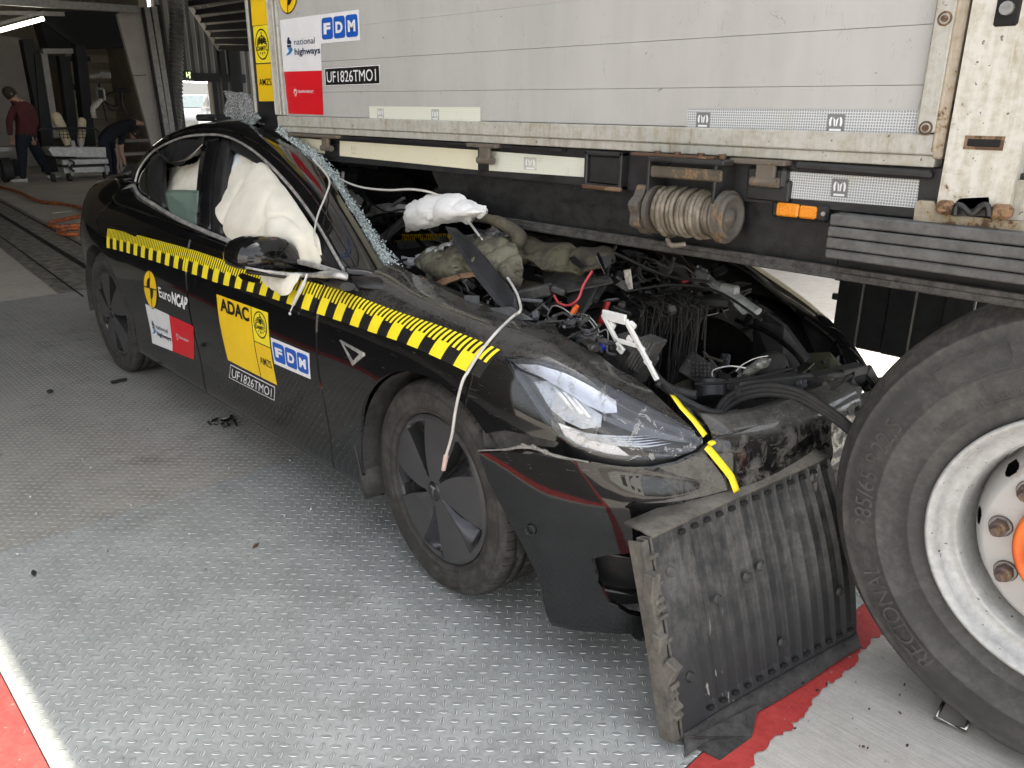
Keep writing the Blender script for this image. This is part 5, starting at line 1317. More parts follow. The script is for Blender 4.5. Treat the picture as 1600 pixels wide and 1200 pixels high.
m = MB(); m.bar(lerp4(0, 0), lerp4(0, 1), .10, .14); m.build('door_track', HPALE, odoor)
# big leaning door leaf with aluminium edge tracks
leaf = tagthing(qprism('sliding_door_leaf', [(183, 22), (206, 12), (226, 12), (266, 262), (246, 262)], -12.6, .10, HGR), 'tall pale grey folding door leaf with pale metal edge beside the bending man', 'door')
for (a, b, w) in (((229, 12), (268, 250), .03), ((240, 10), (276, 250), .03)):
    p = U(*a, X=-12.4); q = U(*b, X=-12.4); m = MB(); m.bar(p, q, .06, .10); m.build('edge_track', HPALE, leaf)
for (a, b) in (((224, 12), (262, 240)), ((235, 11), (272, 250)), ((246, 8), (280, 240))):
    p = U(*a, X=-12.45); q = U(*b, X=-12.45); m = MB(); m.bar(p, q, .10, .07); m.build('edge_seal', HDK, leaf)
m = MB(); p = U(202, 119, X=-12.58); q = U(228, 117, X=-12.58); m.bar(p, q, .02, .012); m.build('leaf_joint', HDK, leaf)
# corrugated bellows column
m = MB()
pts = []; n = 46
p0 = U(277, -6, X=-13); p1 = U(273, 215, X=-13); p1.z = max(p1.z, .02)
p1 = p0+(p1-p0)*((p0.z-.02)/(p0.z-p1.z))
prof = []
for k in range(n*4):
    f = k/(n*4-1); c = p0.lerp(p1, f); r = .125+.022*(1 if (k % 4) in (1, 2) else 0); prof.append((c, r))
m.tube([c for c, r in prof], [r for c, r in prof], 16, sm=False)
tagthing(m.build('bellows_column', plain('bellows_grey', (.20, .20, .19), .5), None), 'grey ribbed bellows column standing left of the bright doorway', 'column')
# exit sign
es = U(284, 118, X=WX+.35)
m = MB(); c = Vector((WX+.35, es.y+.08, es.z+.02)); m.box(c, (.05, .34, .20))
t = NT('sign_green'); t.set(col=(.02, .07, .02), rough=.5); t2_ = NT('sign_pale_glow'); t2_.set(col=(.6, .7, .35), emit=(.75, .85, .45, 1), estr=.45)
m.prism([(-.13, .05), (-.09, .05), (-.09, -.01), (-.06, -.01), (-.11, -.07), (-.16, -.01), (-.13, -.01)][::-1], c+Vector((.027, 0, 0)), (0, 1, 0), (0, 0, 1), .002, 1)
m.box(c+Vector((.028, .10, .045)), (.002, .05, .04), mi=1); m.box(c+Vector((.028, .08, .0)), (.002, .07, .03), mi=1); m.box(c+Vector((.028, .10, -.05)), (.002, .03, .06), mi=1); m.box(c+Vector((.028, .03, -.0)), (.002, .02, .12), mi=1)
sg = m.build('exit_sign', [t.m, t2_.m], None); tagthing(sg, 'small green exit sign with down arrow and running figure over the doorway', 'sign')
# left part: walls, frames, pipes, lamp
bw = tagthing(qprism('inner_partition', [(0, 55), (30, 60), (48, 64), (78, 300), (0, 300)], -17.5, .1, HGR), 'brown grey partition wall behind the man in the maroon sweater', 'wall')
tagthing(qprism('panelled_wall', [(100, 60), (215, 60), (250, 300), (125, 300)], -18.5, .1, SANDW), 'beige horizontally panelled wall behind the wheeled test trolley', 'wall')
tagthing(qprism('roof_void_dark', [(58, 18), (188, 16), (200, 74), (75, 76)], -16.8, .6, HDK), 'black block standing in for the unlit void under the roof at the upper left', 'dark void')  # dark block stands in for the unlit void below the roof
def post(name, a, b, X, w, d, mat, label, cat, grp=None):
    p = U(*a, X=X); q = U(*b, X=X); q.z = max(q.z, 0)
    m = MB(); m.bar(p, q, w, d); return tagthing(m.build(name, mat, None), label, cat, grp)
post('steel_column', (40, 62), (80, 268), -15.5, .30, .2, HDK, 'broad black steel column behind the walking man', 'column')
post('steel_column', (68, 84), (88, 215), -15.3, .10, .12, HPALE, 'thin pale upright between two black columns at the left', 'column')
post('steel_column', (98, 88), (116, 240), -15.3, .26, .2, HDK, 'black column left of the mounted tool arm', 'column')
post('steel_column', (122, 70), (140, 240), -15.1, .34, .2, HDK, 'widest black column right beside the beige panelled wall', 'column')
post('steel_column', (60, 85), (75, 268), -15.4, .22, .2, HDK, 'black column nearest the maroon sweater', 'column')
m = MB(); m.bar(U(66, 80, X=-15.2), U(117, 80, X=-15.2), .12, .10); m.bar(U(128, 76, X=-15.4), U(66, 30, X=-15.4), .1, .08, mi=1); m.bar(U(72, 92, X=-15.5), U(120, 140, X=-15.5), .05, .07, mi=1); m.bar(U(60, 92, X=-15.6), U(140, 92, X=-15.6), .1, .1, mi=1)
tagthing(m.build('frame_crossbar', [HPALE, HDK], None), 'pale horizontal bar with black braces joining the columns', 'crossbar')
m = MB(); m.bar(U(-5, 1, X=-11.5), U(215, 15, X=-12.2), .14, .12); tagthing(m.build('door_rail_beam', HPALE, None), 'long pale door rail running under the roof at the top left', 'beam')
m = MB(); m.bar(U(-5, 20, X=-13.5), U(100, 22, X=-13.5), .07, .07); tagthing(m.build('roof_pipe', HGR, None), 'grey pipe under the roof above the lit tube lamp', 'pipe')
fl = empty('tube_lamp', U(34, 38, X=-12), label='glowing fluorescent tube lamp hanging under the roof at the far left', category='lamp')
t = NT('lit_tube'); t.set(col=(.9, .9, .8), emit=(1, .95, .78, 1), estr=3.2)
m = MB(); m.tube([U(-6, 49, X=-12), U(68, 29, X=-12)], .035, 10); m.build('tube', t.m, fl)
m = MB(); m.bar(U(-6, 46, X=-12.02)+Vector((0, 0, .07)), U(70, 26, X=-12.02)+Vector((0, 0, .07)), .10, .05); m.build('lamp_housing', HPALE, fl)
# wall-mounted tools and console
m = MB(); m.cyl(U(131, 121, X=-15), U(170, 116, X=-15), .05, None, 12); m.box(U(164, 117, X=-15), (.12, .22, .14), bev=.02)
tagthing(m.build('wall_arm', HPALE, None), 'pale cylindrical wall arm fixed high on the beige wall', 'arm')
con = empty('console', U(157, 155, X=-14.6), label='small white measuring console on a black swivel arm with looped cables', category='console')
c = U(157, 147, X=-14.6); m = MB(); m.box(c, (.16, .16, .26), bev=.03); m.box(c+Vector((.085, -.02, 0)), (.01, .10, .17), mi=1, bev=.004); m.cyl(c+Vector((0, 0, .13)), c+Vector((0, 0, .22)), .03, .02, 10, mi=1); m.build('screen_head', [HPALE, HDK], con)
m = MB(); m.tube([U(158, 155, X=-14.6), U(150, 163, X=-14.4), U(145, 170, X=-14.3), U(147, 184, X=-14.3)], [.05, .06, .05, .05], 8, smooth=3); m.build('white_holder', plain('holder_white', (.55, .53, .48), .6), con)
for P in (((163, 150), (175, 144), (190, 141), (202, 141)), ((163, 158), (175, 172), (184, 168), (181, 146)), ((165, 160), (180, 166), (186, 150), (183, 142)), ((190, 143), (192, 165), (200, 178), (208, 172)), ((160, 158), (164, 175), (168, 190))):
    m = MB(); m.tube([U(*q, X=-14.6) for q in P], .016, 6, smooth=6); m.build('cable', HDK, con)
m = MB(); m.bar(U(180, 141, X=-14.6), U(203, 141, X=-14.6), .04, .08); m.build('cable_bracket', HDK, con)
# wheeled trolley with two cream leg forms
tr = empty('test_trolley', U(125, 275, X=-12.9), label='wheeled steel test trolley with cream leg forms standing in the hall', category='trolley')
m = MB(); m.prism([yz(76, 234, -12.8), yz(83, 244, -12.8), yz(166, 246, -12.8), yz(165, 230, -12.8), yz(78, 230, -12.8)][::-1], (-12.8, 0, 0), (0, 1, 0), (0, 0, 1), -.5); m.build('upper_tray', plain('trolley_steel', (.42, .43, .42), .4, .3), tr)
m = MB(); a = U(97, 249, X=-12.7); b = U(172, 268, X=-12.7); m.box((-12.9, (a.y+b.y)/2, a.z-.06), (.4, b.y-a.y, .10), bev=.01); m.box((-12.9, (a.y+b.y)/2, b.z+.05), (.4, b.y-a.y, .11), bev=.01); m.box((-12.95, (a.y+b.y)/2, (a.z+b.z)/2), (.3, b.y-a.y, .03), mi=1); m.build('lower_frame', [plain('trolley_steel', (.4, .4, .4)), HDK], tr)
CREAM = plain('cream_leg_form', (.60, .52, .36), .6, var=.1)
for P, r in ((((87, 181), (94, 195), (107, 226)), (.09, .095, .07)), (((128, 189), (128, 205), (126, 226)), (.075, .07, .06))):
    m = MB(); m.tube([U(*q, X=-12.95) for q in P], list(r), 14); c = U(*P[0], X=-12.95); m.lathe([(r[0], 0), (r[0]*.8, .04), (r[0]*.4, .06), (0, .065)], c, (U(*P[0], X=-12.95)-U(*P[1], X=-12.95)).normalized(), 14); m.build('leg_form', CREAM, tr)
for q in ((114, 226), (126, 226)): c = U(*q, X=-12.85); m = MB(); m.box(c, (.06, .08, .16), bev=.01); m.build('clamp', HPALE, tr)
m = MB(); m.tube([U(60, 203, X=-12.7), U(110, 200, X=-12.7), U(150, 202, X=-12.7), U(152, 215, X=-12.7)], .022, 8, smooth=3)
for k in range(8): m.tube([U(92+k*6, 201, X=-12.72), U(94+k*6, 218, X=-12.72)], .006, 5)
for k in range(3): m.tube([U(92, 205+k*5, X=-12.72), U(140, 205+k*5, X=-12.72)], .006, 5)
m.build('guard_rail', HDK, tr)
for q in ((82, 272), (108, 276), (165, 276)): c = U(*q, X=-12.7); c.z = .075; m = MB(); m.tube([c-Vector((0, .03, 0)), c+Vector((0, .03, 0))], .075, 16); m.build('castor', RUB, tr); 
m = MB(); c = U(108, 255, X=-12.65); m.bar(c, Vector((-12.65, c.y+.02, .1)), .04, .04); c = U(165, 258, X=-12.65); m.bar(c, Vector((-12.65, c.y, .1)), .04, .04); m.build('leg', HPALE, tr)
m = MB(); m.tube([U(108, 250, X=-12.6), U(116, 255, X=-12.6), U(110, 262, X=-12.6), U(116, 268, X=-12.6)], .02, 6, smooth=4); m.build('coiled_hose', HDK, tr)
cart = empty('tool_cart', U(205, 270, X=-13.6), label='low dark shelf cart behind the bending man by the door leaf', category='cart')
for z in (.15, .42, .68): a = U(195, 240, X=-13.6); m = MB(); m.box((-13.7, a.y+.25, z), (.5, .8, .04)); m.build('shelf', HGR, cart)
for k in (-.15, .65): a = U(195, 240, X=-13.6); m = MB(); m.box((-13.5, a.y+k, .36), (.05, .05, .72)); m.build('upright', HPALE, cart)
# left machine edge
mc_ = empty('test_rig', U(8, 260, X=-13.2), label='dark test rig cropped by the left picture edge beside the walking man', category='machine')
m = MB(); c = U(6, 232, X=-13.4); m.box(c+Vector((0, -.3, 0)), (.6, 1.0, .08)); m.box(c+Vector((0, -.3, -.35)), (.5, .9, .3), mi=1); m.build('rig_table', [HPALE, HDK], mc_)
c = U(8, 258, X=-13.2); m = MB(); m.tube([Vector((-13.2, c.y-.08, .22)), Vector((-13.2, c.y+.08, .22))], .22, 20); m.build('rig_wheel', RUB, mc_)
# ---------------------------------------------------------------- people
SKIN = plain('skin', (.42, .24, .17), .55, var=.08); HAIR = plain('dark_hair', (.02, .014, .010), .7); NAVY_ = plain('navy_trousers', (.010, .013, .024), .85, var=.2)
def skinbody(name, nodes, edges, mats, parent, mi=None, sub=2):
    me = bpy.data.meshes.new(name); me.from_pydata([n[0] for n in nodes], edges, []); o = bpy.data.objects.new(name, me); scene.collection.objects.link(o)
    md = o.modifiers.new('skin', 'SKIN'); md.use_smooth_shade = True
    for i, n in enumerate(nodes):
        sv = me.skin_vertices[0].data[i]; r = n[1]; sv.radius = r if isinstance(r, tuple) else (r, r); sv.use_root = (i == 0)
    o.modifiers.new('sub', 'SUBSURF').levels = sub; o.modifiers['sub'].render_levels = sub
    dg = bpy.context.evaluated_depsgraph_get(); me2 = bpy.data.meshes.new_from_object(o.evaluated_get(dg)); bpy.data.objects.remove(o)
    me2.name = name; me2.materials.clear()
    for m_ in mats: me2.materials.append(m_)
    for p in me2.polygons: p.use_smooth = True; p.material_index = mi(p.center) if mi else 0
    o = bpy.data.objects.new(name, me2); scene.collection.objects.link(o)
    if parent is not None: par(o, parent)
    return o
def H(X, px, py): return U(px, py, X=X)
# walking man (seen from behind, head bowed)
X1 = -12.9
pe = empty('person', H(X1, 45, 290), label='person in maroon sweater and dark trousers walking with head bowed at far left', category='person')
N = [(H(X1, 42, 214), (.17, .14)), (H(X1, 40, 195), (.18, .14)), (H(X1, 36, 175), (.21, .15)), (H(X1, 29, 162), (.17, .13)), (H(X1, 22, 157), (.07, .07)), (H(X1-.0, 17, 150), (.075, .08)),
     (H(X1, 33, 220), (.12, .12)), (H(X1, 35, 250), (.085, .085)), (H(X1, 36, 282), (.05, .05)),
     (H(X1, 50, 220), (.12, .12)), (H(X1-.2, 62, 248), (.085, .085)), (H(X1-.4, 78, 274), (.05, .05)),
     (H(X1, 22, 170), (.08, .08)), (H(X1+.1, 14, 190), (.06, .06)), (H(X1+.2, 16, 212), (.045, .045)),
     (H(X1, 48, 170), (.08, .08)), (H(X1+.1, 56, 192), (.06, .06)), (H(X1+.1, 50, 212), (.045, .045))]
E_ = [(0, 1), (1, 2), (2, 3), (3, 4), (4, 5), (0, 6), (6, 7), (7, 8), (0, 9), (9, 10), (10, 11), (2, 12), (12, 13), (13, 14), (2, 15), (15, 16), (16, 17)]
waist = H(X1, 42, 210).z; neck = H(X1, 24, 158).z
skinbody('body', N, E_, [plain('maroon_wool', (.085, .018, .022), .9), NAVY_, SKIN], pe, lambda c: 1 if c.z < waist else (2 if c.z > neck else 0))
def head(c, r, fwd, parent, hair=True):
    fwd = Vector(fwd).normalized(); side = Vector((0, 0, 1)).cross(fwd)
    if side.length < .1: side = Vector((0, 1, 0))
    side.normalize(); up = fwd.cross(side)
    m = MB(); rows = []
    for i in range(13):
        th = math.pi*i/12
        rows.append([c+up*(math.cos(th)*r*1.28)+(side*math.cos(ph)*.82+fwd*math.sin(ph)*(1.0 if math.sin(ph) < 0 else .95))*(math.sin(th)**.85*r*(1-.18*max(0, -math.cos(th)))) for ph in [2*math.pi*k/18 for k in range(19)]])
    m.grid(rows, 0, True)
    m.tube([c+fwd*r*.88+up*r*.1, c+fwd*r*1.12-up*r*.18, c+fwd*r*.92-up*r*.25], [r*.08, r*.16, r*.1], 8)
    for s in (-1, 1): m.tube([c+side*s*r*.8+up*r*.15, c+side*s*r*.92-up*r*.1], [r*.18, r*.12], 8); m.tube([c+fwd*r*.80+side*s*r*.33+up*r*.12, c+fwd*r*.90+side*s*r*.33+up*r*.12], [r*.10, r*.04], 8)
    m.tube([c+fwd*r*.86-side*r*.22-up*r*.5, c+fwd*r*.9-up*r*.5, c+fwd*r*.86+side*r*.22-up*r*.5], r*.06, 6)
    m.build('head', SKIN, parent)
    if hair:
        m = MB(); rows = []
        for i in range(9):
            th = math.pi*.62*i/8
            rows.append([c+up*(math.cos(th)*r*1.30)+(side*math.cos(ph)*.95+fwd*(math.sin(ph)*1.08-.10))*(math.sin(th)**.85*r*(1+.03*math.sin(ph*7+i))) for ph in [2*math.pi*k/20 for k in range(21)]])
        m.grid(rows, 0, True); m.build('hair', HAIR, parent)
head(H(X1, 15, 147), .105, (.1, -.8, -.6), pe)
def shoe(c, d, mat, parent):
    d = Vector(d).normalized(); m = MB(); s = Vector((0, 0, 1)).cross(d).normalized(); rows = []
    for k in range(9):
        f = k/8; w = .035+.022*math.sin(math.pi*min(1, f*1.1))**.6; h = .09-.05*f**1.2 if f < .95 else .03
        rows.append([c+d*(-.08+.28*f)+s*(w*math.cos(a))+Vector((0, 0, max(0, .035+h*.6*math.sin(a)))) for a in [2*math.pi*j/10 for j in range(11)]])
    m.grid(rows, 0, True); m.build('shoe', mat, parent)
SHOE = plain('grey_white_trainer', (.5, .5, .47), .6)
f1 = H(X1, 36, 286); f1.z = .0; shoe(f1, (0, -1, 0), SHOE, pe)
f2 = H(X1-.4, 80, 278); f2.z = .02; shoe(f2, (-.1, .35, .0), SHOE, pe)
# bending man with one hand on the door leaf
X2 = -12.9
pb = empty('person', H(X2, 172, 284), label='person in dark navy shirt bending forward with one hand on the grey door leaf', category='person')
N = [(H(X2, 164, 214), (.16, .15)), (H(X2, 174, 203), (.15, .15)), (H(X2, 188, 197), (.17, .15)), (H(X2, 200, 196), (.14, .12)), (H(X2, 206, 202), (.06, .06)), (H(X2, 210, 207), (.07, .07)),
     (H(X2, 160, 222), (.12, .12)), (H(X2, 168, 248), (.085, .085)), (H(X2, 172, 278), (.05, .05)),
     (H(X2-.25, 172, 222), (.12, .12)), (H(X2-.3, 180, 248), (.085, .085)), (H(X2-.3, 180, 276), (.05, .05)),
     (H(X2+.1, 204, 190), (.075, .075)), (H(X2+.1, 218, 192), (.050, .050)), (H(X2+.1, 231, 195), (.036, .036)),
     (H(X2-.1, 192, 208), (.08, .08)), (H(X2-.1, 188, 232), (.055, .055)), (H(X2-.1, 196, 258), (.036, .036))]
elb = H(X2, 208, 190).y; ez = H(X2, 190, 226).z; hipz = H(X2, 165, 212).z
def mm_(c):
    if c.y > elb and c.z > H(X2, 208, 198).z: return 2
    p = H(X2, 184, 224)
    if c.z < ez and c.y > p.y: return 2
    q = H(X2, 176, 208)
    return 1 if (c.z < hipz and c.y < q.y) or c.z < ez else 0
skinbody('body', N, E_, [plain('dark_navy_shirt', (.008, .010, .016), .9), NAVY_, SKIN], pb, mm_)
head(H(X2, 212, 209), .10, (.3, .5, -.8), pb)
for (q, d, XX) in (((172, 281), (.5, .4, 0), X2), ((180, 279), (.3, .8, 0), X2-.3)): f = H(XX, *q); f.z = 0; shoe(f, d, HDK, pb)
def hand(c, d, up, parent):
    d = Vector(d).normalized(); up = Vector(up).normalized(); s = d.cross(up).normalized()
    m = MB(); m.tube([c-d*.02, c+d*.03, c+d*.09], [.026, .038, .036], 10, flat=.45)
    for k, L in enumerate((.07, .08, .075, .058)):
        o = c+d*.085+s*(-.030+.020*k); m.tube([o, o+d*L*.5+up*.006, o+d*L*.85-up*.01, o+d*L-up*.025], [.0095, .009, .008, .006], 7)
    o = c+d*.02-s*.035; m.tube([o, o+d*.03-s*.02, o+d*.06-s*.025], [.012, .010, .008], 7)
    m.build('hand', SKIN, parent)
hand(H(X2+.1, 232, 195.5), H(X2+.1, 242, 198)-H(X2+.1, 232, 195), (1, 0, 0), pb); hand(H(X2-.1, 196.5, 259), (0, .35, -1), (1, 0, 0), pb)
hand(H(X1+.2, 16, 213), (0, .1, -1), (1, 0, 0), pe); hand(H(X1+.1, 50, 213), (0, .1, -1), (1, 0, 0), pe)
# ---------------------------------------------------------------- outside the doorway
t = NT('white_car_paint'); t.set(col=(.26, .27, .27), rough=.25, coat=1); WCP = t.m
def parked_car(loc, rz, mat, label):
    r = empty('parked_car', loc, rz, local=True); tagthing(r, label, 'car')
    L = [(-2.15, .35), (-2.2, .75), (-2.05, .98), (-1.5, 1.05), (-1.0, 1.42), (.2, 1.46), (.95, 1.06), (1.9, .92), (2.15, .72), (2.15, .35)]
    rows = []
    for y, k, zt in ((-.86, .97, 0), (-.9, 1, 0), (-.9, 1, 1), (.9, 1, 1), (.9, 1, 0), (.86, .97, 0)): rows.append([Vector((x*k, y if z < 1.08 or zt == 0 else y*.72, z if not (zt == 0) else min(z, 1.02))) for x, z in L])
    m = MB(); m.grid([[Vector((x, s*(.90 if z < 1.04 else .66), z)) for x, z in L] for s in (-1, -.95, 0, .95, 1)], 0, True)
    for s in (-1, 1):
        P = [Vector((x, s*(.90 if z < 1.04 else .66), z)) for x, z in L]; m.add(P, [tuple(range(len(P)))[::(1 if s < 0 else -1)]], 0)
    m.build('car_body', mat, r)
    for s in (-1, 1):
        m = MB(); m.add([(-1.35, s*.865, 1.08), (.78, s*.865, 1.08), (.15, s*.675, 1.41), (-.95, s*.675, 1.38)], [(0, 1, 2, 3)[::-s]]); o = m.build('side_window', GLD, r); 
        for v in o.data.vertices: v.co.y += s*.02
        m = MB(); m.box((.72, s*1.0, 1.05), (.12, .20, .13), bev=.03); m.build('door_mirror', GLD, r)
        for x in (-1.35, 1.35): m = MB(); m.tube([(x, s*.80, .32), (x, s*.93, .32)], .32, 24); m.build('wheel', RUB, r)
    m = MB(); m.add([(.98, -.72, 1.08), (.98, .72, 1.08), (.28, .60, 1.43), (.28, -.60, 1.43)], [(0, 1, 2, 3)]); m.build('windscreen', plain('pale_windscreen', (.10, .13, .13), .1), r)
    return r
pc = U(302, 182, X=-27); pcar = parked_car((-27.8, pc.y+.2, 0), R_(-40), plain('parked_silver_paint', (.20, .21, .215), .3, coat=1, var=.05), 'white parked car seen through the bright doorway in front of the van'); pcar.scale = (1.22, 1.22, 1.22)
pv = U(308, 160, X=-41)
van = empty('van', (-41, pv.y, 0), label='tall white van with plain box side beyond the doorway behind the parked car', category='van')
m = MB(); m.box((-41, pv.y-.3, 1.45), (2.2, 5.6, 2.3), bev=.08); m.build('van_body', WCP, van)
for k in (-1, 1): m = MB(); m.tube([(-39.95, pv.y-.3+1.7*k, .36), (-39.8, pv.y-.3+1.7*k, .36)], .36, 20); m.build('wheel', RUB, van)
m = MB(); m.box((-39.89, pv.y-.3, 1.8), (.02, 5.4, .03)); m.build('body_seam', GREYM, van)
for z in (2.1, 1.5): m = MB(); m.box((-39.88, pv.y+.6, z), (.03, .28, .22)); m.build('van_vent', GREYM, van)
# trees beyond
LEAF = plain('leaf_green', (.05, .085, .02), .6, var=.5, scale=2)
tp = U(305, 128, X=-58)
for i, (dy, h, lab) in enumerate(((-2.0, 5.5, 'leafy green tree above the van roof, left in the doorway'), (2.6, 6.2, 'leafy green tree above the van roof, right in the doorway'))):
    tr_ = empty('tree', (-58, tp.y+dy, 0), label=lab, category='tree'); rr = random.Random(i)
    m = MB(); m.tube([(-58, tp.y+dy, 0), (-58.1, tp.y+dy+.1, 2), (-58, tp.y+dy, 4)], [.2, .15, .08], 8); m.build('trunk', RUST, tr_)
    m = MB()
    for k in range(1500):
        a = rr.random()*6.28; b = rr.uniform(-1, 1); r = 2.6*rr.random()**.4*(1+.25*math.sin(3*a+b*4)); c = Vector((-58+r*math.cos(a)*math.sqrt(1-b*b), tp.y+dy+r*math.sin(a)*math.sqrt(1-b*b), h-1.7+r*b*.9))
        n = Vector((rr.uniform(-1, 1), rr.uniform(-1, 1), rr.uniform(-.3, 1))).normalized(); x_, y_, _ = frame(n); s = .16
        m.add([c-x_*s, c+y_*s*.6, c+x_*s, c-y_*s*.6], [(0, 1, 2, 3)])
    m.build('crown', LEAF, tr_)
yb_ = empty('reflection_building', (14, -14, 0), label='unseen white building with grey base added behind the viewer for reflections in the car', category='building')  # out of view, added to give the bumper and paint bright reflections
m = MB(); m.box((14, -15, 3.1), (22, 2, 4.6)); m.build('wall', plain('white_render_wall', (.78, .77, .74), .8, var=.05), yb_)
m = MB(); m.box((14, -15, .4), (22.1, 2.1, .8)); m.build('plinth', HGR, yb_)
for k in range(6): m = MB(); m.box((5.5+3.4*k, -13.98, 2.6), (1.6, .06, 1.3)); m.build('window', GLD, yb_)
# bright yard wall seen under the lorry
p = U(1240, 430, Y=7.0)
m = MB(); m.box((.6, 7.2, 1.2), (2.2, .25, 2.4)); tagthing(m.build('yard_wall', plain('sunlit_cream_wall', (.62, .56, .42), .8, var=.08), None), 'sunlit cream wall seen through the gap under the lorry', 'wall')
# hose on the hall floor
t = NT('orange_hose'); x, y, z = t.xyz(t.coord()); f = t.ramp(t.noise(26, 3), .45, .62); t.set(col=t.mix(f, (.50, .13, .03), (.12, .05, .03)), rough=.5)
hp = [(-12, 289), (0, 292), (30, 300), (60, 314), (100, 319), (132, 326), (140, 331), (122, 338), (88, 345), (76, 350), (86, 354), (120, 352), (160, 349)]
m = MB(); m.tube([U(*q, Z=.022) for q in hp], .024, 8, smooth=8); tagthing(m.build('air_hose', t.m, None), 'orange air hose snaking across the hall floor, upper strand', 'hose')
hp = [(165, 355), (130, 357), (100, 359), (91, 363), (104, 366), (140, 365), (165, 366)]
m = MB(); m.tube([U(*q, Z=.022) for q in hp], .022, 8, smooth=8); tagthing(m.build('air_hose', t.m, None), 'orange hose loop on the floor right behind the rear of the car', 'hose')
m = MB(); m.bar(U(81, 333, Z=.01), U(112, 330, Z=.01), .03, .012); tagthing(m.build('wooden_stick', plain('pale_stick', (.4, .36, .25), .7), None), 'thin pale stick lying beside the orange hose', 'stick')
# ================================================================ INSIDE OF THE WRECK (parts of the car, car frame)
def wob(p, amp, f, seed=0): return Vector(p)+Vector((noise.noise(Vector(p)*f+Vector((seed, 0, 0))), noise.noise(Vector(p)*f+Vector((0, seed+9, 0))), noise.noise(Vector(p)*f+Vector((0, 0, seed+5)))))*amp
def cloth(name, rows, mat, amp=.02, f=14, n=10, thick=.003, seed=0, parent=car, folds=0, conv=UCY, crease=None):
    """cloth surface through rows of (px, py, y) anchors, with wrinkles"""
    R3 = [spline([conv(*q) for q in r], n) for r in rows]
    k = len(R3[0]); cols = [spline([r[i] for r in R3], n) for i in range(k)]
    g = [[cols[i][j] for i in range(k)] for j in range(len(cols[0]))]
    out = []
    for j, r in enumerate(g):
        o = []
        for i, p in enumerate(r):
            a = r[min(i+1, k-1)]-r[max(i-1, 0)]; b = g[min(j+1, len(g)-1)][i]-g[max(j-1, 0)][i]; nr = a.cross(b)
            nr = nr.normalized() if nr.length > 1e-9 else Vector((0, 1, 0))
            q = Vector(p); d = amp*(noise.noise(q*f+Vector((seed, 1, 2)))+.5*noise.noise(q*f*2.3+Vector((seed, 4, 2)))+.25*noise.noise(q*f*5))
            if folds:
                rd = 1-abs(noise.noise(Vector((q.x*folds*1.0, q.y*folds, q.z*folds*.45))+Vector((seed, 0, 0)))*2); rd2 = 1-abs(noise.noise(Vector((q.x*folds*.6+q.z*folds, q.y, q.z*folds*.7))+Vector((seed+7, 0, 0)))*2)
                cz = crease or amp; d += cz*1.1*max(0, rd)**5+cz*.9*max(0, rd2)**7
            o.append(p+nr*d)
        out.append(o)
    m = MB(); m.grid(out, 0, True, thick); return m.build(name, mat, parent)
# curtain airbags
cloth('curtain_airbag', [
 [(374, 240, -.62), (392, 243, -.63), (408, 250, -.64), (420, 262, -.66)],
 [(354, 288, -.72), (380, 285, -.745), (415, 290, -.75), (450, 300, -.72)],
 [(338, 325, -.80), (370, 330, -.835), (420, 330, -.84), (480, 345, -.79)],
 [(345, 352, -.85), (375, 360, -.885), (430, 368, -.885), (497, 372, -.84)],
 [(364, 385, -.865), (395, 396, -.885), (445, 406, -.88), (497, 416, -.865)]], BAG, .006, 5, 16, folds=5, crease=.009)
cloth('curtain_airbag_tail', [
 [(398, 424, -.905), (420, 426, -.93), (445, 428, -.93), (468, 428, -.92)],
 [(415, 442, -.935), (428, 443, -.95), (445, 444, -.95), (461, 441, -.94)],
 [(436, 459, -.945), (442, 461, -.955), (449, 461, -.955), (456, 455, -.945)]], BAG, .006, 10, 10, folds=7)
cloth('curtain_airbag_liner', [[(366, 242, -.62), (372, 240, -.62), (380, 246, -.62)], [(352, 295, -.72), (358, 290, -.72), (362, 300, -.72)], [(345, 340, -.80), (350, 335, -.80), (356, 345, -.80)]], m_fabric('blue_white_liner', (.62, .66, .70)), .004, 20, 6)
cloth('rear_curtain_airbag', [
 [(262, 262, -.60), (285, 258, -.60), (305, 255, -.62), (322, 236, -.60)],
 [(264, 285, -.66), (285, 290, -.70), (305, 288, -.72), (316, 285, -.72)],
 [(258, 300, -.70), (285, 318, -.74), (303, 330, -.76), (310, 340, -.76)]], BAG, .009, 9, 10, folds=6)
t = NT('green_side_glass'); t.set(col=(.32, .46, .40), rough=.04, trans=.55, alpha=.75, coat=.6, ior=1.3); GGLS = t.m
cloth('rear_door_glass', [[(258, 299, -.765), (275, 297, -.77), (293, 297, -.78), (311, 298, -.79)], [(262, 322, -.80), (280, 325, -.81), (295, 326, -.815), (309, 328, -.82)], [(268, 335, -.82), (280, 342, -.83), (293, 350, -.84), (307, 356, -.845)]], GGLS, .001, 5, 4)
cloth('torn_headliner', [
 [(246, 237, -.64), (268, 221, -.64), (290, 218, -.63), (322, 215, -.62)],
 [(252, 252, -.66), (270, 247, -.67), (290, 244, -.67), (318, 228, -.64)],
 [(258, 252, -.68), (275, 258, -.70), (295, 252, -.69), (314, 238, -.65)]], BLK, .012, 18, 7)
m = MB(); m.tube([UCY(*q) for q in ((246, 236, -.66), (255, 246, -.70), (268, 252, -.72), (285, 250, -.72), (300, 243, -.70), (318, 226, -.66))], .009, 8, smooth=6, flat=.5); m.build('torn_seal', CHROMED, car)
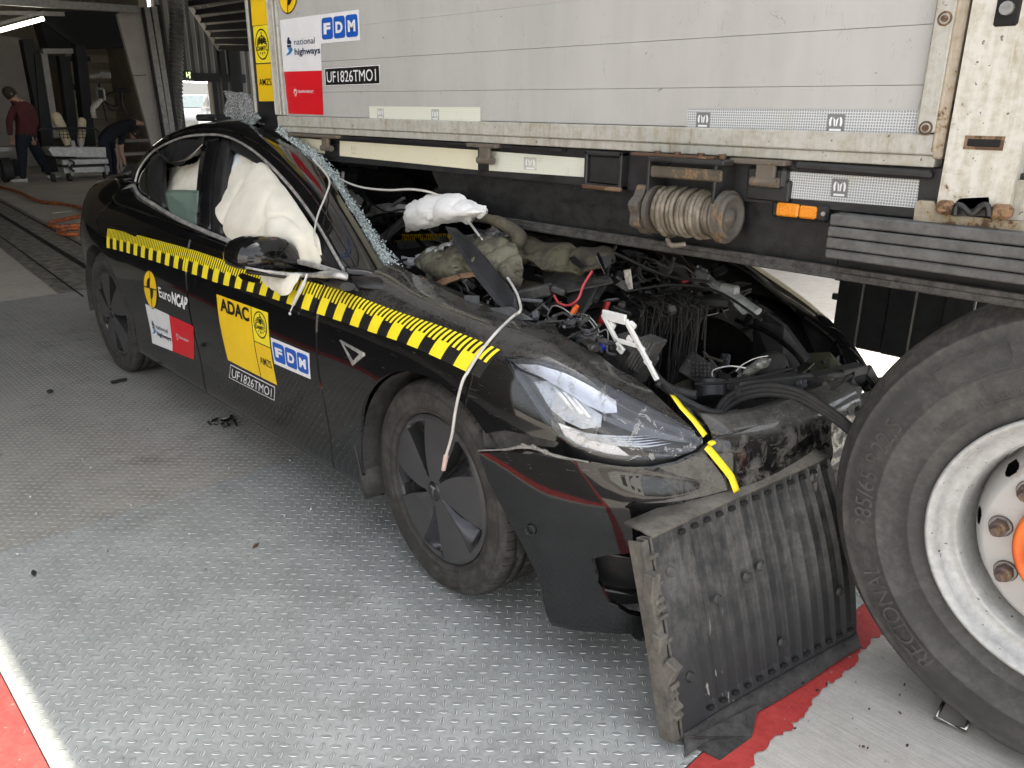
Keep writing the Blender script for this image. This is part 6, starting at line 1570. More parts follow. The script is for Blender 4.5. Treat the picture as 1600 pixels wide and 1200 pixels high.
def m_crumb():
    t = NT('crazed_glass'); v = t.voro(150, feature='DISTANCE_TO_EDGE'); w = t.voro(150, out=1) if False else t.noise(150, 2, .6)
    e = 1-t.ramp(v, .02, .10); n = t.noise(20, 3)
    t.set(col=t.mix(e, t.mix(w, (.10, .15, .15), (.42, .50, .49)), (.85, .90, .90)), rough=.12, trans=.25, coat=.8); t.bump(v, .003, 1.0); return t.m
CRUMB = m_crumb()
def m_sheetglass():
    t = NT('crazed_laminated_glass'); v = t.voro(75, feature='DISTANCE_TO_EDGE'); v2 = t.voro(30, feature='DISTANCE_TO_EDGE'); e = (1-t.ramp(v, .01, .09)).f('MAXIMUM', 1-t.ramp(v2, .0, .05)); n = t.noise(12, 4, .7)
    t.set(col=t.mix(e, (.22, .24, .25), (.85, .87, .88)), rough=.2, alpha=(e*.85+t.ramp(n, .45, .65)*.35+.12).f('MINIMUM', 1.0)); t.bump(e, .002); return t.m
SHG = m_sheetglass()
# broken windscreen: sparkling fringe along the pillar and crazed sheet
edge = [(432, 205, -.48), (455, 222, -.49), (478, 240, -.50), (508, 264, -.52), (530, 296, -.55), (555, 336, -.60), (585, 385, -.67), (605, 418, -.70), (628, 452, -.73)]
inn = [(436, 198, -.44), (468, 222, -.45), (492, 240, -.46), (522, 268, -.48), (540, 300, -.51), (566, 336, -.55), (598, 385, -.62), (618, 412, -.65), (640, 452, -.69)]
cloth('windscreen_edge', [edge, [((a[0]+b[0])/2, (a[1]+b[1])/2, (a[2]+b[2])/2) for a, b in zip(edge, inn)], inn], CRUMB, .010, 60, 6, .005)
rr = random.Random(11); ED = spline([UCY(*q) for q in edge], 12); IN = spline([UCY(*q) for q in inn], 12)
m = MB()
for k in range(1500):
    i = rr.randrange(len(ED)-1); f = rr.random(); p = ED[i].lerp(IN[i], rr.uniform(-.15, 1.35))+(ED[i+1]-ED[i])*f+Vector((rr.gauss(0, .005), rr.gauss(0, .005), abs(rr.gauss(0, .004))+.003))
    s = rr.uniform(.0018, .0048); m.box(p, (s, s*rr.uniform(.6, 1.2), s*.8), Matrix.Rotation(rr.random()*3, 3, 'Z') @ Matrix.Rotation(rr.random()*3, 3, 'X'))
t = NT('glass_crumbs'); t.set(col=t.mix(t.ramp(t.noise(300, 1), .4, .6), (.28, .38, .37), (.85, .92, .92)), rough=.08, trans=.2, coat=1); GC = t.m
m.build('glass_crumbs', GC, car, kind='stuff')
cloth('dotted_glass_edge', [[(486, 250, -.505), (500, 262, -.515), (516, 284, -.53), (522, 300, -.55)], [(498, 250, -.485), (512, 264, -.495), (528, 286, -.51), (532, 300, -.52)]], plain('dark_red_dotted_glass', (.16, .05, .06), .3, var=.8, scale=60), .002, 20, 5)
# crazed windscreen sheet thrown up at the back of the roof
cloth('peeled_windscreen', [[(349, 141, -.15), (370, 144, -.22), (392, 147, -.30)], [(352, 165, -.20), (372, 168, -.28), (396, 165, -.36)], [(353, 182, -.25), (375, 185, -.34), (400, 182, -.40)], [(366, 190, -.32), (382, 194, -.40), (410, 192, -.44)]], SHG, .03, 12, 7, .004)
cloth('green_glass_edge', [[(372, 192, -.42), (390, 186, -.44), (405, 178, -.45)], [(380, 199, -.44), (396, 195, -.46), (409, 185, -.47)]], CRUMB, .01, 40, 6, .008)
m = MB(); m.box(UCY(333, 184, -.30), (.14, .12, .035), Matrix.Rotation(.4, 3, 'Z'), bev=.01); m.box(UCY(345, 186, -.34), (.10, .10, .02), bev=.006); m.build('roof_console_fragment', BLK, car)
# steering wheel and column
cw = UCY(585, 372, .30); ax = Vector((-.86, -.15, .5)).normalized(); a_, b_, _ = frame(ax)
m = MB(); R0 = .185; pts = [cw+(a_*math.cos(t)+b_*math.sin(t)*.93)*R0 for t in [2*math.pi*k/40 for k in range(41)]]; m.tube(pts, .017, 10, caps=False)
for t in (.2, 2.9, 4.7): m.tube([cw, cw+(a_*math.cos(t)+b_*math.sin(t))*R0*.95], [.03, .018], 8, flat=.5)
sw = m.build('steering_wheel', BLK, car)
m = MB(); m.lathe([(.08, -.0), (.075, .03), (.05, .045), (0, .05)], cw, ax, 24); m.build('wheel_hub', BLK, sw)
c = UCY(581, 361, .22); m = MB(); m.cyl(c, c+Vector((.02, -.04, .02)).normalized()*.02, .022, .018, 20); m.build('column_knob', CHROME, car)
m = MB(); m.bar(UCY(560, 402, -.30), UCY(706, 278, .05), .045, .02, bev=.004); m.bar(UCY(568, 398, -.30), UCY(700, 288, .05), .012, .035, bev=.003); m.build('wiper_motor_rod', BLKD, car)
m = MB(); m.bar(UCY(612, 322, -.20), UCY(632, 309, -.18), .022, .012, bev=.003); m.build('grey_link', GREYM, car)
cloth('driver_airbag', [[(552, 336, .1), (580, 322, .0), (608, 318, -.05), (628, 320, -.08)], [(556, 352, .1), (585, 336, .0), (612, 332, -.05), (628, 332, -.08)]], BAGW, .02, 12, 9, folds=8)
cloth('torn_dash_fabric', [[(522, 300, -.2), (545, 296, -.2), (560, 306, -.2)], [(528, 315, -.2), (545, 318, -.2), (566, 312, -.2)], [(532, 322, -.2), (548, 326, -.2), (560, 322, -.2)]], plain('grey_white_fabric', (.42, .42, .40), .8), .02, 20, 6)
m = MB(); m.tube([UCY(*q) for q in ((536, 268, -.3), (535, 285, -.3), (538, 300, -.3), (541, 322, -.3))], [.008, .006, .005, .004], 6, smooth=4); m.build('torn_strap', WHITEP, car)
m = MB(); m.add([UCY(514, 280, -.3), UCY(532, 288, -.3), UCY(550, 300, -.3), UCY(534, 302, -.3), UCY(520, 292, -.3)], [(0, 1, 2, 3, 4)]); o = m.build('yellow_padding_scrap', plain('dull_yellow', (.35, .33, .06), .7), car)
m = MB(); m.tube([UCY(*q) for q in ((524, 305, -.25), (540, 293, -.22), (560, 296, -.2), (575, 318, -.2), (570, 330, -.2))], .012, 8, smooth=5); m.build('wiring_loom', BLK, car)
# grey carpet / seat back behind, and seats
def m_speck():
    t = NT('speckled_carpet'); n = t.noise(180, 3, .8); n2 = t.noise(8, 4); t.set(col=t.mix(t.ramp(n, .50, .66), (.010, .010, .011), (.10, .10, .105)), rough=.95); t.bump(n, .002); return t.m
CARP = m_speck()
cloth('front_seat', [[(560, 262, .2), (600, 268, .22), (640, 272, .25)], [(555, 290, .15), (600, 290, .18), (648, 300, .2)], [(560, 330, .1), (610, 330, .12), (650, 335, .15)]], CARP, .03, 8, 8)
for sy in (-.40, .38):
    m = MB(); m.box((.95, sy, .48), (.50, .50, .16), bev=.05); m.box((.70, sy, .80), (.14, .50, .60), Matrix.Rotation(-.35, 3, 'Y'), bev=.05); m.box((.56, sy, 1.14), (.09, .26, .14), Matrix.Rotation(-.3, 3, 'Y'), bev=.03); m.build('front_seat', BLK, car)
m = MB(); m.box((.0, 0, .52), (.55, 1.25, .18), bev=.05); m.box((-.28, 0, .82), (.14, 1.25, .55), Matrix.Rotation(-.4, 3, 'Y'), bev=.05); m.build('rear_seat', BLK, car)
# passenger airbag
cloth('passenger_airbag', [
 [(632, 320, -0.36), (665, 308, -0.41), (700, 305, -0.43), (725, 306, -0.45), (745, 318, -0.47), (760, 322, -0.47)],
 [(627, 335, -0.41), (665, 325, -0.49), (700, 322, -0.52), (728, 325, -0.53), (748, 328, -0.51), (759, 330, -0.49)],
 [(632, 352, -0.41), (665, 345, -0.49), (700, 340, -0.52), (728, 338, -0.53), (745, 338, -0.51), (753, 336, -0.49)],
 [(631, 366, -0.35), (652, 360, -0.41), (690, 352, -0.45), (720, 346, -0.46), (732, 350, -0.46), (745, 340, -0.45)]], BAGW, .008, 14, 12, folds=6, crease=.012)
cloth('torn_airbag_end', [[(738, 318, -0.45), (750, 320, -0.46), (762, 326, -0.45)], [(735, 330, -0.47), (752, 332, -0.50), (764, 330, -0.47)], [(726, 346, -0.43), (742, 344, -0.46), (756, 338, -0.45)]], BAGW, .014, 30, 8, folds=10)
# far side inside the cabin: door card with yellow tape, dark dash shell
c0 = UCY(620, 372, .1); c1 = UCY(702, 371, .1)
m = MB(); m.bar(c0, c1, .015, .035); m.build('yellow_strip', YEL, car)
m = MB()
for k in range(26):
    p = c0.lerp(c1, (k+.5)/26)+Vector((0, -.009, .006 if k % 2 else 0)); m.box(p, (.006, .002, .018))
m.build('strip_marks', BLV, car, kind='stuff')
m = MB(); m.bar(UCY(625, 384, .08), UCY(700, 383, .08), .05, .05, bev=.01); m.build('pale_crossbar', GREYM, car)
m = MB(); m.box((1.72, .05, .70), (.25, 1.35, .22), bev=.05); m.box((2.05, .0, .60), (.10, 1.4, .50), bev=.02); m.build('dash_carrier', DARK, car)
c = UCY(505+0, 0, -.3)
m = MB(); m.box(UCY(634, 412, -.35), (.055, .004, .055), bev=.001); m.build('paper_label', WHITEP, car)
# crumpled insulation / dash foam in olive and brown
def m_foam(name, a, b, c_):
    t = NT(name); n = t.noise(7, 5, .7, dist=.7); n2 = t.noise(30, 5, .7); v = t.ramp(n, .40, .60); t.set(col=t.mix(t.ramp(n2, .50, .72), t.mix(v, a, b), c_), rough=.75); t.bump(n2, .004, .8); return t.m
FO1 = m_foam('olive_grey_foam', (.135, .13, .09), (.06, .056, .038), (.035, .027, .02)); FO2 = m_foam('brown_olive_foam', (.075, .068, .04), (.035, .03, .02), (.014, .012, .010)); FO3 = m_foam('dark_olive_tube', (.06, .052, .035), (.10, .085, .055), (.02, .018, .014))
cloth('crushed_dash_foam', [
 [(655, 398, -.42), (690, 382, -.45), (730, 372, -.48), (770, 372, -.50), (800, 378, -.50)],
 [(650, 412, -.50), (690, 402, -.54), (735, 395, -.57), (775, 395, -.57), (815, 405, -.54)],
 [(662, 430, -.54), (695, 422, -.58), (740, 418, -.60), (780, 425, -.60), (815, 440, -.56)],
 [(668, 445, -.52), (700, 440, -.55), (735, 436, -.57), (775, 445, -.57), (800, 465, -.54)]], FO1, .010, 16, 12, .01, folds=8, crease=.022)
cloth('crushed_dash_lip', [[(660, 432, -.57), (680, 440, -.58), (720, 428, -.60), (760, 425, -.60)], [(664, 445, -.58), (690, 447, -.60), (722, 436, -.61), (760, 433, -.61)]], plain('brown_edge', (.20, .12, .07), .7, var=.4), .008, 30, 7)
cloth('torn_foam_end', [[(642, 432, -.50), (655, 430, -.52), (668, 436, -.52)], [(640, 450, -.52), (655, 455, -.55), (664, 452, -.55)], [(645, 462, -.52), (655, 466, -.55), (660, 460, -.55)]], FO1, .012, 25, 6)
cloth('foil_scrap', [[(632, 410, -.42), (655, 398, -.45), (690, 382, -.48), (706, 374, -.5)], [(640, 420, -.45), (660, 408, -.48), (692, 390, -.51), (706, 382, -.52)]], m_foam('silver_foil', (.42, .43, .44), (.16, .16, .17), (.6, .6, .6)), .018, 40, 7)
cloth('foil_scrap', [[(728, 372, -.44), (755, 358, -.45), (785, 356, -.46), (815, 362, -.46)], [(735, 382, -.47), (760, 372, -.49), (790, 370, -.5), (812, 374, -.5)]], m_foam('dark_foil', (.10, .10, .10), (.03, .03, .03), (.35, .35, .35)), .02, 40, 7)
cloth('insulation_mat', [
 [(795, 362, -.35), (830, 372, -.38), (870, 380, -.40), (915, 385, -.40), (958, 388, -.38)],
 [(790, 385, -.44), (830, 398, -.46), (872, 402, -.47), (918, 404, -.46), (958, 402, -.42)],
 [(805, 400, -.50), (835, 412, -.50), (875, 418, -.50), (915, 420, -.49), (950, 412, -.45)]], FO2, .012, 16, 12, .01, folds=8, crease=.024)
m = MB(); m.tube([UCY(*q) for q in ((745, 338, -.44), (775, 345, -.49), (800, 358, -.49), (812, 372, -.49), (808, 392, -.49), (820, 408, -.49))], [.018, .022, .024, .026, .022, .018], 12, smooth=6, flat=.8); m.build('insulation_tube', FO3, car)
cloth('brown_panel', [[(800, 430, -.45), (830, 440, -.46), (870, 445, -.47)], [(795, 452, -.5), (830, 448, -.5), (868, 455, -.5)]], FO3, .01, 12, 6)
def slab(name, pix, ys, th, mat, parent=car):
    P = [UCY(p[0], p[1], y) for p, y in zip(pix, ys if isinstance(ys, (list, tuple)) else [ys]*len(pix))]
    n = (P[1]-P[0]).cross(P[2]-P[0]).normalized(); k = len(P); 
    if n.y > 0: P.reverse(); n = -n
    m = MB(); m.add([p for p in P]+[p-n*th for p in P], [tuple(range(k)), tuple(range(k, 2*k))[::-1]]+[(i, (i+k), (i+1) % k+k, (i+1) % k) for i in range(k)]); return m.build(name, mat, parent)
# long black blade and cowl beams
slab('broken_cowl_blade', [(695, 354), (712, 356), (737, 378), (762, 405), (788, 440), (804, 462), (812, 488), (800, 492), (776, 474), (748, 440), (722, 400)], [-.55, -.55, -.58, -.61, -.64, -.66, -.67, -.68, -.67, -.64, -.6], .006, plain('satin_black_trim', (.03, .031, .034), .42, var=.3))
m = MB(); m.bar(UCY(668, 442, -.60), UCY(848, 520, -.70), .030, .02, bev=.004); m.build('cowl_beam', BLK, car)
m = MB(); m.bar(UCY(775, 470, -.60), UCY(862, 452, -.52), .05, .035, bev=.006); m.bar(UCY(862, 450, -.52), UCY(884, 458, -.50), .03, .02, bev=.005); m.build('scuttle_tray', BLKD, car)
m = MB(); m.bar(UCY(646, 462, -.66), UCY(770, 498, -.72), .06, .012, bev=.003); m.build('scuttle_shelf', BLKD, car)
for q in (((725, 462), (745, 463), (745, 475), (727, 478)), ((727, 479), (748, 476), (770, 488), (745, 492)), ((765, 482), (795, 480), (830, 500), (800, 500))):
    slab('cowl_clip', q, -.70, .01, plain('mid_grey_plastic', (.11, .115, .12), .5), car)
slab('strut_panel', [(845, 415), (870, 422), (950, 428), (958, 440), (885, 455), (852, 452)], [-.40, -.42, -.42, -.45, -.5, -.47], .006, BLKD)
slab('strut_panel', [(905, 418), (945, 425), (925, 470), (905, 495), (885, 470)], [-.40, -.42, -.5, -.55, -.5], .006, BLK)
m = MB(); m.tube([UCY(*q) for q in ((960, 385, -.30), (950, 410, -.38), (946, 440, -.42), (930, 470, -.5))], .008, 8, smooth=4); m.build('stay_rod', BLK, car)
m = MB(); m.tube([UCY(*q) for q in ((712, 424, -.60), (725, 440, -.61), (733, 455, -.62))], .003, 6, smooth=3); m.build('thin_rod', BLKD, car)
# hood remnants: frames under the lorry
m = MB(); m.bar(UCY(925, 465, -.2), UCY(1140, 472, -.05), .05, .03, bev=.006); m.bar(UCY(1000, 400, .0), UCY(960, 470, -.2), .06, .02, bev=.004); m.build('hood_hinge_frame', BLK, car)
slab('hood_remnant', [(1020, 392), (1060, 396), (1110, 455), (1075, 458)], [0, 0, .0, .0], .01, plain('dark_brown_panel', (.03, .026, .022), .6))
slab('torn_bracket', [(974, 422), (984, 421), (988, 452), (984, 455), (977, 440)], -.35, .004, plain('spotted_white_steel', (.55, .53, .48), .6, var=.6, scale=50))
slab('torn_bracket', [(953, 440), (975, 438), (986, 453), (978, 455)], -.34, .004, GREYM)
m = MB(); m.tube([UCY(1102, 430, .0), UCY(1120, 446, -.02), UCY(1150, 466, -.03), UCY(1183, 488, -.04)], [.014, .020, .024, .022], 8, smooth=4, flat=.6); m.box(UCY(1140, 452, -.03), (.06, .03, .03), bev=.006); m.box(UCY(1160, 478, -.05), (.05, .03, .03), Matrix.Rotation(.6, 3, 'Y'), bev=.005); m.build('aluminium_hinge', plain('dusty_cast_alloy', (.34, .36, .36), .55, .2, var=.4, scale=30, bump=.001), car)
# front trunk tub: hanging black fibres, tray, far wheel well
m = MB(); rr = random.Random(21)
for k in range(130):
    x0 = rr.uniform(1000, 1105); y0 = rr.uniform(478, 498); Y0 = -.20+rr.uniform(-.05, .05)+(1105-x0)*-.0006
    p = UCY(x0, y0, Y0); L = rr.uniform(.05, .32) if rr.random() < .6 else .06
    q = p+Vector((rr.uniform(-.02, .02), rr.uniform(-.03, .0), -L)); m.tube([p+Vector((rr.uniform(-.12, .0), rr.uniform(-.02, .08), rr.uniform(0, .03))), p, q], .0018, 4)
m.build('torn_hood_fibres', plain('dusty_fibre', (.022, .020, .018), .8, var=.8), car, kind='stuff')
cloth('hood_insulation', [[(975, 472, -.25), (1020, 470, -.15), (1070, 468, -.1), (1110, 470, -.05)], [(960, 490, -.30), (1010, 486, -.22), (1060, 484, -.2), (1105, 490, -.15)], [(965, 505, -.34), (1010, 500, -.26), (1060, 500, -.25), (1102, 505, -.2)]], plain('charred_mat', (.03, .027, .024), .9, var=.6, scale=40, bump=.003), .03, 25, 9)
m = MB(); m.box((3.02, -.05, .36), (.55, .80, .03)); m.box((2.72, 0, .50), (.04, 1.2, .45)); m.box((3.02, -.50, .50), (.62, .03, .36)); m.box((3.30, -.05, .42), (.03, .9, .26)); m.build('front_trunk_tub', DARK, car)
m = MB(); m.lathe([(.30, .42), (.32, .50), (.34, .62), (.35, .78)], (2.93, 0, .36), (0, 1, 0), 40, 0, True, R_(0), R_(180)); m.lathe([(.33, .60), (.345, .62), (.33, .64)], (2.93, 0, .36), (0, 1, 0), 40, 0, True, R_(0), R_(180)); m.build('far_wheel_well', BLKG, car)
slab('smooth_plastic_shroud', [(1175, 560), (1178, 500), (1195, 488), (1225, 510), (1262, 560), (1220, 600), (1180, 598)], [.15, .15, .15, .15, .15, .1, .1], .02, BLK)
m = MB(); m.tube([UCY(*q) for q in ((1150, 500, .12), (1200, 520, .10), (1240, 550, .06), (1262, 580, .02))], .008, 8, smooth=5); m.build('shroud_edge', BLKG, car)
m = MB(); m.lathe([(.055, 0), (.05, .02), (.03, .03), (0, .03)], UCY(1205, 575, .05), (.2, -1, .3), 30); m.build('fan_motor', BLKD, car)
m = MB(); c = UCY(1178, 578, -.18); m.tube([UCY(1155, 588, -.18), UCY(1170, 580, -.18), UCY(1190, 568, -.18), UCY(1203, 562, -.18)], [.012, .03, .032, .008], 12, smooth=4, flat=.5); m.build('broken_lamp_piece', plain('mottled_lamp_shell', (.30, .30, .28), .3, .2, var=.7, scale=60), car)
m = MB(); m.box(UCY(1092, 578, -.25), (.10, .10, .05), Matrix.Rotation(.5, 3, 'Z') @ Matrix.Rotation(.5, 3, 'Y'), bev=.006)
for k in range(6):
    for j in range(4): m.box(UCY(1078+k*6, 568+j*6, -.30), (.010, .010, .010), Matrix.Rotation(.5, 3, 'Z'), bev=.002)
m.build('fuse_box', BLKD, car)
m = MB(); m.tube([UCY(1110, 600, -.3), UCY(1112, 625, -.32)], .05, 20, sm=True); m.build('washer_pump', BLK, car)
for P, r in ((((1113, 588), (1115, 578), (1140, 572), (1165, 575)), .0022), (((1150, 580), (1160, 570), (1180, 560), (1200, 556)), .0016), (((1105, 614), (1120, 612), (1128, 615)), .0018)):
    m = MB(); m.tube([UCY(a, b, -.28) for a, b in P], r, 6, smooth=5); m.build('white_wire', WHITEP, car)
# long dark trough and bumper carrier
cloth('front_trough', [[(1032, 602, -.58), (1070, 632, -.56), (1110, 648, -.5), (1150, 640, -.42)], [(1050, 620, -.60), (1080, 650, -.58), (1115, 668, -.52), (1150, 655, -.44)], [(1075, 640, -.62), (1090, 662, -.60), (1120, 680, -.54), (1142, 668, -.48)]], BLK, .004, 8, 7, .008)
m = MB(); m.tube([UCY(1025, 598, -.50), UCY(1060, 620, -.46), UCY(1100, 640, -.42), UCY(1135, 648, -.38)], .016, 8, smooth=5, flat=.6); m.tube([UCY(1005, 565, -.48), UCY(1035, 600, -.44), UCY(1060, 612, -.42), UCY(1088, 618, -.4)], .014, 8, smooth=5); m.build('front_rail', BLKD, car)
m = MB(); m.bar(UCY(1145, 604, -.30), UCY(1260, 590, .02), .05, .035, bev=.005); m.bar(UCY(1260, 595, .02), UCY(1345, 575, .35), .05, .03, bev=.004); m.bar(UCY(1260, 610, -.05), UCY(1330, 612, .1), .10, .06, bev=.01); m.build('crash_beam', BLKD, car)
m = MB()
for off in (0, 7, 14):
    m.tube([UCY(a+off*.3, b+off, y_) for a, b, y_ in ((1118, 645, -.36), (1135, 622, -.33), (1160, 608, -.30), (1200, 602, -.27), (1245, 610, -.25), (1285, 632, -.25), (1325, 662, -.24), (1350, 690, -.2))], .009, 8, smooth=6)
m.build('bonnet_seal', RUB, car)
m = MB(); m.tube([UCY(a, b, y_) for a, b, y_ in ((1240, 628, -.22), (1265, 650, -.22), (1274, 680, -.24), (1268, 705, -.26))], .004, 6, smooth=5); m.build('yellow_green_trim', plain('dull_green_yellow', (.16, .15, .03), .6), car)
slab('torn_far_corner', [(1330, 585), (1362, 572), (1372, 590), (1345, 610), (1320, 605)], [.55, .6, .62, .55, .5], .02, BLK)
slab('far_lamp_shell', [(1262, 560), (1300, 558), (1320, 580), (1290, 592), (1262, 585)], [.3, .35, .4, .35, .3], .03, plain('olive_dark_shell', (.05, .05, .03), .5))
# white slotted bracket and black box behind it
def fr(a, b, w=.018, y=-.60, nm='b'): return (UCY(*a, y), UCY(*b, y), w)
m = MB()
for a, b, w in (((942, 491), (978, 500), .026), ((942, 491), (972, 548), .012), ((978, 500), (1027, 594), .013), ((962, 531), (1000, 541), .012), ((966, 541), (974, 550), .02)):
    m.bar(UCY(*a, -.60), UCY(*b, -.60), .010, w, bev=.002)
for q in ((956, 508), (988, 508), (1002, 545), (1012, 566), (985, 530)): m.box(UCY(*q, -.597), (.022, .012, .016), Matrix.Rotation(.5, 3, 'Y'), bev=.003)
m.build('white_slotted_bracket', WHITEP, car)
m = MB(); m.box(UCY(985, 560, -.52), (.12, .08, .10), Matrix.Rotation(.5, 3, 'Y'), bev=.008)
for k in range(5): m.box(UCY(998+k*5, 548+k*2, -.57), (.008, .05, .10), Matrix.Rotation(.5, 3, 'Y'))
m.build('control_unit', BLKD, car)
# wires
RW = plain('red_wire', (.45, .05, .06), .4); OR = plain('orange_connector', (.75, .13, .02), .45); BL = plain('blue_connector', (.02, .04, .55), .4)
m = MB(); m.tube([UCY(*q) for q in ((866, 462, -.55), (874, 474, -.56), (890, 477, -.56), (904, 466, -.55), (912, 445, -.52), (925, 424, -.48))], .0038, 8, smooth=6); m.build('red_cable', RW, car)
m = MB(); m.tube([UCY(893, 492, -.58), UCY(898, 484, -.57), UCY(902, 478, -.57)], [.007, .009, .006], 8); m.build('orange_plug', OR, car)
m = MB(); m.cyl(UCY(937, 538, -.62), UCY(944, 545, -.62), .011, None, 12); m.build('blue_plug', BL, car)
m = MB(); m.tube([UCY(*q) for q in ((938, 505, -.45), (944, 488, -.42), (950, 470, -.4))], .01, 8, smooth=4); m.build('red_hose', plain('dark_red_hose', (.35, .02, .02), .4), car)
for P in (((855, 493), (864, 478), (880, 482), (895, 494)), ((900, 492), (920, 500), (935, 525), (932, 545)), ((895, 492), (915, 492), (930, 505), (937, 520)), ((936, 520), (948, 515), (950, 530), (946, 540))):
    m = MB(); m.tube([UCY(a, b, -.60) for a, b in P], .0022, 6, smooth=5); m.build('thin_wire', GREYM, car)
m = MB(); m.bar(UCY(1067, 441, -.1), UCY(1080, 436, -.1), .008, .008); m.build('red_tag', RW, car)
# a litter of broken pieces, each its own part
rr = random.Random(99); GRP = plain('broken_grey_plastic', (.07, .073, .08), .5, var=.6, scale=30); frag_m = [BLK, BLKD, BLKD, GRP, STEELK]
def scatter(n, poly_px, yr, smin, smax, name='broken_fragment', mats=frag_m, along=None):
    c = 0; xs = [p[0] for p in poly_px]; ys_ = [p[1] for p in poly_px]
    while c < n:
        x = rr.uniform(min(xs), max(xs)); y = rr.uniform(min(ys_), max(ys_))
        if not inpoly(x, y, poly_px): continue
        c += 1; p = UCY(x, y, rr.uniform(*yr)); s = rr.uniform(smin, smax); kind = rr.random()
        rot = Matrix.Rotation(rr.uniform(-3, 3), 3, 'Z') @ Matrix.Rotation(rr.uniform(-.9, .9), 3, 'Y') @ Matrix.Rotation(rr.uniform(-.9, .9), 3, 'X')
        m = MB()
        if kind < .45:      # splintered plate
            k = rr.randint(4, 6); P = [(math.cos(2*math.pi*i/k+rr.uniform(-.3, .3))*s*rr.uniform(.4, 1.1), math.sin(2*math.pi*i/k+rr.uniform(-.3, .3))*s*rr.uniform(.2, .6)) for i in range(k)]
            m.prism(P, p, rot @ Vector((1, 0, 0)), rot @ Vector((0, 1, 0)), .003)
        elif kind < .70: m.box(p, (s*1.6, s*.25, s*.18), rot, bev=.002)
        elif kind < .85:
            q = rot @ Vector((s, 0, 0)); m.tube([p-q, p+Vector((0, 0, s*.3)), p+q*.8+Vector((0, -.02, 0)), p+q*1.3], .004, 6, smooth=4)
        else: m.box(p, (s*.7, s*.5, s*.4), rot, bev=.005); m.box(p+rot @ Vector((0, 0, s*.25)), (s*.3, s*.3, s*.2), rot, bev=.003)
        m.build(name, rr.choice(mats), car)
scatter(46, [(826, 488), (850, 478), (905, 490), (940, 510), (958, 548), (945, 555), (900, 530), (860, 512)], (-.68, -.56), .018, .05, mats=[BLKD, GRP, GRP, BLK])
scatter(40, [(960, 400), (1090, 402), (1110, 450), (1060, 470), (960, 468)], (-.25, .1), .02, .06)
scatter(26, [(1060, 585), (1100, 560), (1170, 600), (1240, 600), (1260, 625), (1150, 630), (1090, 640)], (-.35, -.1), .015, .045)
scatter(22, [(1262, 560), (1340, 570), (1350, 600), (1290, 620), (1262, 600)], (.1, .4), .02, .06)
scatter(24, [(640, 445), (720, 455), (800, 470), (840, 500), (760, 490), (650, 460)], (-.62, -.5), .015, .05)
scatter(22, [(560, 330), (620, 360), (640, 430), (610, 440), (570, 380)], (-.35, .0), .02, .05, mats=[BLK, BLKG, BLKD, DARK])
scatter(20, [(950, 460), (1000, 470), (1060, 480), (1020, 500), (960, 500)], (-.4, -.2), .02, .05)
GLO = [BLKG, BLK, BLKD, GRP, STEELK, plain('brown_dusty_plastic', (.07, .06, .045), .7, var=.6)]
scatter(60, [(960, 400), (1090, 402), (1160, 440), (1190, 500), (1110, 500), (1040, 480), (950, 470)], (-.15, .35), .03, .09, mats=GLO)
scatter(45, [(820, 400), (960, 405), (975, 470), (930, 500), (830, 480)], (-.5, -.2), .03, .08, mats=GLO)
scatter(40, [(1050, 560), (1110, 555), (1260, 570), (1330, 590), (1300, 630), (1150, 635), (1070, 615)], (-.25, .2), .02, .07, mats=GLO)
scatter(40, [(545, 300), (640, 300), (700, 380), (650, 440), (600, 410), (560, 350)], (-.1, .3), .03, .09, mats=[BLK, BLKG, DARK, BLKD])
scatter(34, [(640, 440), (780, 440), (850, 470), (840, 500), (700, 470)], (-.66, -.4), .02, .07, mats=GLO)
for P in (((835, 470), (900, 430), (960, 405)), ((960, 395), (1040, 430), (1110, 440)), ((980, 455), (1050, 445), (1120, 455), (1190, 500)), ((830, 500), (880, 470), (950, 480)), ((1085, 600), (1150, 596), (1240, 575)), ((560, 300), (600, 330), (640, 330), (690, 380)), ((700, 430), (740, 450), (790, 470), (850, 505))):
    m = MB(); m.tube([UCY(a, b, -.35+.1*math.sin(a)) for a, b in P], .004, 7, smooth=7); m.build('wiring_loom', DARK, car)
# ================================================================ loose things
def onbody(px, py, off): u, v = hit(px, py); return Matrix.Rotation(CA, 3, 'Z') @ (SP(u, v)+SN(u, v)*off)
WC = plain('dirty_white_cable', (.60, .58, .54), .5, var=.15)
P = [U(462, 233, Y=-.50), U(490, 254, Y=-.50), U(528, 278, Y=-.49), U(562, 292, Y=-.47), U(605, 297, Y=-.46), U(645, 296, Y=-.46), U(682, 304, Y=-.47), U(718, 330, Y=-.49), U(750, 370, Y=-.54), U(780, 415, Y=-.60), U(804, 452, Y=-.66), U(813, 476, Y=-.71), U(812, 487, Y=-.76)]
P += [onbody(800, 499, .006), onbody(775, 524, .006), onbody(752, 552, .006), onbody(735, 580, .008)]
P += [U(722, 598, Y=-.965), U(712, 640, Y=-.975), U(706, 680, Y=-.978), U(697, 712, Y=-.975)]
cab = empty('white_cable', P[-1], label='long white cable draped over the dash, hood edge and front wheel', category='cable')
m = MB(); m.tube(P, .0042, 8, smooth=8); m.build('cable_jacket', WC, cab)
m = MB(); m.cyl(U(697, 712, Y=-.975), U(693, 734, Y=-.975), .0075, .0065, 10); m.build('cable_plug', plain('pale_pink_plug', (.62, .45, .40), .5), cab)
m = MB(); m.tube([U(489, 249, Y=-.54), U(508, 270, Y=-.59), U(515, 286, Y=-.64), U(508, 308, Y=-.71), U(497, 335, Y=-.79), U(491, 365, Y=-.89), U(494, 385, Y=-.925)], .0035, 8, smooth=7)
tagthing(m.build('white_cable', WC, None), 'short white cable hanging down beside the windscreen pillar', 'cable')
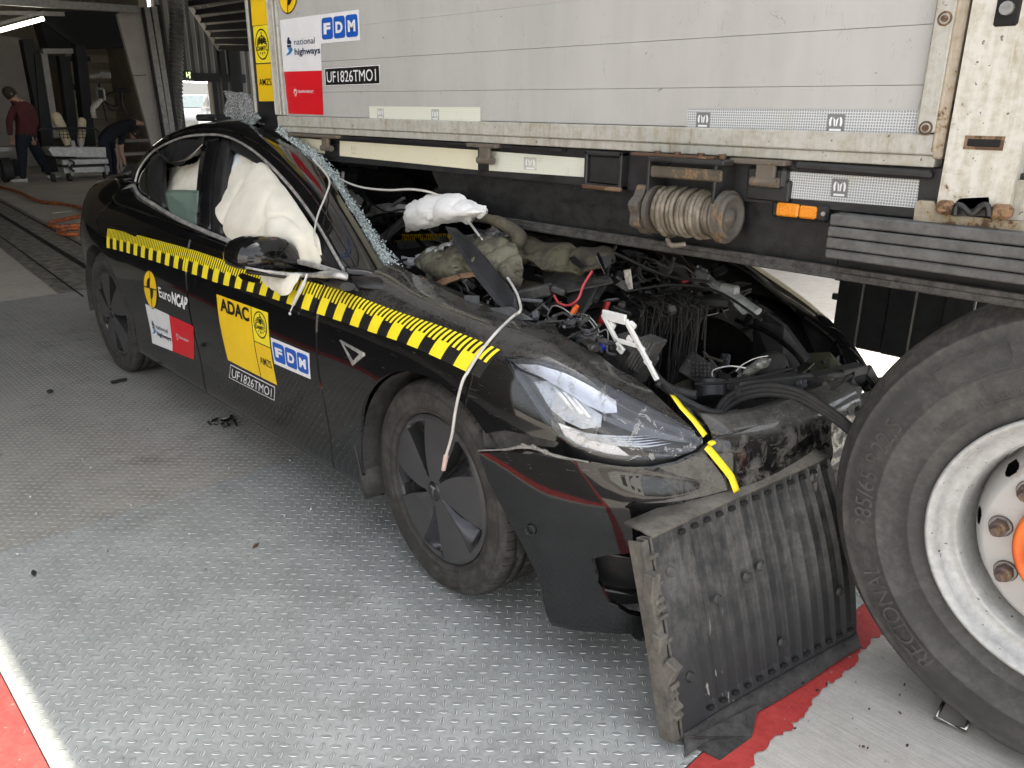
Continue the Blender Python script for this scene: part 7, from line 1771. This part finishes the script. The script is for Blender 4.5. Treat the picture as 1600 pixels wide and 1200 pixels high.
m = MB(); m.tube([U(480, 428, Y=-.945), U(474, 445, Y=-.955), U(462, 468, Y=-.965), U(454, 486, Y=-.965)], [.004, .007, .006, .0025], 8, smooth=6); m.box(U(453, 490, Y=-.965), (.008, .008, .010), bev=.002)
tagthing(m.build('white_strap', WHITEP, None), 'short white knotted strap hanging on the front door below the mirror', 'strap')
# debris on the plates
def shard(px, py, s, mat, label, grp, kind=0):
    p = U(px, py, Z=.006); m = MB(); a = rr.uniform(0, 3.14); k = rr.randint(4, 6)
    if kind == 0: m.prism([(math.cos(2*math.pi*i/k)*s*rr.uniform(.6, 1.2), math.sin(2*math.pi*i/k)*s*rr.uniform(.25, .6)) for i in range(k)], p, (math.cos(a), math.sin(a), .15), (-math.sin(a), math.cos(a), .1), .005)
    else: m.box(p+Vector((0, 0, .004)), (s*1.8, s*.4, s*.3), Matrix.Rotation(a, 3, 'Z'), bev=.002)
    return tagthing(m.build('plastic_shard', mat, None), label, 'shard', grp)
for k in range(26):
    x = rr.gauss(353, 11); y = rr.gauss(659, 5); shard(x, y, rr.uniform(.010, .026), rr.choice([BLKG, BLK, BLK, GREYM if k % 3 == 0 else BLK]), 'black plastic shard in the heap of bits on the plates by the car sill', 'shards heaped beside the car sill', k % 2)
shard(351, 656, .02, WHITEP, 'white shard in the middle of the black heap', None); shard(343, 662, .018, ALU, 'silvery shard at the left of the black heap', None)
shard(186, 596, .045, BLK, 'single black plastic piece lying near the rear wheel', None, 1)
shard(78, 612, .03, BLKD, 'thin grey black sliver on the worn plates far left', None)
shard(400, 853, .013, RUST, 'small brown crumb on the plates in the foreground', None)
shard(53, 896, .016, BLK, 'dark crumb lying on the plates at the lower left', None)
for k in range(34):
    x, y = rr.uniform(0, 560), rr.uniform(590, 900)
    if x > 300 and y < 720: continue
    shard(x, y, rr.uniform(.003, .006), rr.choice([WHITEP, GREYM, WHITEP]), 'tiny pale crumb scattered over the steel plates', 'pale crumbs on the steel plates')
for k in range(20):
    x, y = rr.uniform(1190, 1420), rr.uniform(1020, 1190); shard(x, y, rr.uniform(.002, .005), rr.choice([BLK, RUST, GREYM]), 'tiny dark crumb scattered on the concrete', 'dark crumbs on the concrete')
p0 = U(1462, 1122, Z=.01); p1 = U(1508, 1142, Z=.01)
m = MB(); d = (p1-p0); s = Vector((-d.y, d.x, 0)).normalized()*.10
m.tube([p0+s, p0, p1, p1+s], .006, 8, caps=True); m.add([p0+Vector((0, 0, -.004)), p1+Vector((0, 0, -.004)), p1+s+Vector((0, 0, -.004)), p0+s+Vector((0, 0, -.004))], [(0, 1, 2, 3)], 1)
tagthing(m.build('floor_frame', [CHROME, HGR], None), 'small chrome edged frame on the concrete behind the big tyre', 'frame')
# yellow ring piece under the lorry
yk = MB(); c = U(700, 280, Y=1.1); yk.lathe([(.55, .0), (.60, .0), (.60, .25), (.55, .25)], c+Vector((-.7, 0, -.35)), (0, 1, 0), 50, 0, True, R_(70), R_(170)); yk.cyl(U(671, 263, Y=1.05), U(671, 263, Y=1.0), .07, None, 24, mi=1); yk.cyl(U(668, 262, Y=1.0), U(668, 262, Y=.98), .04, None, 20)
yk.bar(U(675, 250, Y=1.1), U(680, 310, Y=1.1), .05, .30)
o = yk.build('yellow_bracket', [plain('yellow_machine_paint', (.55, .36, .01), .5), BLK], truck)
